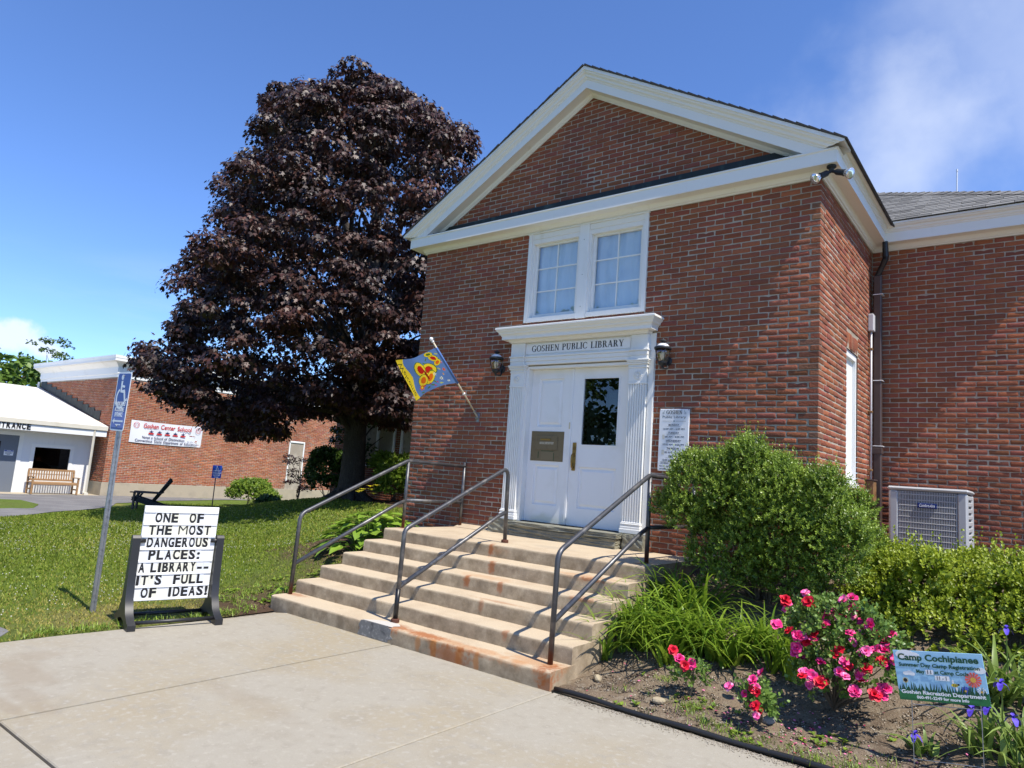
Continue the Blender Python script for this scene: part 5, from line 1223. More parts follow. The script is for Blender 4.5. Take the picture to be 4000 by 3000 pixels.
# ---- small blue library access sign on the far lawn
lz = float(hgt(-21.9, 5.75)); ls = thing('access_sign', (-21.95, 5.75, lz), 'small blue library access sign on a thin brown stake in the far lawn', 'sign')
MB().bbox((-21.97, 5.73, lz - .2), (-21.94, 5.76, .86), .004).build('stake', M['brown_metal'], ls)
LF = frame((-21.93, 5.75, 1.06), (0, 1, 0), (0, 0, 1))
me = MB().prism(rrect(.36, .46, .02), (0, 0, -.004), (1, 0, 0), (0, 1, 0), .004).mesh('plate'); place('sign_plate', me, mat('sign_blue_flat', lin((20, 66, 160)), .45), ls, LF)
flat('wheelchair_symbol', isa(.22, 0, .14), LF, M['sign_white'], ls)
for s, yy, w_ in (('LIBRARY', .03, .28), ('HANDICAPPED', -.05, .32), ('ACCESS', -.125, .25)):
    me = fit_width(text_mesh(s, .07, .0015), w_); me.transform(Matrix.Translation((0, yy, .002))); place('lettering', me, M['sign_white'], ls, LF)
flat('arrow', [[(.09, -.19), (.05, -.165), (.05, -.182), (-.09, -.182), (-.09, -.198), (.05, -.198), (.05, -.215)]], LF, M['sign_white'], ls)

# ================================================================ adirondack chair
cz = float(hgt(-20.3, 2.65)); ch = thing('garden_chair', (-20.2, 2.65, cz), 'dark slatted adirondack garden chair on the shaded lawn', 'chair')
def cpt(f_, s, z): return np.array([-20.15 - f_ * .56, 2.62 - f_ * .83, cz + z]) + s * np.array([-.83, .56, 0])   # f towards the front, s sideways
for s in (-.30, .30):
    MB().bar(cpt(.36, s, 0), cpt(.36, s, .52), .04, .11, .006, (1, 0, 0)).build('front_leg', M['dark_wood'], ch)
    MB().bar(cpt(.42, s * .86, .36), cpt(-.72, s * .86, .03), .035, .15, .006).build('side_rail', M['dark_wood'], ch)
    MB().bar(cpt(.48, s * 1.12, .535), cpt(-.36, s * 1.06, .53), .14, .03, .006).build('armrest', M['dark_wood'], ch)
    MB().bar(cpt(.30, s, .38), cpt(.22, s, .52), .03, .06, .004).build('arm_bracket', M['dark_wood'], ch)
for i in range(6):
    f_ = .40 - i * .095; zc = .375 - i * .028
    MB().bar(cpt(f_, -.29, zc), cpt(f_, .29, zc), .078, .02, .004).build('seat_slat', M['dark_wood'], ch)
for i in range(6):
    s = -.22 + i * .088; top = .98 - abs(i - 2.5) * .035
    MB().bar(cpt(-.10, s * .85, .22), cpt(-.56, s * 1.1, top + .03), .078, .02, .004, (1, 0, 0)).build('back_slat', M['dark_wood'], ch)
for z, f_ in ((.52, -.28), (.82, -.46)): MB().bar(cpt(f_ - .03, -.33, z), cpt(f_ - .03, .33, z), .04, .05, .004).build('back_brace', M['dark_wood'], ch)
# ================================================================ school
SXE, SYS, SGZ = -26.95, 3.975, -0.227
sch = thing('school_building', (SXE, SYS, SGZ), 'low brick school with white parapet cornice and white entrance porch beyond the lawn', 'building')
SFT, SCB, SCT = 0.29, 4.42, 5.25
b = MB(); b.box((-35.0, SYS + MO, SGZ - .2), (SXE - MO, 20.0, SCT - .1)); b.build('wall', M['mortar'], sch)
MB().box((-35.02, SYS - .03, SGZ - .2), (SXE + .03, 20.02, SFT)).build('foundation', M['foundation'], sch)
SB = []
srows = range(12, 80); sc_ = [(12.1, 12.98, 0.25, 2.6)]
lay(SB, rg, 'E', SXE, SYS + .005, 16.0, srows, lambda r: LB if odd(r) else LB / 2, sc_, wall_z0=SFT + .04)
lay(SB, rg, 'S', SYS, SXE, -34.9, srows, lambda r: LB if not odd(r) else LB / 2, [], wall_z0=SFT + .04)
SB = [q for q in SB if q[6] < SCB]
# the warmer bricks of the school
pv = POOL; V, F, T = brick_mass(SB); T = np.clip(T * np.array([1.28, 1.32, 1.2]), 0, .6)
o = part('brickwork', np_mesh('brickwork', V, F, T), M['brick'], sch); o['kind'] = 'stuff'
cprof = [(0, SCB), (.02, SCB), (.02, SCB + .12), (.05, SCB + .14), (.05, SCB + .40), (.08, SCB + .42), (.10, SCB + .47), (.20, SCB + .54), (.26, SCB + .60), (.30, SCB + .61), (.30, SCT - .12), (.31, SCT - .11), (.31, SCT), (0, SCT + .01)]
MB().sweep(cprof, [(-35.0, SYS + .5, -1, 0), (-35.0, SYS, -1, -1), (SXE, SYS, 1, -1), (SXE, 20.0, 1, 0)]).build('parapet_cornice', M['white'], sch, angle=.6)
b = MB().bbox((SXE - .02, 12.1, .6), (SXE + .03, 12.17, 2.6), .01).bbox((SXE - .02, 12.91, .6), (SXE + .03, 12.98, 2.6), .01).bbox((SXE - .02, 12.171, 2.52), (SXE + .03, 12.909, 2.6), .01)
b.build('door_frame', M['white'], sch)
MB().box((SXE - .06, 12.17, .6), (SXE - .02, 12.91, 2.52)).build('door', M['grey_door'], sch)
MB().tube([(-35.05, SYS - .06, SCB), (-35.05, SYS - .06, SGZ)], .05, 8).build('downspout', M['white'], sch)
# entrance porch
EXV, YS0, ZE = -26.98, -5.0, 2.44
RS = .218
b = MB(); xr = -34.8; b.prism([(EXV, ZE), (xr, ZE + RS * (EXV - xr)), (xr - 4, ZE + RS * (EXV - xr) - .8), (xr - 4, ZE + RS * (EXV - xr) - .9), (xr, ZE + RS * (EXV - xr) - .06), (EXV, ZE - .06)], (0, YS0, 0), (1, 0, 0), (0, 0, 1), -(SYS - .05 - YS0))
b.build('porch_roof', M['roof_white'], sch)
b = MB()
for q in range(7): yy = -4.2 + q * 1.25; b.prism([(EXV - .02, ZE + .006), (xr, ZE + RS * (EXV - xr) + .002), (xr, ZE + RS * (EXV - xr) + .012), (EXV - .02, ZE + .016)], (0, yy, 0), (1, 0, 0), (0, 0, 1), .05)
each(b, 'roof_seam', M['roof_white'], sch)
MB().bbox((SXE - .01, 8.6, 1.0), (SXE + .02, 8.85, 1.12), .004).build('wall_vent', M['lead'], sch)
MB().bbox((-28.9, SYS - .02, 1.35), (-28.55, SYS + .01, 1.6), .004).build('wall_vent', M['lead'], sch)
MB().bbox((EXV - .12, YS0, ZE - .17), (EXV + .03, SYS - .06, ZE + .005), .012).build('gutter', M['beige_metal'], sch)
MB().box((EXV - .16, YS0, ZE - .40), (EXV - .02, SYS - .07, ZE - .18)).build('fascia', M['siding'], sch)
MB().box((EXV - .75, YS0, ZE - .24), (EXV - .161, SYS - .07, ZE - .2)).build('soffit', M['siding'], sch)
XW = -27.68
wy0, wy1, wz0, wz1 = 1.80, 2.98, .61, 1.47; dy0, dy1, dz1 = -.1, 1.26, 1.84
b = MB(); wall_sheet(b, XW, 'x', [YS0, dy0, dy1, wy0, wy1, SYS - .25], [SGZ, wz0, wz1, dz1, 2.3], [(wy0, wy1, wz0, wz1), (dy0, dy1, SGZ, dz1)])
wl = b.build('porch_wall', M['siding'], sch)
b = MB(); yy = YS0
while yy < SYS - .3:
    if not (dy0 - .15 < yy < dy1 + .15):
        if wy0 - .12 < yy < wy1 + .12: b.box((XW, yy, SGZ), (XW + .006, yy + .012, wz0 - .1)).box((XW, yy, wz1 + .12), (XW + .006, yy + .012, 2.19))
        else: b.box((XW, yy, SGZ), (XW + .006, yy + .012, 2.19))
    yy += .2
each(b, 'batten', M['siding'], wl)
b = MB()
for bx in ((wy0 - .12, wz0 - .1, wy0, wz1 + .12), (wy1, wz0 - .1, wy1 + .12, wz1 + .12), (wy0, wz1, wy1, wz1 + .12), (wy0, wz0 - .1, wy1, wz0)): b.box((XW - .02, bx[0], bx[1]), (XW + .02, bx[2], bx[3]))
pw = b.build('porch_window', M['white'], sch)
MB().box((XW - .03, wy0, wz0), (XW - .022, wy1, wz1)).build('pane', glassmat('dark_pane', .09, (.05, .06, .06)), pw)
MB().box((XW - .5, wy0 - .1, wz0 - .1), (XW - .45, wy1 + .1, wz1 + .1)).build('interior', M['dark'], pw)
b = MB().box((XW - .02, dy1, SGZ), (XW + .022, dy1 + .13, dz1 + .12)).box((XW - .02, dy0 - .13, SGZ), (XW + .022, dy0, dz1 + .12)).box((XW - .02, dy0, dz1), (XW + .022, dy1, dz1 + .12)); b.build('porch_door_frame', M['white'], sch)
dd = MB().box((XW - .05, dy0, SGZ + .03), (XW - .01, dy1, dz1)).build('porch_door', M['grey_door'], sch)
MB().box((XW - .012, .1, .85), (XW - .006, .72, 1.6)).build('pane', M['dark'], dd)
NF = frame((XW - .008, 1.0, 1.2), (0, 1, 0), (0, 0, 1))
me = MB().box((-.145, -.095, 0), (.145, .095, .003)).mesh('n'); place('notice', me, M['sign_white'], dd, NF)
flat('notice', [[(-.14, .05), (.14, .05), (.14, .09), (-.14, .09)]], NF, M['sign_blue'], dd, .0035)
for s, yy, w_, mm in (('NOTICE', .07, .12, 'sign_white'), ('PLEASE PROCEED TO', .02, .24, 'ink'), ('LOWER SECURITY', -.025, .22, 'ink'), ('DOOR', -.065, .1, 'ink')):
    me = fit_width(text_mesh(s, .04, .001), w_); me.transform(Matrix.Translation((0, yy, .0045))); place('notice', me, M[mm], dd, NF)
b = MB().tube([(EXV - .02, 3.47, SGZ), (EXV - .02, 3.47, ZE - .18)], .045, 4); b.bbox((EXV - .1, 3.40, SGZ), (EXV + .05, 3.54, SGZ + .12), .01); b.build('porch_post', M['beige_metal'], sch)
MB().bbox((-28.6, YS0, SGZ - .05), (-26.9, SYS - .04, SGZ + .03), .01).build('porch_slab', M['foundation'], sch)
# stepped flashing along the porch roof
for i in range(11):
    x = -28.0 - i * .62; z = ZE + RS * (EXV - x)
    MB().prism([(x, z + .02), (x - .64, z + .16), (x - .64, z + .42), (x, z + .42)], (0, SYS - .012, 0), (1, 0, 0), (0, 0, 1), .01).build('step_flashing', M['lead'], sch)
TF = frame((EXV - .017, .735, 2.165), (0, 1, 0), (0, 0, 1))
for q, c in enumerate('ENTRANCE'):
    me = fit_width(text_mesh(c, .27, .012, thick=.02), .125); me.transform(Matrix.Translation(((q - 3.5) * .155, 0, 0))); place('letter', me, M['ink'], sch, TF)

# ---- banner on the school wall
bn = thing('school_banner', (SXE + .02, 5.98, 1.93), 'white vinyl school banner with red heading hung on the brick school wall', 'banner')
n = 30; vs = []
for i in range(n + 1):
    u = i / n
    for j in range(9):
        v = j / 8; sag = .03 * math.sin(PI * u) * (1 if j == 8 else .6); vs.append((SXE + .022 + .012 * math.sin(11 * u + 3 * v) + .01 * math.sin(5 * u), 4.72 + 2.98 * u, 1.93 + .885 * v - sag))
me = MB().add(vs, [(i * 9 + j, (i + 1) * 9 + j, (i + 1) * 9 + j + 1, i * 9 + j + 1) for i in range(n) for j in range(8)]).mesh('banner', True); part('sheet', me, mat('white_vinyl', (.70, .71, .74), .45), bn)
BF = frame((SXE + .05, 6.2, 2.36), (0, 1, 0), (0, 0, 1)); red = mat('red_ink', lin((190, 48, 44)), .6); navy = mat('navy_ink', lin((40, 44, 84)), .6)
for s, sz, bo, wd_, x, yy, mm in (('Goshen Center School', .26, .004, 2.0, .0, .26, red), ('Named a School of Distinction', .15, .002, 1.75, -.12, -.2, navy), ('by the', .09, 0, .24, 1.0, -.235, navy), ('Connecticut State Department of Education', .15, .002, 2.6, .03, -.34, navy)):
    ws = s.split(); tot = sum(len(w) for w in ws) + .8 * (len(ws) - 1); cu_ = x - wd_ / 2
    for w in ws:
        ww_ = wd_ * len(w) / tot; me = fit_width(text_mesh(w, sz, bo), ww_ * .97); me.transform(Matrix.Translation((cu_ + ww_ / 2, yy, 0))); place('word', me, mm, bn, BF); cu_ += ww_ + wd_ * .8 / tot
def star(cx, cy, r): return [(cx + (r if k % 2 == 0 else r * .42) * math.sin(PI * k / 5), cy + (r if k % 2 == 0 else r * .42) * math.cos(PI * k / 5)) for k in range(10)]
flat('star', [star(x, .03, .10) for x in (-.66, -.33, 0, .33, .66)], BF, navy, bn)
flat('ribbon', [[(x - .12, -.03), (x - .09, .0), (x + .09, .0), (x + .12, -.03), (x + .09, -.06), (x - .09, -.06)] for x in (-.66, -.33, 0, .33, .66)], BF, red, bn, .003)
flat('monogram', [stroke(arc(x, .27, .11, 0, 352, 24), .014) for x in (-1.27, 1.3)] + [stroke([(x - .08, .33), (x - .04, .20), (x, .33), (x + .04, .20), (x + .08, .33)], .016) for x in (-1.27, 1.3)], BF, red, bn)

# ---- wooden bench by the porch
bx0 = -27.30; bz = SGZ + .03
bn2 = thing('wooden_bench', (bx0 + .1, 2.35, bz), 'weathered teak slatted bench against the white porch wall', 'bench')
for y in (1.62, 3.10):
    MB().bar((bx0 + .46, y, bz), (bx0 + .46, y, bz + .60), .06, .06, .006).build('front_leg', M['teak'], bn2)
    MB().bar((bx0 + .0, y, bz), (bx0 - .06, y, bz + .86), .06, .06, .006).build('back_leg', M['teak'], bn2)
    MB().bar((bx0 - .02, y, bz + .61), (bx0 + .52, y, bz + .62), .07, .03, .006).build('armrest', M['teak'], bn2)
    MB().bar((bx0 + .0, y, bz + .18), (bx0 + .46, y, bz + .18), .035, .05, .004).build('stretcher', M['teak'], bn2)
for k in range(5): MB().bar((bx0 + .04 + k * .1, 1.58, bz + .42), (bx0 + .04 + k * .1, 3.14, bz + .42), .075, .025, .004).build('seat_slat', M['teak'], bn2)
for z in (.50, .86): MB().bar((bx0 - .035 - (z - .5) * .07, 1.60, bz + z), (bx0 - .035 - (z - .5) * .07, 3.12, bz + z), .03, .07, .004).build('back_rail', M['teak'], bn2)
MB().bar((bx0 + .47, 1.64, bz + .38), (bx0 + .47, 3.08, bz + .38), .03, .07, .004).build('apron', M['teak'], bn2)
for k in range(17):
    y = 1.70 + k * .083; MB().bar((bx0 - .035, y, bz + .52), (bx0 - .058, y, bz + .84), .045, .015, .003, (1, 0, 0)).build('back_slat', M['teak'], bn2)

# ================================================================ camp yard sign
cs = thing('yard_sign', (1.40, -2.62, .08), 'blue and green day camp yard sign on wire stakes in the flower bed', 'sign')
sc = (-2.62 - CAM_POS[1]) / (-2.8 - CAM_POS[1])
def cz_(x, z): return np.array([CAM_POS[0] + (x - CAM_POS[0]) * sc, -2.62, CAM_POS[2] + (z - CAM_POS[2]) * sc])
TL, TR_, BR, BL = cz_(1.138, .748), cz_(1.599, .811), cz_(1.629, .535), cz_(1.177, .463)
ctr = (TL + TR_ + BR + BL) / 4; u_ = ((TR_ - TL) + (BR - BL)) / 2; v_ = ((TL - BL) + (TR_ - BR)) / 2; CW, CH = np.linalg.norm(u_), np.linalg.norm(v_)
u_ /= CW; v_ = v_ - u_ * (u_ @ v_); v_ /= np.linalg.norm(v_); CFm = frame(ctr, u_, v_)
k = CW / .61; hh = CH / 2; hw = CW / 2
me = MB().bbox((-hw, -hh, -.005), (hw, hh, 0), .0015).mesh('p'); place('panel', me, mat('camp_blue', lin((150, 196, 224)), .45, coat=.15), cs, CFm)
grn = mat('camp_green', lin((36, 110, 62)), .5); dgrn = mat('camp_dark_green', lin((22, 74, 50)), .5)
gp = [(-hw, -hh), (hw, -hh), (hw, -hh * .50)] 
nn_ = 34; gp += [(hw - 2 * hw * q / nn_, -hh * (.52 + .10 * (q % 2) - .06 * math.sin(q * 1.3))) for q in range(1, nn_)] + [(-hw, -hh * .55)]
flat('grass_print', [gp], CFm, grn, cs, .0003)
bl_ = []
rgc = random.Random(3)
for q in range(36):
    x = -hw + .012 + (2 * hw - .024) * q / 35; h_ = hh * rgc.uniform(.10, .34); dx = rgc.uniform(-.012, .012); bl_.append([(x - .006, -hh * .60), (x + .006, -hh * .60), (x + dx, -hh * .55 + h_)])
flat('grass_blades', bl_, CFm, dgrn, cs, .0005, .0001)
flat('cloud', [disc(-hw * .72, hh * .84, .055, 14, .028), disc(-hw * .55, hh * .80, .04, 14, .022), disc(hw * .9, hh * .35, .03, 12, .018), disc(-hw * .68, hh * .10, .02, 12, .014), disc(-hw * .76, hh * .08, .018, 12, .012), disc(-hw * .62, hh * .06, .016, 12, .011)], CFm, M['sign_white'], cs, .0004)
for s, sz, bo, wd_, x, yy, mm in (('Camp Cochipianee', .058, .0022, 1.80 * hw, .0, .73 * hh, dgrn), ('Summer Day Camp Registration', .034, .0012, 1.80 * hw, .0, .43 * hh, dgrn), ('May', .033, .0012, .19 * hw, -.42 * hw, .18 * hh, dgrn), ('at Camp Coch', .033, .0012, .74 * hw, .26 * hw, .18 * hh, dgrn),
                               ('11', .034, .0006, .085 * hw, -.22 * hw, .17 * hh, M['ink']), ('11 - 1', .034, .0006, .21 * hw, .04 * hw, -.04 * hh, M['ink']), ('Goshen Recreation Department', .033, .0012, 1.86 * hw, .0, -.66 * hh, M['sign_white']), ('860-491-2249 for more info', .026, .0010, 1.15 * hw, -.02 * hw, -.85 * hh, M['sign_white'])):
    me = fit_width(text_mesh(s, sz * k * 1.15, bo * k, thick=.0003), wd_); me.transform(Matrix.Translation((x, yy, .0056))); place('lettering', me, mm, cs, CFm)
flat('sticker', [[(-.30 * hw, .08 * hh), (-.13 * hw, .08 * hh), (-.13 * hw, .27 * hh), (-.30 * hw, .27 * hh)], [(-.11 * hw, -.13 * hh), (.21 * hw, -.13 * hh), (.21 * hw, .06 * hh), (-.11 * hw, .06 * hh)]], CFm, M['sign_white'], cs, .0045, .0003)
def daisy(cx, cy, r, n=14): 
    P = []
    for q in range(n):
        a = 2 * PI * q / n; P.append([(cx + r * .25 * math.cos(a + .2), cy + r * .25 * math.sin(a + .2)), (cx + r * .95 * math.cos(a + .17), cy + r * .95 * math.sin(a + .17)), (cx + r * math.cos(a), cy + r * math.sin(a)), (cx + r * .95 * math.cos(a - .17), cy + r * .95 * math.sin(a - .17)), (cx + r * .25 * math.cos(a - .2), cy + r * .25 * math.sin(a - .2))])
    return P
flat('flower_stem', [stroke([(.70 * hw, -.05 * hh), (.66 * hw, -.5 * hh)], .006), stroke([(-.8 * hw, -.25 * hh), (-.8 * hw, -.55 * hh)], .004)], CFm, grn, cs, .0008)
flat('printed_daisy', daisy(.72 * hw, -.02 * hh, .043), CFm, mat('coral_ink', lin((226, 96, 84)), .5), cs, .001, .0002)
flat('printed_daisy', daisy(.52 * hw, -.47 * hh, .026), CFm, mat('blue_ink', lin((72, 84, 190)), .5), cs, .001, .0002)
flat('printed_daisy', daisy(.86 * hw, -.46 * hh, .026, 10), CFm, M['sign_white'], cs, .001, .0002)
flat('printed_daisy', daisy(-.80 * hw, -.20 * hh, .016, 10), CFm, mat('straw_ink', lin((226, 190, 90)), .5), cs, .001, .0002)
flat('flower_centre', [disc(.72 * hw, -.02 * hh, .015, 12), disc(.52 * hw, -.47 * hh, .006, 8), disc(.86 * hw, -.46 * hh, .006, 8)], CFm, mat('gold_ink', lin((214, 168, 70)), .5), cs, .0042, .0002)
flat('flower_centre', [disc(-.80 * hw, -.20 * hh, .011, 10)], CFm, M['ink'], cs, .0042, .0002)
flat('printed_bee', [disc(.30 * hw, -.28 * hh, .018, 12, .010)], CFm, mat('bee_yellow', lin((226, 200, 60)), .5), cs, .001, .0002)
flat('printed_bee', [[(.27 * hw + q * .008, -.28 * hh - .008), (.27 * hw + q * .008 + .003, -.28 * hh - .008), (.27 * hw + q * .008 + .003, -.28 * hh + .008), (.27 * hw + q * .008, -.28 * hh + .008)] for q in range(3)] + [disc(.385 * hw, -.25 * hh, .006, 8)], CFm, M['ink'], cs, .0014, .0002)
flat('printed_bee', [disc(.27 * hw, -.14 * hh, .006, 8, .012), disc(.33 * hw, -.42 * hh, .006, 8, .012)], CFm, M['sign_white'], cs, .0012, .0002)
for x in (-.36, .40):
    p0 = ctr + u_ * (x * CW) - v_ * (hh - .03) - np.array([0, -.004, 0]); p1 = np.array([p0[0] + .015, p0[1] - .0, -.02])
    MB().tube([p0, p1], .0026, 6).build('wire_stake', M['galv'], cs)
q0 = ctr - v_ * (hh + .022); MB().tube([q0 - u_ * .36 * CW, q0 + u_ * .40 * CW], .0024, 6).build('wire_stake', M['galv'], cs)
q0 = np.array([ctr[0] + .02, -2.616, .115]); MB().tube([q0 - u_ * .34 * CW, q0 + u_ * .40 * CW], .0024, 6).build('wire_stake', M['galv'], cs)

# ================================================================ black bed edging and loose stones
eg = MB().tube([(-1.17 + i * .15, -3.015 + .012 * math.sin(i * .7) - .0008 * i, .018 + .006 * math.sin(i * 1.1)) for i in range(60)], .0185, 10).build('bed_edging', M['black_plastic'], None, True)
tag(eg, 'black plastic edging strip between walkway and flower bed', 'edging')
def stone(loc, s, label, seed, m=None):
    bm = bmesh.new(); bmesh.ops.create_icosphere(bm, subdivisions=2, radius=1.0); rgs = np.random.default_rng(seed)
    ax = rgs.standard_normal((5, 3)); ax /= np.linalg.norm(ax, axis=1)[:, None]; cut = rgs.uniform(.55, .9, 5)
    for v in bm.verts:
        for a, c in zip(ax, cut):
            d = float(np.dot(a, v.co[:])) - c
            if d > 0: v.co -= Vector((a * d).tolist())
        v.co = Vector((v.co.x * s[0], v.co.y * s[1], v.co.z * s[2]))
    me = bpy.data.meshes.new('stone'); bm.to_mesh(me); bm.free(); o = part('stone', me, m or M_st); o.location = loc; o.rotation_euler = (0, 0, seed); tag(o, label, 'stone'); return o
M_st = mat('tan_stone', (.36, .30, .20), .9, var=[(12, (.26, .21, .14), .5, .7)], bump=(40, .5, .01))
def bz_(x, y): return float(hbed(x, y))
stone((-1.02, -2.62, bz_(-1.02, -2.62) + .02), (.05, .04, .03), 'rounded tan stone beside the bottom step corner', 2)
stone((-.42, -2.74, bz_(-.42, -2.74) + .018), (.055, .04, .032), 'yellowish flat stone in the soil near the black edging', 4)
stone((.33, -2.58, bz_(.33, -2.58) + .012), (.05, .04, .03), 'grey stone under the small pink rose', 7, mat('grey_stone', (.25, .24, .22), .9, bump=(40, .5, .01)))
# ================================================================ vegetation helpers
MAPLE_H = np.array([(0, 0, 0), (.40, .0, -.06), (.25, .22, -.03), (.58, .54, -.10), (.21, .50, -.02), (.17, .70, -.04), (0, 1.0, -.14)])
MAPLE_V = np.concatenate([MAPLE_H, MAPLE_H * np.array([-1, 1, 1])]); MAPLE_F = np.array([[0, 1, 2, 3, 4, 5, 6], [13, 12, 11, 10, 9, 8, 7]])
LEAF_V = np.array([(0, 0, 0), (.26, .45, .05), (0, 1, -.06), (-.26, .45, .05)]); LEAF_F = np.array([[0, 1, 2, 3]])
OVAL_V = np.array([(0, 0, 0), (.30, .25, .05), (.34, .6, .04), (0, 1, -.08), (-.34, .6, .04), (-.30, .25, .05)]); OVAL_F = np.array([[0, 1, 2, 3], [0, 3, 4, 5]])
def rdir(n, rg): return norm(rg.standard_normal((n, 3)))
def crown(centres, radii, per, size, rg, TV=MAPLE_V, TF=MAPLE_F, droop=.75, flat_=.7, keep=None, tone=None):
    """leaves on the outer skin of many small boughs"""
    P, Rm, S, T = [], [], [], []
    for c, r in zip(centres, radii):
        d = rdir(per, rg); d[:, 2] = np.where(d[:, 2] < -.25, -d[:, 2] * .6, d[:, 2]); d = norm(d)
        p = c + d * r * np.array([1, 1, flat_]) * rg.uniform(.62, 1.06, (per, 1))
        out = d.copy(); out[:, 2] *= .3
        tip = norm(out) * .62 + np.array([0, 0, -droop]) + rg.standard_normal((per, 3)) * .38
        nrm = norm(d * .8 + np.array([0, 0, .55]) + rg.standard_normal((per, 3)) * .45)
        P.append(p); Rm.append(frames(tip, nrm)); S.append(rg.uniform(size[0], size[1], per)); T.append(np.clip(rg.beta(1.3, 3.2, per) + .15 * rg.standard_normal(), 0, 1))
    P, Rm, S, T = map(np.concatenate, (P, Rm, S, T))
    if keep is not None:
        k = keep(P); P, Rm, S, T = P[k], Rm[k], S[k], T[k]
    V, F, tn = scatter(TV, TF, P, Rm, S, T); return V, F, tn
def limb_path(a, b, rg, n=7, sway=.06):
    a, b = np.array(a, float), np.array(b, float); L = np.linalg.norm(b - a); pts = []
    off = rg.standard_normal(3) * sway * L
    for i in range(n + 1):
        t = i / n; pts.append(a + (b - a) * t + off * math.sin(PI * t) + np.array([0, 0, .10 * L * math.sin(PI * t)]) + rg.standard_normal(3) * .012 * L * (0 < i < n))
    return pts

# ================================================================ purple maple
rm = np.random.default_rng(21)
TB = np.array([-12.9, 4.46, .72]); FH = np.array([-math.sin(YAW), math.cos(YAW), 0]); RH = np.array([math.cos(YAW), math.sin(YAW), 0])
zk = [2.0, 2.4, 3.0, 3.8, 4.4, 5.1, 6.3, 7.4, 9.1, 10.4, 12.0, 12.7, 13.2, 13.6]
lk = [-3.2, -4.8, -5.8, -6.35, -6.2, -5.7, -5.9, -5.3, -4.9, -4.05, -3.9, -3.2, -1.9, -.9]
rk = [.2, 1.2, 1.8, 2.6, 3.0, 3.3, 3.5, 3.5, 3.3, 3.1, 2.3, .7, -.2, -.9]
cs_, rs_ = [], []
LIT = [np.array(q) for q in ((-12.35, 5.6, 1.3), (-12.0, 5.6, 1.0), (-14.4, 5.2, 1.9), (-22.3, 7.4, .3), (-21.7, 7.3, .3))]; SD = np.array(SUN_DIR)   # low bushes that stand in the sun
def blocks_sun(p, rad): return any(np.linalg.norm(np.cross(p - q, SD)) < rad * .7 + .3 for q in LIT)
tries = 0
OUT = np.array([(775, 126), (700, 145), (605, 170), (550, 210), (535, 322), (448, 410), (412, 535), (340, 608), (365, 700), (297, 752), (283, 800), (312, 868), (385, 916), (445, 922), (505, 955), (600, 968), (690, 935), (730, 910), (790, 910), (868, 940), (1000, 932), (1300, 500), (1075, 340), (1045, 312), (1018, 262), (960, 254), (880, 194), (830, 152)]) * 1.8083
def in_poly(q, P):
    a = False
    for i in range(len(P)):
        (x0, y0), (x1, y1) = P[i - 1], P[i]
        if (y0 > q[1]) != (y1 > q[1]) and q[0] < (x1 - x0) * (q[1] - y0) / (y1 - y0) + x0: a = not a
    return a
while len(cs_) < 470 and tries < 60000:
    tries += 1
    z = rm.uniform(2.1, 13.3); l, r = np.interp(z, zk, lk), np.interp(z, zk, rk); rad = rm.uniform(.36, .78) * (1.0 if z < 11 else .8)
    hw_, mid = (r - l) / 2, (r + l) / 2; a = rm.uniform(0, 2 * PI); q = math.sqrt(rm.uniform(.34, 1.0))
    lat = mid + max(.1, hw_ - rad * .72) * q * math.cos(a); dep = -.7 + max(.2, min(4.0, hw_ * .9) - rad * .7) * q * math.sin(a)
    if z < 3.0 and abs(lat) < 1.0 and dep < .8: continue
    p = TB + RH * lat + FH * dep; p[2] = z
    if p[1] > 5.6 and z < 6.2: continue
    if blocks_sun(p, rad): continue
    if not all(in_poly(project(p + o_)[:2], OUT) for o_ in (RH * rad * .8, -RH * rad * .8, np.array([0, 0, rad * .62]), np.array([0, 0, -rad * .3]))): continue
    if p[0] > -7.4 and p[1] > -1.2 and z < 8.5: continue
    if len(cs_) and np.min(np.linalg.norm(np.array(cs_) - p, axis=1)) < .34: continue
    cs_.append(p); rs_.append(rad)
tries = 0; n0 = len(cs_)
while len(cs_) < n0 + 24 and tries < 2500:
    tries += 1; z = rm.uniform(2.5, 4.6); lat = rm.uniform(.2, 2.7); dep = rm.uniform(-2.6, .2); rad = rm.uniform(.3, .52); p = TB + RH * lat + FH * dep; p[2] = z
    if p[0] > -7.6 or np.linalg.norm(np.cross(p - LIT[0], SD)) < rad * .6 + .2 or not in_poly(project(p)[:2], OUT) or np.min(np.linalg.norm(np.array(cs_) - p, axis=1)) < .3: continue
    cs_.append(p); rs_.append(rad)
n0 = len(cs_); tries = 0
while len(cs_) < n0 + 46 and tries < 6000:      # the lowest drooping boughs
    tries += 1; z = rm.uniform(1.95, 3.9); lat = rm.uniform(-5.0, 2.4); dep = rm.uniform(-3.2, 1.2); rad = rm.uniform(.34, .6); p = TB + RH * lat + FH * dep; p[2] = z
    if p[0] > -7.4 or blocks_sun(p, rad) or (abs(lat) < .8 and z < 2.6): continue
    if not all(in_poly(project(p + o_)[:2], OUT) for o_ in (RH * rad * .8, -RH * rad * .8, np.array([0, 0, -rad * .3]))): continue
    if np.min(np.linalg.norm(np.array(cs_) - p, axis=1)) < .34: continue
    cs_.append(p); rs_.append(rad)
V, F, T = crown(cs_, rs_, 225, (.075, .135), rm, droop=.9, flat_=.62, keep=lambda P: ~((P[:, 1] > 6.3) & (P[:, 2] < 5.2)) & ~((P[:, 0] > -6.6) & (P[:, 2] < 7.6)) & (P[:, 2] > 1.75))
mt = thing('maple_tree', tuple(TB), 'large dark purple maple tree left of the library portico', 'tree')
mleaf = leafmat('purple_maple_leaf', (.025, .0135, .0120), (.105, .034, .020), rough=.52, trans=.10, spec=.55)
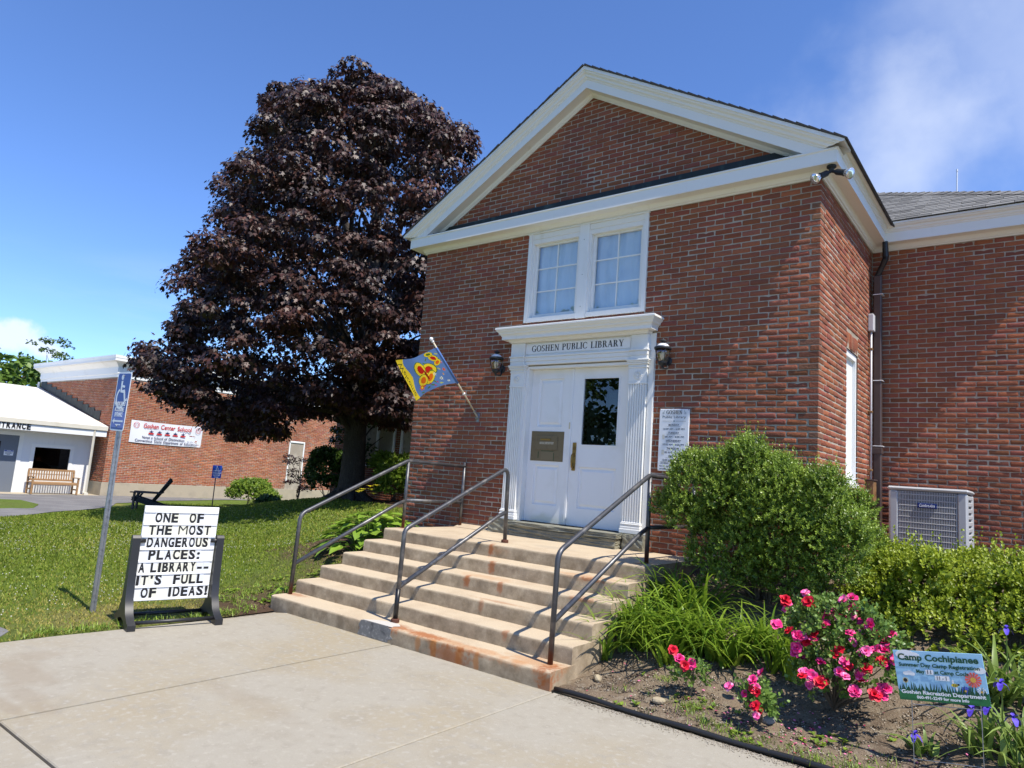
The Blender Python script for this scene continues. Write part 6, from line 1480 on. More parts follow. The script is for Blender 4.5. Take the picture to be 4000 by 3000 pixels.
o = part('crown', np_mesh('crown', V, F, T), mleaf, mt); o['kind'] = 'stuff'
b = MB(); trunk = [TB + np.array([0, 0, z]) + np.array([.02 * math.sin(z * 2), .02 * math.cos(z * 1.3), 0]) for z in (-.25, .0, .12, .3, .7, 1.3, 2.0, 2.6, 3.4, 4.6, 6.2, 8, 10, 11.6)]
b.tube(trunk, [.62, .47, .41, .36, .325, .30, .29, .30, .27, .22, .17, .12, .07, .03], 16)
for k in range(7):
    a = 2 * PI * k / 7 + .3; d = np.array([math.cos(a), math.sin(a), 0]); b.tube([TB + d * .2 + np.array([0, 0, .28]), TB + d * .45 + np.array([0, 0, .08]), TB + d * .8 + np.array([0, 0, -.06])], [.13, .10, .04], 8)
b.build('trunk', M['bark'], mt, True)
b = MB(); idx = rm.permutation(len(cs_))[:46]
for i in idx:
    c = cs_[i]; z0 = min(max(2.4, c[2] * .55), 9.5); a = np.array([np.interp(z0, [q[2] - TB[2] for q in trunk], [q[0] for q in trunk]), TB[1], TB[2] + z0 * .92]); a[2] = min(a[2], c[2] + .2)
    pts = limb_path(a, c, rm); r0 = .05 + .011 * np.linalg.norm(c - a); b.tube(pts, [r0 * (1 - .86 * t / (len(pts) - 1)) for t in range(len(pts))], 7)
each(b, 'limb', M['bark'], mt, True)

# ================================================================ shrubs built from leafy sprigs
def sprigs(lumps, n, m, twig, size, rg, up=.5, TV=LEAF_V, TF=LEAF_F, keep=None, shoots=0):
    """points on the outer skin of overlapping lumps, each with a twig of m leaves"""
    C = np.array([l[0] for l in lumps]); R = np.array([l[1] for l in lumps]); A = (R[:, 0] * R[:, 1] * R[:, 2]) ** (2 / 3); A /= A.sum()
    k = rg.choice(len(C), n, p=A); d = rdir(n, rg); d[:, 2] = np.where(d[:, 2] < -.35, np.abs(d[:, 2]), d[:, 2]); d = norm(d)
    p = C[k] + d * R[k] * rg.uniform(.84, 1.0, (n, 1)) * (1 + .06 * np.sin(9 * d[:, :1] + 7 * d[:, 1:2] + 5 * d[:, 2:]))
    inside = np.zeros(n, bool)
    for c, r in zip(C, R): inside |= (((p - c) / r) ** 2).sum(1) < .66
    p, d, k = p[~inside], d[~inside], k[~inside]; n = len(p)
    nd = norm(d / R[k]); td = norm(nd * .75 + np.array([0, 0, up]) + rg.standard_normal((n, 3)) * .33)
    L = twig * rg.uniform(.6, 1.35, n)
    if shoots: 
        sh = (rg.random(n) < shoots) & (nd[:, 2] > .1); L = np.where(sh, L * rg.uniform(1.6, 2.6, n), L); td[sh] = norm(td[sh] * .5 + np.array([0, 0, .9]))
    ref = norm(np.cross(td, rdir(n, rg))); bi = np.cross(td, ref); P, Rm, S, T = [], [], [], []
    tb = np.clip(.5 + .22 * rg.standard_normal(n), 0, 1)
    for i in range(m):
        t = (i + .6) / m; a = i * 2.4 + rg.uniform(0, .5, n); rad = ref * np.cos(a)[:, None] + bi * np.sin(a)[:, None]
        P.append(p + td * (L * t)[:, None]); tip = rad * (1.0 - .45 * t) + td * (.55 + .5 * t); Rm.append(frames(tip, td + rad * -.1 + rg.standard_normal((n, 3)) * .25)); S.append(rg.uniform(*size, n) * (1.05 - .25 * t)); T.append(np.clip(tb + .35 * (t - .5) + .12 * rg.standard_normal(n), 0, 1))
    P, Rm, S, T = map(np.concatenate, (P, Rm, S, T))
    if keep is not None:
        q = keep(P); P, Rm, S, T = P[q], Rm[q], S[q], T[q]
    V, F, tn = scatter(TV, TF, P, Rm, S, T); return V, F, tn, p, td
def shrub(name, label, base, lumps, n, m, twig, size, mt_, seed, cat='shrub', group=None, up=.5, TV=LEAF_V, TF=LEAF_F, keep=None, shoots=0, stems=14, core=None):
    rg_ = np.random.default_rng(seed); t = thing(name, base, label, cat, group)
    V, F, T, p, td = sprigs(lumps, n, m, twig, size, rg_, up, TV, TF, keep, shoots)
    if core:   # inner leaves that close the shrub, toned darker to paint its inner shade
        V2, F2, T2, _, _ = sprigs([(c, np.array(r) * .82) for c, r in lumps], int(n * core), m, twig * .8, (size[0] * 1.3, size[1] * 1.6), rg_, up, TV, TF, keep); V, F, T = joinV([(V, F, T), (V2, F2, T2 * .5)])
    o = part('foliage', np_mesh('foliage', V, F, T), mt_, t); o['kind'] = 'stuff'
    b_ = MB()
    for i in rg_.permutation(len(p))[:stems]:
        e = p[i] - td[i] * .05; b_.tube(limb_path(np.array(base) + rg_.standard_normal(3) * np.array([.06, .06, 0]), e, rg_, 5, .05), [.012, .010, .008, .007, .005, .004], 5)
    b_.build('stem', M['twig'], t); return t
g_box = leafmat('small_green_leaf', (.070, .135, .014), (.34, .46, .055), rough=.42, trans=.25, spec=.5)
g_yel = leafmat('yellow_green_leaf', (.14, .21, .012), (.42, .49, .040), rough=.45, trans=.30, spec=.45)
lumps_old = [((-.40, -.72, 1.30), (.80, .66, .66)), ((-.98, -.82, 1.32), (.42, .42, .42)), ((-.12, -.62, 1.68), (.42, .40, .36)), ((.22, -.70, 1.42), (.42, .42, .42)), ((-.80, -.70, 1.64), (.36, .36, .32)), ((-.25, -.95, .98), (.60, .45, .40)), ((.30, -.86, 1.02), (.34, .34, .36)), ((-.38, -.85, 1.55), (.34, .34, .3)), ((-.02, -1.05, 1.25), (.34, .3, .3)), ((-.70, -1.05, 1.15), (.34, .28, .3)), ((-.1, -1.0, .78), (.55, .4, .3)), ((.35, -.8, .75), (.4, .4, .32)), ((-.6, -.9, .9), (.45, .4, .36))]
poly = np.array([(-1.16, 1.48), (-1.02, 1.74), (-.82, 1.88), (-.5, 1.88), (-.16, 2.02), (.1, 1.92), (.42, 1.66), (.56, 1.32), (.50, .98), (.2, .76), (-.42, .74), (-.82, 1.02), (-1.08, 1.26)])
rb_ = np.random.default_rng(330); lumps = [((-.32, -.70, 1.36), (.72, .56, .54)), ((-.02, -.75, 1.10), (.52, .46, .44))]
def in_poly(q, P):
    a = False
    for i in range(len(P)):
        (x0, y0), (x1, y1) = P[i - 1], P[i]
        if (y0 > q[1]) != (y1 > q[1]) and q[0] < (x1 - x0) * (q[1] - y0) / (y1 - y0) + x0: a = not a
    return a
while len(lumps) < 95:
    q = (rb_.uniform(-1.3, .6), rb_.uniform(.7, 2.1)); e_ = 1 - .55 * (((q[0] + .38) / 1.0) ** 2 + ((q[1] - 1.38) / .75) ** 2)
    if not in_poly(q, poly) or e_ <= 0: continue
    r_ = rb_.uniform(.12, .22); lumps.append(((q[0], -.72 - .62 * math.sqrt(max(0, e_)) * rb_.choice([-.8, .45, .8, .95, 1.0]), q[1]), (r_, r_, r_ * 1.25)))
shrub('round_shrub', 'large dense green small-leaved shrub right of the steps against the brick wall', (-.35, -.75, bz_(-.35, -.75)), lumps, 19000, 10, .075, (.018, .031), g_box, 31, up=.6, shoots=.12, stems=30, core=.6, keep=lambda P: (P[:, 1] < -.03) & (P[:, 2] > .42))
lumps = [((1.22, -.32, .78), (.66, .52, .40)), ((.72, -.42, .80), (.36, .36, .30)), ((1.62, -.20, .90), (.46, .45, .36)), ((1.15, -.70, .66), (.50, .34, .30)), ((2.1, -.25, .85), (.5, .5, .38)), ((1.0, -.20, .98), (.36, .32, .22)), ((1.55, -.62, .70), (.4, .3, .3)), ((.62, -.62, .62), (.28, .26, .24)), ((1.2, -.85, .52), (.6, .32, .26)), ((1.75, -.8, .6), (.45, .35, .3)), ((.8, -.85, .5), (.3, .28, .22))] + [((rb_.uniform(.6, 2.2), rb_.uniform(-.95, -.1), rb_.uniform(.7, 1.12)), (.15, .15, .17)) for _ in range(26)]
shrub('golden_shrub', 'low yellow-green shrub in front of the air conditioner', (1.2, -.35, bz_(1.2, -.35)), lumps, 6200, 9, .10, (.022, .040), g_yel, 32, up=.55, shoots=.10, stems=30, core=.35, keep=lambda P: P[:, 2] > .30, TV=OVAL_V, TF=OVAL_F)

# ---- shrubs and small trees in the far bed
g_az = leafmat('azalea_leaf', (.10, .19, .02), (.30, .40, .05), rough=.4, trans=.3)
g_dk = leafmat('dark_shrub_leaf', (.025, .060, .012), (.10, .17, .03), rough=.35, trans=.2)
g_rd = leafmat('dark_red_leaf', (.020, .010, .012), (.06, .025, .024), rough=.4, trans=.15)
def zz(x, y): return float(hgt(x, y))
def lumpset(cx, cy, z0, w, h, seed, n=6):
    r_ = np.random.default_rng(seed); L = [((cx, cy, z0 + h * .48), (w * .42, w * .42, h * .44))]
    for _ in range(n): L.append(((cx + r_.uniform(-.32, .32) * w, cy + r_.uniform(-.3, .3) * w, z0 + r_.uniform(.25, .75) * h), (w * .24, w * .24, h * .22)))
    return L
def bgshrub(x, y, w, h, mt_, label, seed, n=1500, size=(.05, .09)): 
    z = zz(x, y); return shrub('background_shrub', label, (x, y, z), lumpset(x, y, z, w, h, seed), n, 7, .13, size, mt_, seed, group='shrubs in the bed along the far wall', up=.45, stems=8, core=.4, TV=OVAL_V, TF=OVAL_F)
bgshrub(-22.3, 7.4, 1.85, 1.1, g_az, 'bright green rounded azalea left of the dark red sapling', 41)
bgshrub(-14.85, 5.3, 1.7, 1.55, g_dk, 'dark green bush just left of the maple trunk', 42, 1900)
bgshrub(-12.35, 5.6, 1.35, 1.30, g_az, 'sunlit pale green bush right of the maple trunk below the windows', 43, 1700)
bgshrub(-19.9, 6.6, .7, .5, g_dk, 'tiny dark green plant at the foot of the school wall', 44, 400)
def sapling(x, y, h, w, mt_, label, seed, n, size, z0f=.35, name='sapling'):
    z = zz(x, y); r_ = np.random.default_rng(seed); t = thing(name, (x, y, z), label, 'tree'); C, R = [], []
    for _ in range(n):
        a = r_.uniform(0, 2 * PI); q = math.sqrt(r_.random()); f_ = r_.uniform(z0f, 1); rr_ = w / 2 * q * math.sin(PI * min(1, .25 + .75 * (1.05 - f_) + .1)); C.append(np.array([x + rr_ * math.cos(a), y + rr_ * math.sin(a), z + h * f_])); R.append(r_.uniform(.2, .36) * w * .5)
    V, F, T = crown(C, R, 70, size, r_, OVAL_V, OVAL_F, droop=.4); o = part('crown', np_mesh('crown', V, F, T), mt_, t); o['kind'] = 'stuff'
    b_ = MB().tube(limb_path((x, y, z - .05), (x + .05, y, z + h * .8), r_), [.05, .045, .04, .035, .03, .02, .015, .008], 8)
    for c in C[::2]: b_.tube(limb_path((x, y, z + (c[2] - z) * .6), c, r_, 4), [.018, .015, .012, .008, .005], 5)
    b_.build('trunk', M['bark'], t, True)
sapling(-21.6, 9.0, 2.0, 1.6, g_rd, 'small dark red-leaved sapling in front of the grey school door', 51, 16, (.05, .09))
sapling(-14.6, 6.1, 3.2, 2.4, g_dk, 'leafy green sapling growing behind the maple trunk', 52, 26, (.07, .12), .25)

# ================================================================ strap-leaved plants
def straps(bases, per, length, width, rg, spread=(50, 86), arch=.9, nseg=7, fall=(.4, 1.0)):
    """arching ribbons from each base: returns V, F, tone"""
    B = np.repeat(bases, per, 0); n = len(B); B = B + rg.standard_normal((n, 3)) * np.array([.035, .035, 0])
    az = rg.uniform(0, 2 * PI, n); el = np.radians(rg.uniform(*spread, n)); L = rg.uniform(*length, n); w = rg.uniform(*width, n)
    h = np.stack([np.cos(az), np.sin(az), np.zeros(n)], 1); f_ = rg.uniform(*fall, n)
    side = np.stack([-np.sin(az), np.cos(az), np.zeros(n)], 1); V = []
    tw = rg.uniform(-.5, .5, n)
    for i in range(nseg + 1):
        t = i / nseg; x = L * (np.cos(el) * t + .55 * f_ * arch * t ** 2.2); z = L * (np.sin(el) * t - .80 * f_ * arch * t ** 2.6)
        c = B + h * x[:, None] + np.array([0, 0, 1]) * z[:, None]; ww = w * (1 - t ** 3) * (.55 + .45 * math.sin(PI * min(1, t * 1.6 + .15))) + .0005
        s_ = side * np.cos(tw * t)[:, None] + np.array([0, 0, 1]) * np.sin(tw * t)[:, None]
        V += [c - s_ * ww[:, None] / 2 + np.array([0, 0, .15]) * ww[:, None], c, c + s_ * ww[:, None] / 2 + np.array([0, 0, .15]) * ww[:, None]]
    V = np.stack(V, 1); k = 3 * (nseg + 1); F = []
    for i in range(nseg):
        a = 3 * i; F += [(a, a + 1, a + 4, a + 3), (a + 1, a + 2, a + 5, a + 4)]
    F = np.array(F); Fa = (F[None] + (np.arange(n) * k)[:, None, None]).reshape(-1, 4); T = np.repeat(np.clip(.5 + .25 * rg.standard_normal(n), 0, 1), len(F))
    return V.reshape(-1, 3), Fa, T
g_lily = leafmat('daylily_leaf', (.10, .20, .018), (.30, .42, .040), rough=.38, trans=.38, spec=.4)
rl = np.random.default_rng(61)
def daylily(label, pts, per, length, seed):
    rg_ = np.random.default_rng(seed); B = np.array([(x, y, bz_(x, y) - .01) for x, y in pts]); c = B.mean(0)
    t = thing('daylily_clump', (c[0], c[1], bz_(c[0], c[1])), label, 'plant', 'daylily clumps beside the steps')
    V, F, T = straps(B, int(per * .8), tuple(q * 1.22 for q in length), (.026, .044), rg_); o = part('foliage', np_mesh('foliage', V, F, T), g_lily, t); o['kind'] = 'stuff'
def scat(cx, cy, rx, ry, n, rg_): return [(cx + rx * rg_.uniform(-1, 1), cy + ry * rg_.uniform(-1, 1)) for _ in range(n)]
daylily('bright arching daylily clump spilling over the lower steps', scat(-1.0, -2.02, .20, .24, 15, rl), 20, (.42, .68), 71)
daylily('daylily clump in the middle below the round shrub', scat(-.50, -1.95, .22, .22, 13, rl), 19, (.42, .66), 72)
daylily('smaller daylily clump between the round shrub and the rose bush', scat(.05, -1.80, .24, .2, 12, rl), 19, (.38, .60), 73)
daylily('shaded tall daylily clump against the landing below the right handrail', scat(-.85, -1.35, .25, .2, 11, rl), 18, (.5, .8), 74)

# ---- irises
g_iris = leafmat('iris_leaf', (.12, .20, .035), (.27, .36, .08), rough=.42, trans=.3)
m_iris = mat('violet_petal', lin((84, 62, 190)), .6, var=[(30, lin((60, 40, 150)), .5, .7)])
def petal(b, c, d, up, L, w, curl):
    d = np.array(d, float); up = np.array(up, float); s_ = np.cross(d, up); s_ /= np.linalg.norm(s_); P = []
    for t, ww, cu in ((0, .15, 0), (.35, .8, .1), (.7, 1.0, .45), (1.0, .45, 1.0)):
        for q in (-1, 0, 1): P.append(np.array(c) + d * L * t + s_ * w / 2 * ww * q - up * L * curl * cu * t + up * (.12 * w * abs(q)))
    b.add(P, [(i * 3 + j, i * 3 + j + 1, i * 3 + j + 4, i * 3 + j + 3) for i in range(3) for j in range(2)])
def iris_flower(c, s, parent):
    b_ = MB(); r_ = random.Random(int(c[0] * 1000) + int(c[2] * 999))
    for k_ in range(3):
        a = 2 * PI * k_ / 3 + r_.uniform(0, 1); petal(b_, c, (math.cos(a), math.sin(a), .1), (0, 0, 1), s, s * .75, .9); a += PI / 3; petal(b_, c, (math.cos(a) * .6, math.sin(a) * .6, .75), (-math.cos(a) * .7, -math.sin(a) * .7, .6), s * .8, s * .5, .2)
    b_.build('flower', m_iris, parent, True)
def iris(label, pts, per, length, flowers, seed):
    rg_ = np.random.default_rng(seed); B = np.array([(x, y, bz_(x, y) - .01) for x, y in pts]); c = B.mean(0)
    t = thing('iris_clump', (c[0], c[1], bz_(c[0], c[1])), label, 'plant', 'irises at the right edge of the bed')
    V, F, T = straps(B, per, length, (.026, .044), rg_, (42, 86), .85); o = part('foliage', np_mesh('foliage', V, F, T), g_iris, t); o['kind'] = 'stuff'
    st = MB()
    for f_ in flowers:
        q = B[np.argmin(np.linalg.norm(B[:, :2] - np.array(f_[:2]), axis=1))]; st.tube(limb_path(q, f_, rg_, 4, .03), .005, 5); iris_flower(np.array(f_), .046, t)
    st.build('stem', g_iris, t)
iris('violet iris clump beside the camp sign', scat(1.66, -2.30, .14, .14, 8, rl), 9, (.35, .60), [(1.56, -2.45, .66), (1.66, -2.42, .60), (1.52, -2.5, .43), (1.60, -2.5, .46), (1.72, -2.45, .42)], 81)
iris('tall iris leaves behind the camp sign in front of the golden shrub', scat(1.66, -1.55, .2, .2, 8, rl), 9, (.45, .75), [(1.66, -1.6, .82)], 82)
iris('low iris with one violet bloom left of the camp sign stakes', scat(1.24, -2.42, .05, .05, 2, rl), 7, (.15, .30), [(1.21, -2.50, .20)], 83)

# ================================================================ roses
g_rose = leafmat('rose_leaf', (.07, .14, .022), (.22, .34, .07), rough=.36, trans=.25)
rose_m = [mat('crimson_petal', lin((214, 22, 52)), .55, var=[(40, lin((180, 10, 40)), .5, .7)]), mat('magenta_petal', lin((222, 40, 120)), .55, var=[(30, lin((240, 120, 180)), .5, .72)]), mat('pink_petal', lin((238, 96, 160)), .55, var=[(30, lin((250, 190, 215)), .5, .7)])]
rose_var = []
for k_ in range(9):
    b_ = MB(); r_ = random.Random(k_)
    for ring, (n_, el_, L_) in enumerate(((6, .25, 1.0), (5, .8, .8), (4, 1.35, .5))):
        if k_ % 3 == 2 and ring == 2: continue
        for q in range(n_):
            a = 2 * PI * q / n_ + ring * .5 + r_.uniform(-.2, .2); e = el_ + r_.uniform(-.2, .2); d = (math.cos(a) * math.cos(e), math.sin(a) * math.cos(e), math.sin(e)); up = (-math.cos(a) * math.sin(e), -math.sin(a) * math.sin(e), math.cos(e)); petal(b_, (0, 0, 0), d, up, L_ * r_.uniform(.85, 1.1), L_ * .95, .12)
    me = b_.mesh('flower', True); me.materials.append(rose_m[0 if k_ < 2 else 1 if k_ < 7 else 2]); rose_var.append(me)
def rose(name, label, base, lumps, nleaf, flowers, seed, fsize=.041):
    t = thing(name, base, label, 'rose bush'); rg_ = np.random.default_rng(seed)
    V, F, T, p, td = sprigs(lumps, nleaf, 6, .09, (.026, .046), rg_, .3, OVAL_V, OVAL_F); o = part('foliage', np_mesh('foliage', V, F, T), g_rose, t); o['kind'] = 'stuff'
    b_ = MB()
    for f_ in flowers:
        f_ = np.array(f_); b_.tube(limb_path(np.array(base), f_, rg_, 5, .05), [.008, .007, .006, .005, .004, .003], 5)
        for q in range(rg_.integers(2, 4)):
            o = bpy.data.objects.new('flower', rose_var[int(rg_.integers(9))]); COL.objects.link(o); o.parent = t; o.matrix_parent_inverse = parent_world(t).inverted()
            o.location = f_ + np.array([0, -.03, .02]) + rg_.standard_normal(3) * .040 * (q > 0); o.rotation_euler = (rg_.uniform(.3, 1.2), rg_.uniform(-.5, .5), rg_.uniform(-.6, .6)); s_ = fsize * rg_.uniform(.8, 1.2); o.scale = (s_, s_, s_)
    b_.build('stem', M['twig'], t)
RB = (.66, -2.15, bz_(.66, -2.15))
fl_ = [(.36, -2.28, .83), (.55, -2.32, .86), (.80, -2.25, .86), (.66, -2.40, .74), (.90, -2.30, .74), (.43, -2.42, .66), (.50, -2.46, .64), (.60, -2.42, .67), (.76, -2.42, .60), (.96, -2.38, .62), (1.02, -2.40, .58), (.56, -2.50, .42), (.62, -2.52, .38), (.78, -2.50, .47), (.93, -2.46, .52), (1.02, -2.30, .68), (.87, -2.20, .70), (.47, -2.44, .52), (1.0, -2.46, .40), (.88, -2.5, .36), (.72, -2.3, .80), (.84, -2.4, .66)]
rose('rose_bush', 'pink and crimson flowering rose bush left of the camp sign', RB, [((.74, -2.22, .56), (.28, .22, .22)), ((.88, -2.22, .60), (.20, .2, .2)), ((.56, -2.25, .66), (.17, .18, .16)), ((.68, -2.3, .38), (.22, .2, .16)), ((.70, -2.25, .76), (.26, .2, .12)), ((.95, -2.35, .45), (.15, .14, .16))], 1500, fl_ + [(x + random.uniform(-.05, .05), y, z + random.uniform(-.05, .05)) for x, y, z in fl_[::2]], 91)
rose('small_rose', 'single red rose stem in the soil below the daylilies', (-.27, -2.52, bz_(-.27, -2.52)), [((-.25, -2.52, .22), (.07, .07, .08)), ((-.33, -2.52, .2), (.06, .05, .05))], 70, [(-.24, -2.56, .31), (-.34, -2.55, .33)], 92, .038)
rose('small_rose', 'little pink rose with four blooms near the black edging', (.30, -2.66, bz_(.30, -2.66)), [((.30, -2.66, .16), (.10, .08, .07)), ((.26, -2.66, .22), (.07, .06, .06))], 110, [(.22, -2.72, .24), (.27, -2.71, .28), (.31, -2.72, .27), (.30, -2.73, .19), (.33, -2.74, .16)], 93, .034)

# ================================================================ hosta with single leaves
g_ho = leafmat('hosta_leaf', (.13, .24, .025), (.30, .44, .05), rough=.4, trans=.28)
ho_var = []
for k_ in range(8):
    V = []; n_ = 7; r_ = random.Random(k_ + 40); cu = r_.uniform(.25, .6)
    for i in range(n_ + 1):
        t = i / n_; w = .36 * (math.sin(PI * min(1, t ** .62)) ** .8) * (1 - .25 * t) + .002
        if t > .85: w *= (1 - t) / .15 * .75 + .02
        for q in (-1, -.5, 0, .5, 1): V.append((w * q, t, .10 * abs(q) * (1 - t) - cu * t * t * .5 + .02 * math.sin(9 * t + q * 4)))
    F = np.array([(i * 5 + j, i * 5 + j + 1, i * 5 + j + 6, i * 5 + j + 5) for i in range(n_) for j in range(4)])
    me = np_mesh('leaf', np.array(V), F, np.full(len(F), r_.uniform(.2, .9)), True); me.materials.append(g_ho); ho_var.append(me)
def hosta(label, base, rx, ry, n_, seed, hz=.42, sc_=(.17, .27)):
    rg_ = np.random.default_rng(seed); t = thing('hosta', base, label, 'plant'); st = MB()
    for i in range(n_):
        q = (i + .5) / n_; a = i * 2.399 + rg_.uniform(-.2, .2); rr_ = math.sqrt(q) * .92; x, y = base[0] + rx * rr_ * math.cos(a), base[1] + ry * rr_ * math.sin(a); z = zz(x, y) + hz * (1 - rr_ ** 2.2) + .06 + rg_.uniform(-.02, .04)
        o = bpy.data.objects.new('leaf', ho_var[int(rg_.integers(8))]); COL.objects.link(o); o.parent = t; o.matrix_parent_inverse = parent_world(t).inverted()
        tilt_ = rg_.uniform(-.35, .25) + .35 * (1 - rr_) - .25 * rr_; o.location = (x, y, z); o.rotation_euler = (tilt_, rg_.uniform(-.25, .25), a - PI / 2 + rg_.uniform(-.3, .3)); s_ = rg_.uniform(*sc_); o.scale = (s_, s_, s_)
        st.tube([(base[0] + .15 * (x - base[0]), base[1] + .15 * (y - base[1]), zz(x, y) - .02), ((x + base[0]) / 2 + .0, (y + base[1]) / 2, z - .02), (x, y, z)], [.008, .006, .004], 5)
    st.build('stalk', g_ho, t)
hosta('broad-leaved green hosta beside the top of the steps and brick corner', (-5.85, -.95, zz(-5.85, -.95)), .78, .62, 110, 95, .40)
hosta('single small hosta seedling beside the bottom step', (-5.12, -2.75, zz(-5.12, -2.75)), .12, .10, 8, 96, .05, (.08, .13))
# yellow daylily flowers by the brick corner
rg_ = np.random.default_rng(97); yl = thing('yellow_lily', (-6.75, -.25, zz(-6.75, -.25)), 'yellow flowering lily at the left brick corner behind the hosta', 'plant')
V, F, T = straps(np.array([(-6.75 + .12 * rg_.standard_normal(), -.25 + .1 * rg_.standard_normal(), zz(-6.75, -.25)) for _ in range(5)]), 10, (.3, .5), (.015, .022), rg_); o = part('foliage', np_mesh('foliage', V, F, T), g_lily, yl); o['kind'] = 'stuff'
m_y = mat('yellow_petal', lin((246, 226, 60)), .6)
for f_ in ((-6.9, -.28, 1.22), (-6.83, -.3, 1.25), (-6.97, -.26, 1.20), (-6.62, -.3, 1.26), (-6.58, -.28, 1.20), (-6.66, -.3, 1.31), (-6.55, -.26, 1.33)):
    b_ = MB()
    for q in range(6): a = 2 * PI * q / 6; petal(b_, f_, (math.cos(a) * .8, math.sin(a) * .8, .6), (-math.cos(a) * .6, -math.sin(a) * .6, .8), .06, .035, .3)
    b_.build('flower', m_y, yl); 

# ================================================================ far trees
g_far = leafmat('far_tree_leaf', (.06, .125, .02), (.20, .30, .05), rough=.5, trans=.3)
def fartree(x, y, z0, h, w, label, seed, n, size, mt_, per=60, lowf=.25, group='trees beyond the school', flat_=.75):
    r_ = np.random.default_rng(seed); t = thing('background_tree', (x, y, z0), label, 'tree', group); C, R = [], []
    for _ in range(n):
        a = r_.uniform(0, 2 * PI); f_ = r_.uniform(lowf, .97); env = math.sin(PI * (.16 + .84 * (1 - (f_ - lowf) / (1 - lowf)) ** .8) * .98) ** .7; q = math.sqrt(r_.uniform(.2, 1)); C.append(np.array([x + w / 2 * env * q * math.cos(a), y + w / 2 * env * q * math.sin(a), z0 + h * f_])); R.append(w * r_.uniform(.09, .17))
    V, F, T = crown(C, R, per, size, r_, OVAL_V, OVAL_F, droop=.3, flat_=flat_); o = part('crown', np_mesh('crown', V, F, T), mt_, t); o['kind'] = 'stuff'
    b_ = MB().tube(limb_path((x, y, z0 - .3), (x, y, z0 + h * .85), r_, 8, .02), [w * .035 * (1 - .11 * i) for i in range(9)], 8)
    for c in C[::4]: b_.tube(limb_path((x, y, z0 + (c[2] - z0) * .55), c, r_, 4), [w * .012, w * .01, w * .008, w * .005, w * .003], 5)
    b_.build('trunk', M['bark'], t, True)
fartree(-61, 9.0, -.5, 8.2, 9.0, 'green leafy tree at the left edge behind the porch roof', 101, 70, (.35, .6), g_far)
fartree(-66, 12.5, -.5, 6.4, 5.0, 'small green tree top showing between the porch roof and school cornice', 102, 34, (.35, .6), g_far)
fartree(-65, 13.6, -.5, 11.2, 3.4, 'thin feathery tree rising above the school roof', 103, 46, (.14, .24), leafmat('feathery_leaf', (.07, .12, .03), (.18, .24, .07), .5, .3), 42, .55)
# trees across the street that the door glass mirrors
for i_, (x, y, h, w, lb) in enumerate(((-13, -30, 13, 11, 'green street tree mirrored at the left of the door glass'), (-3, -34, 15, 13, 'broad green street tree mirrored in the middle of the door glass'), (-23, -27, 12, 11, 'green street tree mirrored in the porch window'))):
    fartree(x, y, -.4, h, w, lb, 110 + i_, 90, (.28, .5), g_far, 110, .18, 'street trees mirrored in the door glass')

# ================================================================ turf, clover, mulch, petals and weeds
rt = np.random.default_rng(131)
def in_view(x, y, z, m=60):
    q = project(np.stack([x, y, z], -1)); return (q[:, 2] > .5) & (q[:, 0] > -m) & (q[:, 0] < 4000 + m) & (q[:, 1] < 3000 + m) & (q[:, 1] > 0)
def in_path(x, y):   # drive outline, crude
    return ((x < -16.3) & (y < 0.9 - (x + 19.8) * 1.05) & (y > -6)) | (x < -24.0)
N = 520000
x = rt.uniform(-23.5, -4.86, N); y = rt.uniform(-7.2, 6.5, N); z = hgt(x, y); d = np.hypot(x - CAM_POS[0], y - CAM_POS[1])
em = earth_mask(x, y); keep = in_view(x, y, z) & (rt.random(N) < np.clip((8.2 / d) ** 1.5, 0, 1)) & (rt.random(N) > em * 1.15) & ~((x > -4.95) & (y > -3.2)) & ~in_path(x, y) & ~((x > -7.5) & (y < -5.5) & (x < -4.95) & (y < -5.45 + (x + 4.95) * .2)) & ~((y < -3.05) & (x > -4.80 + .06 * np.sin(5 * y)))
dry = np.exp(-(((x + 5.3) / .8) ** 2 + ((y + 4.3) / 1.6) ** 2)); keep &= ~((dry > .35) & (rt.random(N) < .45 * dry))
x, y, z, d, dry = x[keep], y[keep], z[keep], d[keep], dry[keep]; n = len(x)
hgt_ = rt.uniform(.014, .034, n) * np.clip(d / 9, 1, 1.6); wdt = .0042 * np.clip(d / 6, 1, 3.2)
az = rt.uniform(0, 2 * PI, n); ln = rt.uniform(.2, 1.0, n)
tip = np.stack([np.cos(az) * ln, np.sin(az) * ln, np.ones(n)], 1); R_ = frames(tip, rdir(n, rt)); S_ = np.stack([wdt * 2, hgt_, hgt_], 1)
BL_V = np.array([(-.5, 0, 0), (.5, 0, 0), (.22, 1, -.12), (-.22, 1, -.12)]); pt = .5 + .3 * np.sin(.9 * x + .5 * y) * np.sin(.8 * y - .3 * x); T_ = np.clip(pt * .6 + .25 * rt.standard_normal(n) + .12 + 1.2 * dry * (rt.random(n) < .7), 0, 2)
V, F, T = scatter(BL_V, np.array([[0, 1, 2, 3]]), np.stack([x, y, z - .004], 1), R_, S_, np.clip(T_, 0, 1))
Tc = np.stack([np.interp(T, [0, .6, 1], [.13, .225, .38]), np.interp(T, [0, .6, 1], [.185, .29, .33]), np.interp(T, [0, .6, 1], [.016, .034, .085])], 1)
gmt = attrmat('grass_blade', .55, .25); nt = gmt.node_tree; tr = nt.nodes.new('ShaderNodeBsdfTranslucent'); ms = nt.nodes.new('ShaderNodeMixShader'); ms.inputs[0].default_value = .3
nt.links.new(color_input(gmt), tr.inputs['Color']); nt.links.new(_principled(gmt).outputs[0], ms.inputs[1]); nt.links.new(tr.outputs[0], ms.inputs[2]); nt.links.new(ms.outputs[0], nt.nodes['Material Output'].inputs['Surface'])
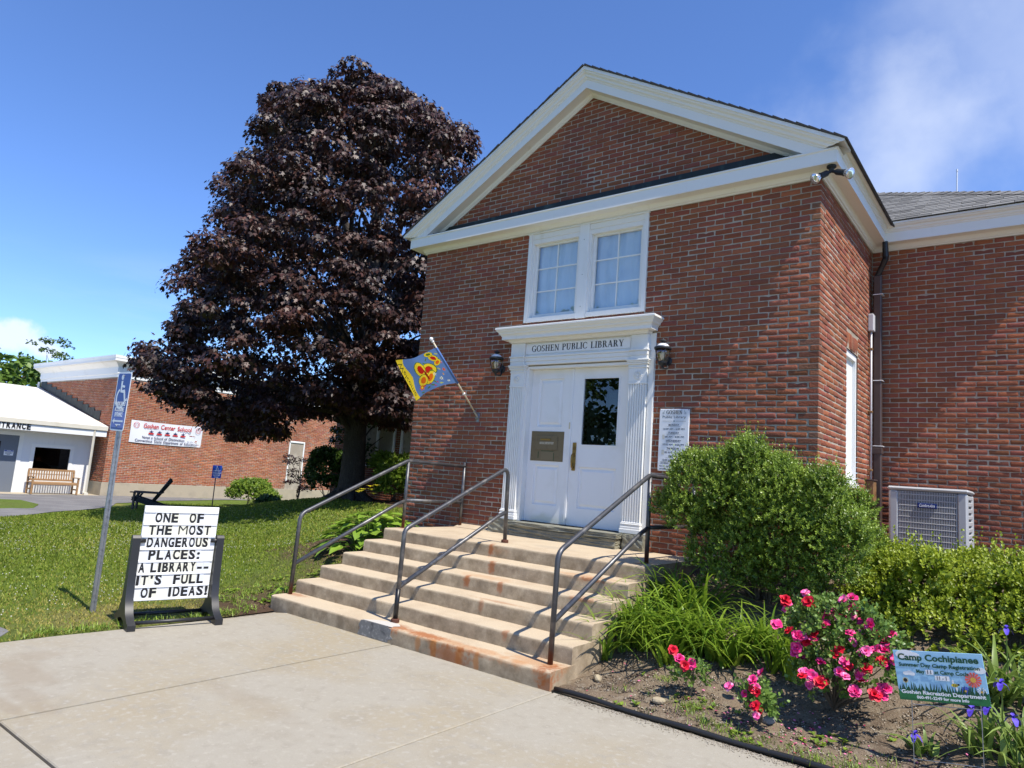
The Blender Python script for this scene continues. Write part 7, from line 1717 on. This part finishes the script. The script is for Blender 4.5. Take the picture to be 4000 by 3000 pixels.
tag(part('grass', np_mesh('grass', V, F, Tc), gmt), 'short green turf covering the lawn left of the steps', 'grass', kind='stuff')
# clover heads and leaves
N = 14000; x = rt.uniform(-15, -5.0, N); y = rt.uniform(-6.2, 2.5, N); z = hgt(x, y); cl_ = .5 + .5 * np.sin(1.1 * x + .7 * y + 1) * np.sin(1.3 * y - .4 * x)
keep = in_view(x, y, z) & (rt.random(N) < (.05 + .30 * cl_)) & (earth_mask(x, y) < .12) & (np.exp(-(((x + 5.2) / .6) ** 2 + ((y + 4.3) / 1.3) ** 2)) < .4) & ~((x > -7.5) & (y < -5.4))
x, y, z = x[keep], y[keep], z[keep]; n = len(x); OC_V = np.array([(1, 0, 0), (0, 1, 0), (-1, 0, 0), (0, -1, 0), (0, 0, 1.), (0, 0, -1.)]); OC_F = np.array([(0, 1, 4), (1, 2, 4), (2, 3, 4), (3, 0, 4), (1, 0, 5), (2, 1, 5), (3, 2, 5), (0, 3, 5)])
V, F, T = scatter(OC_V, OC_F, np.stack([x, y, z + rt.uniform(.035, .06, n)], 1), np.tile(np.eye(3), (n, 1, 1)), rt.uniform(.005, .009, n), rt.random(n))
tag(part('clover_flowers', np_mesh('clover_flowers', V, F, T), leafmat('clover_head', (.42, .43, .32), (.58, .57, .46), .8, 0)), 'tiny white clover heads scattered through the lawn', 'clover', kind='stuff')
# mulch and gravel crumbs
CH_V = np.array([(-.5, -.18, 0), (.5, -.12, .02), (.42, .2, .05), (-.45, .16, .03), (0, 0, .22)]); CH_F = np.array([(0, 1, 4), (1, 2, 4), (2, 3, 4), (3, 0, 4), (0, 2, 1), (0, 3, 2)])
def crumbs(name, label, x, y, z, size, cols, cat='mulch'):
    n = len(x); a = rt.uniform(0, 2 * PI, n); tl = rt.uniform(-.5, .5, n); R_ = frames(np.stack([-np.sin(a), np.cos(a), tl], 1), np.tile((0, 0, 1.), (n, 1)) + rt.standard_normal((n, 3)) * .2)
    V, F, T = scatter(CH_V, CH_F, np.stack([x, y, z], 1), R_, rt.uniform(*size, n), np.array(cols)[rt.integers(len(cols), size=n)] * rt.uniform(.7, 1.3, (n, 1)))
    tag(part(name, np_mesh(name, V, F, T), attrmat(name + '_colour', .95, .1)), label, cat, kind='stuff')
N = 34000; x = rt.uniform(-1.15, 2.1, N); y = rt.uniform(-3.0, -1.2, N); k_ = rt.random(N) < np.clip((-y - .9) / 1.4, .25, 1); x, y = x[k_], y[k_]
crumbs('bed_mulch', 'wood chip and gravel crumbs over the flower bed soil', x, y, hbed(x, y) - .002, (.006, .026), [(.20, .15, .10), (.09, .065, .045), (.30, .25, .18), (.13, .10, .075), (.42, .37, .30), (.06, .045, .035)])
N = 16000; x = rt.uniform(-8, -4.97, N); y = rt.uniform(-3.3, .3, N); k_ = earth_mask(x, y) > .4; x, y = x[k_], y[k_]
crumbs('bank_mulch', 'brown bark mulch on the bank left of the steps', x, y, hgt(x, y) - .002, (.012, .04), [(.12, .07, .045), (.08, .05, .035), (.17, .105, .07), (.05, .035, .028), (.22, .16, .11)])
N = 1500; x = rt.uniform(-1.1, .7, N) ; y = -3.05 - np.abs(rt.standard_normal(N)) * .05
crumbs('walkway_grit', 'loose grit along the black edging on the walkway', x, y, np.full(N, .001), (.004, .013), [(.30, .25, .18), (.42, .37, .30), (.15, .11, .08)], 'grit')
# petals
N = 150; x = np.concatenate([rt.normal(.45, .38, N), rt.uniform(-1, 1.6, 35)]); y = np.concatenate([rt.normal(-2.66, .17, N), rt.uniform(-3.0, -2.2, 35)]); k_ = y > -2.99; x, y = x[k_], y[k_]; n = len(x)
V, F, T = scatter(OVAL_V, OVAL_F, np.stack([x, y, hbed(x, y) + .010], 1), frames(np.stack([rt.standard_normal(n), rt.standard_normal(n), .15 * rt.standard_normal(n)], 1), np.tile((0, 0, 1.), (n, 1)) + .3 * rt.standard_normal((n, 3))), rt.uniform(.012, .026, n), rt.random(n))
tag(part('fallen_petals', np_mesh('fallen_petals', V, F, T), leafmat('fallen_petal', lin((190, 16, 80)), lin((246, 150, 196)), .6, .2)), 'fallen pink rose petals scattered on the soil', 'petals', kind='stuff')
# weeds and grass tufts in the bed and at the foot of the bank
P_ = []
for _ in range(34): xx = rt.uniform(-.9, 1.6); yy = rt.uniform(-2.98, -2.55); P_.append((xx, yy, bz_(xx, yy)))
for c_ in ((-.18, -2.78), (.02, -2.86), (.10, -2.90), (-.22, -2.70), (.55, -2.88), (.72, -2.93), (.95, -2.86), (1.05, -2.95), (-.12, -2.62), (.85, -2.97), (.3, -2.95), (-.55, -2.35)):
    for _ in range(7): xx, yy = c_[0] + .05 * rt.standard_normal(), max(-2.99, c_[1] + .03 * rt.standard_normal()); P_.append((xx, yy, bz_(xx, yy)))
V, F, T = straps(np.array(P_), 9, (.03, .085), (.003, .006), rt, (40, 88), .5, 3)
P2 = []
for _ in range(60): xx = rt.uniform(-5.9, -5.02); yy = rt.uniform(-3.35, -2.2); P2.append((xx, yy, zz(xx, yy)))
for _ in range(60): xx = rt.uniform(-5.0, -4.84); yy = rt.uniform(-5.4, -3.2); P2.append((xx, yy, zz(xx, yy)))
V2, F2, T2 = straps(np.array(P2), 10, (.05, .13), (.005, .010), rt, (30, 85), .7, 3); V, F, T = joinV([(V, F, T), (V2, F2, T2)])
tag(part('weeds', np_mesh('weeds', V, F, T), g_az), 'small weeds and grass tufts sprouting in the soil', 'weeds', kind='stuff')
N = 240; x = np.concatenate([rt.uniform(-.9, 1.5, N), rt.uniform(-6.0, -5.0, 500)]); y = np.concatenate([rt.uniform(-2.97, -2.35, N), rt.uniform(-3.3, -1.7, 500)]); z = np.where(x > -2, hbed(x, y), hgt(x, y)); cl_ = np.sin(7 * x + 3) * np.sin(9 * y) > .35; x, y, z = x[cl_], y[cl_], z[cl_]
B_ = np.repeat(np.stack([x, y, z + .012], 1), 5, 0); n = len(B_); a = rt.uniform(0, 2 * PI, n)
V, F, T = scatter(OVAL_V, OVAL_F, B_, frames(np.stack([np.cos(a), np.sin(a), rt.uniform(.1, .9, n)], 1), np.tile((0, 0, 1.), (n, 1))), rt.uniform(.018, .042, n), rt.random(n))
tag(part('broadleaf_weeds', np_mesh('broadleaf_weeds', V, F, T), g_az), 'low broad-leaved weeds dotted over soil and bank', 'weeds', kind='stuff')
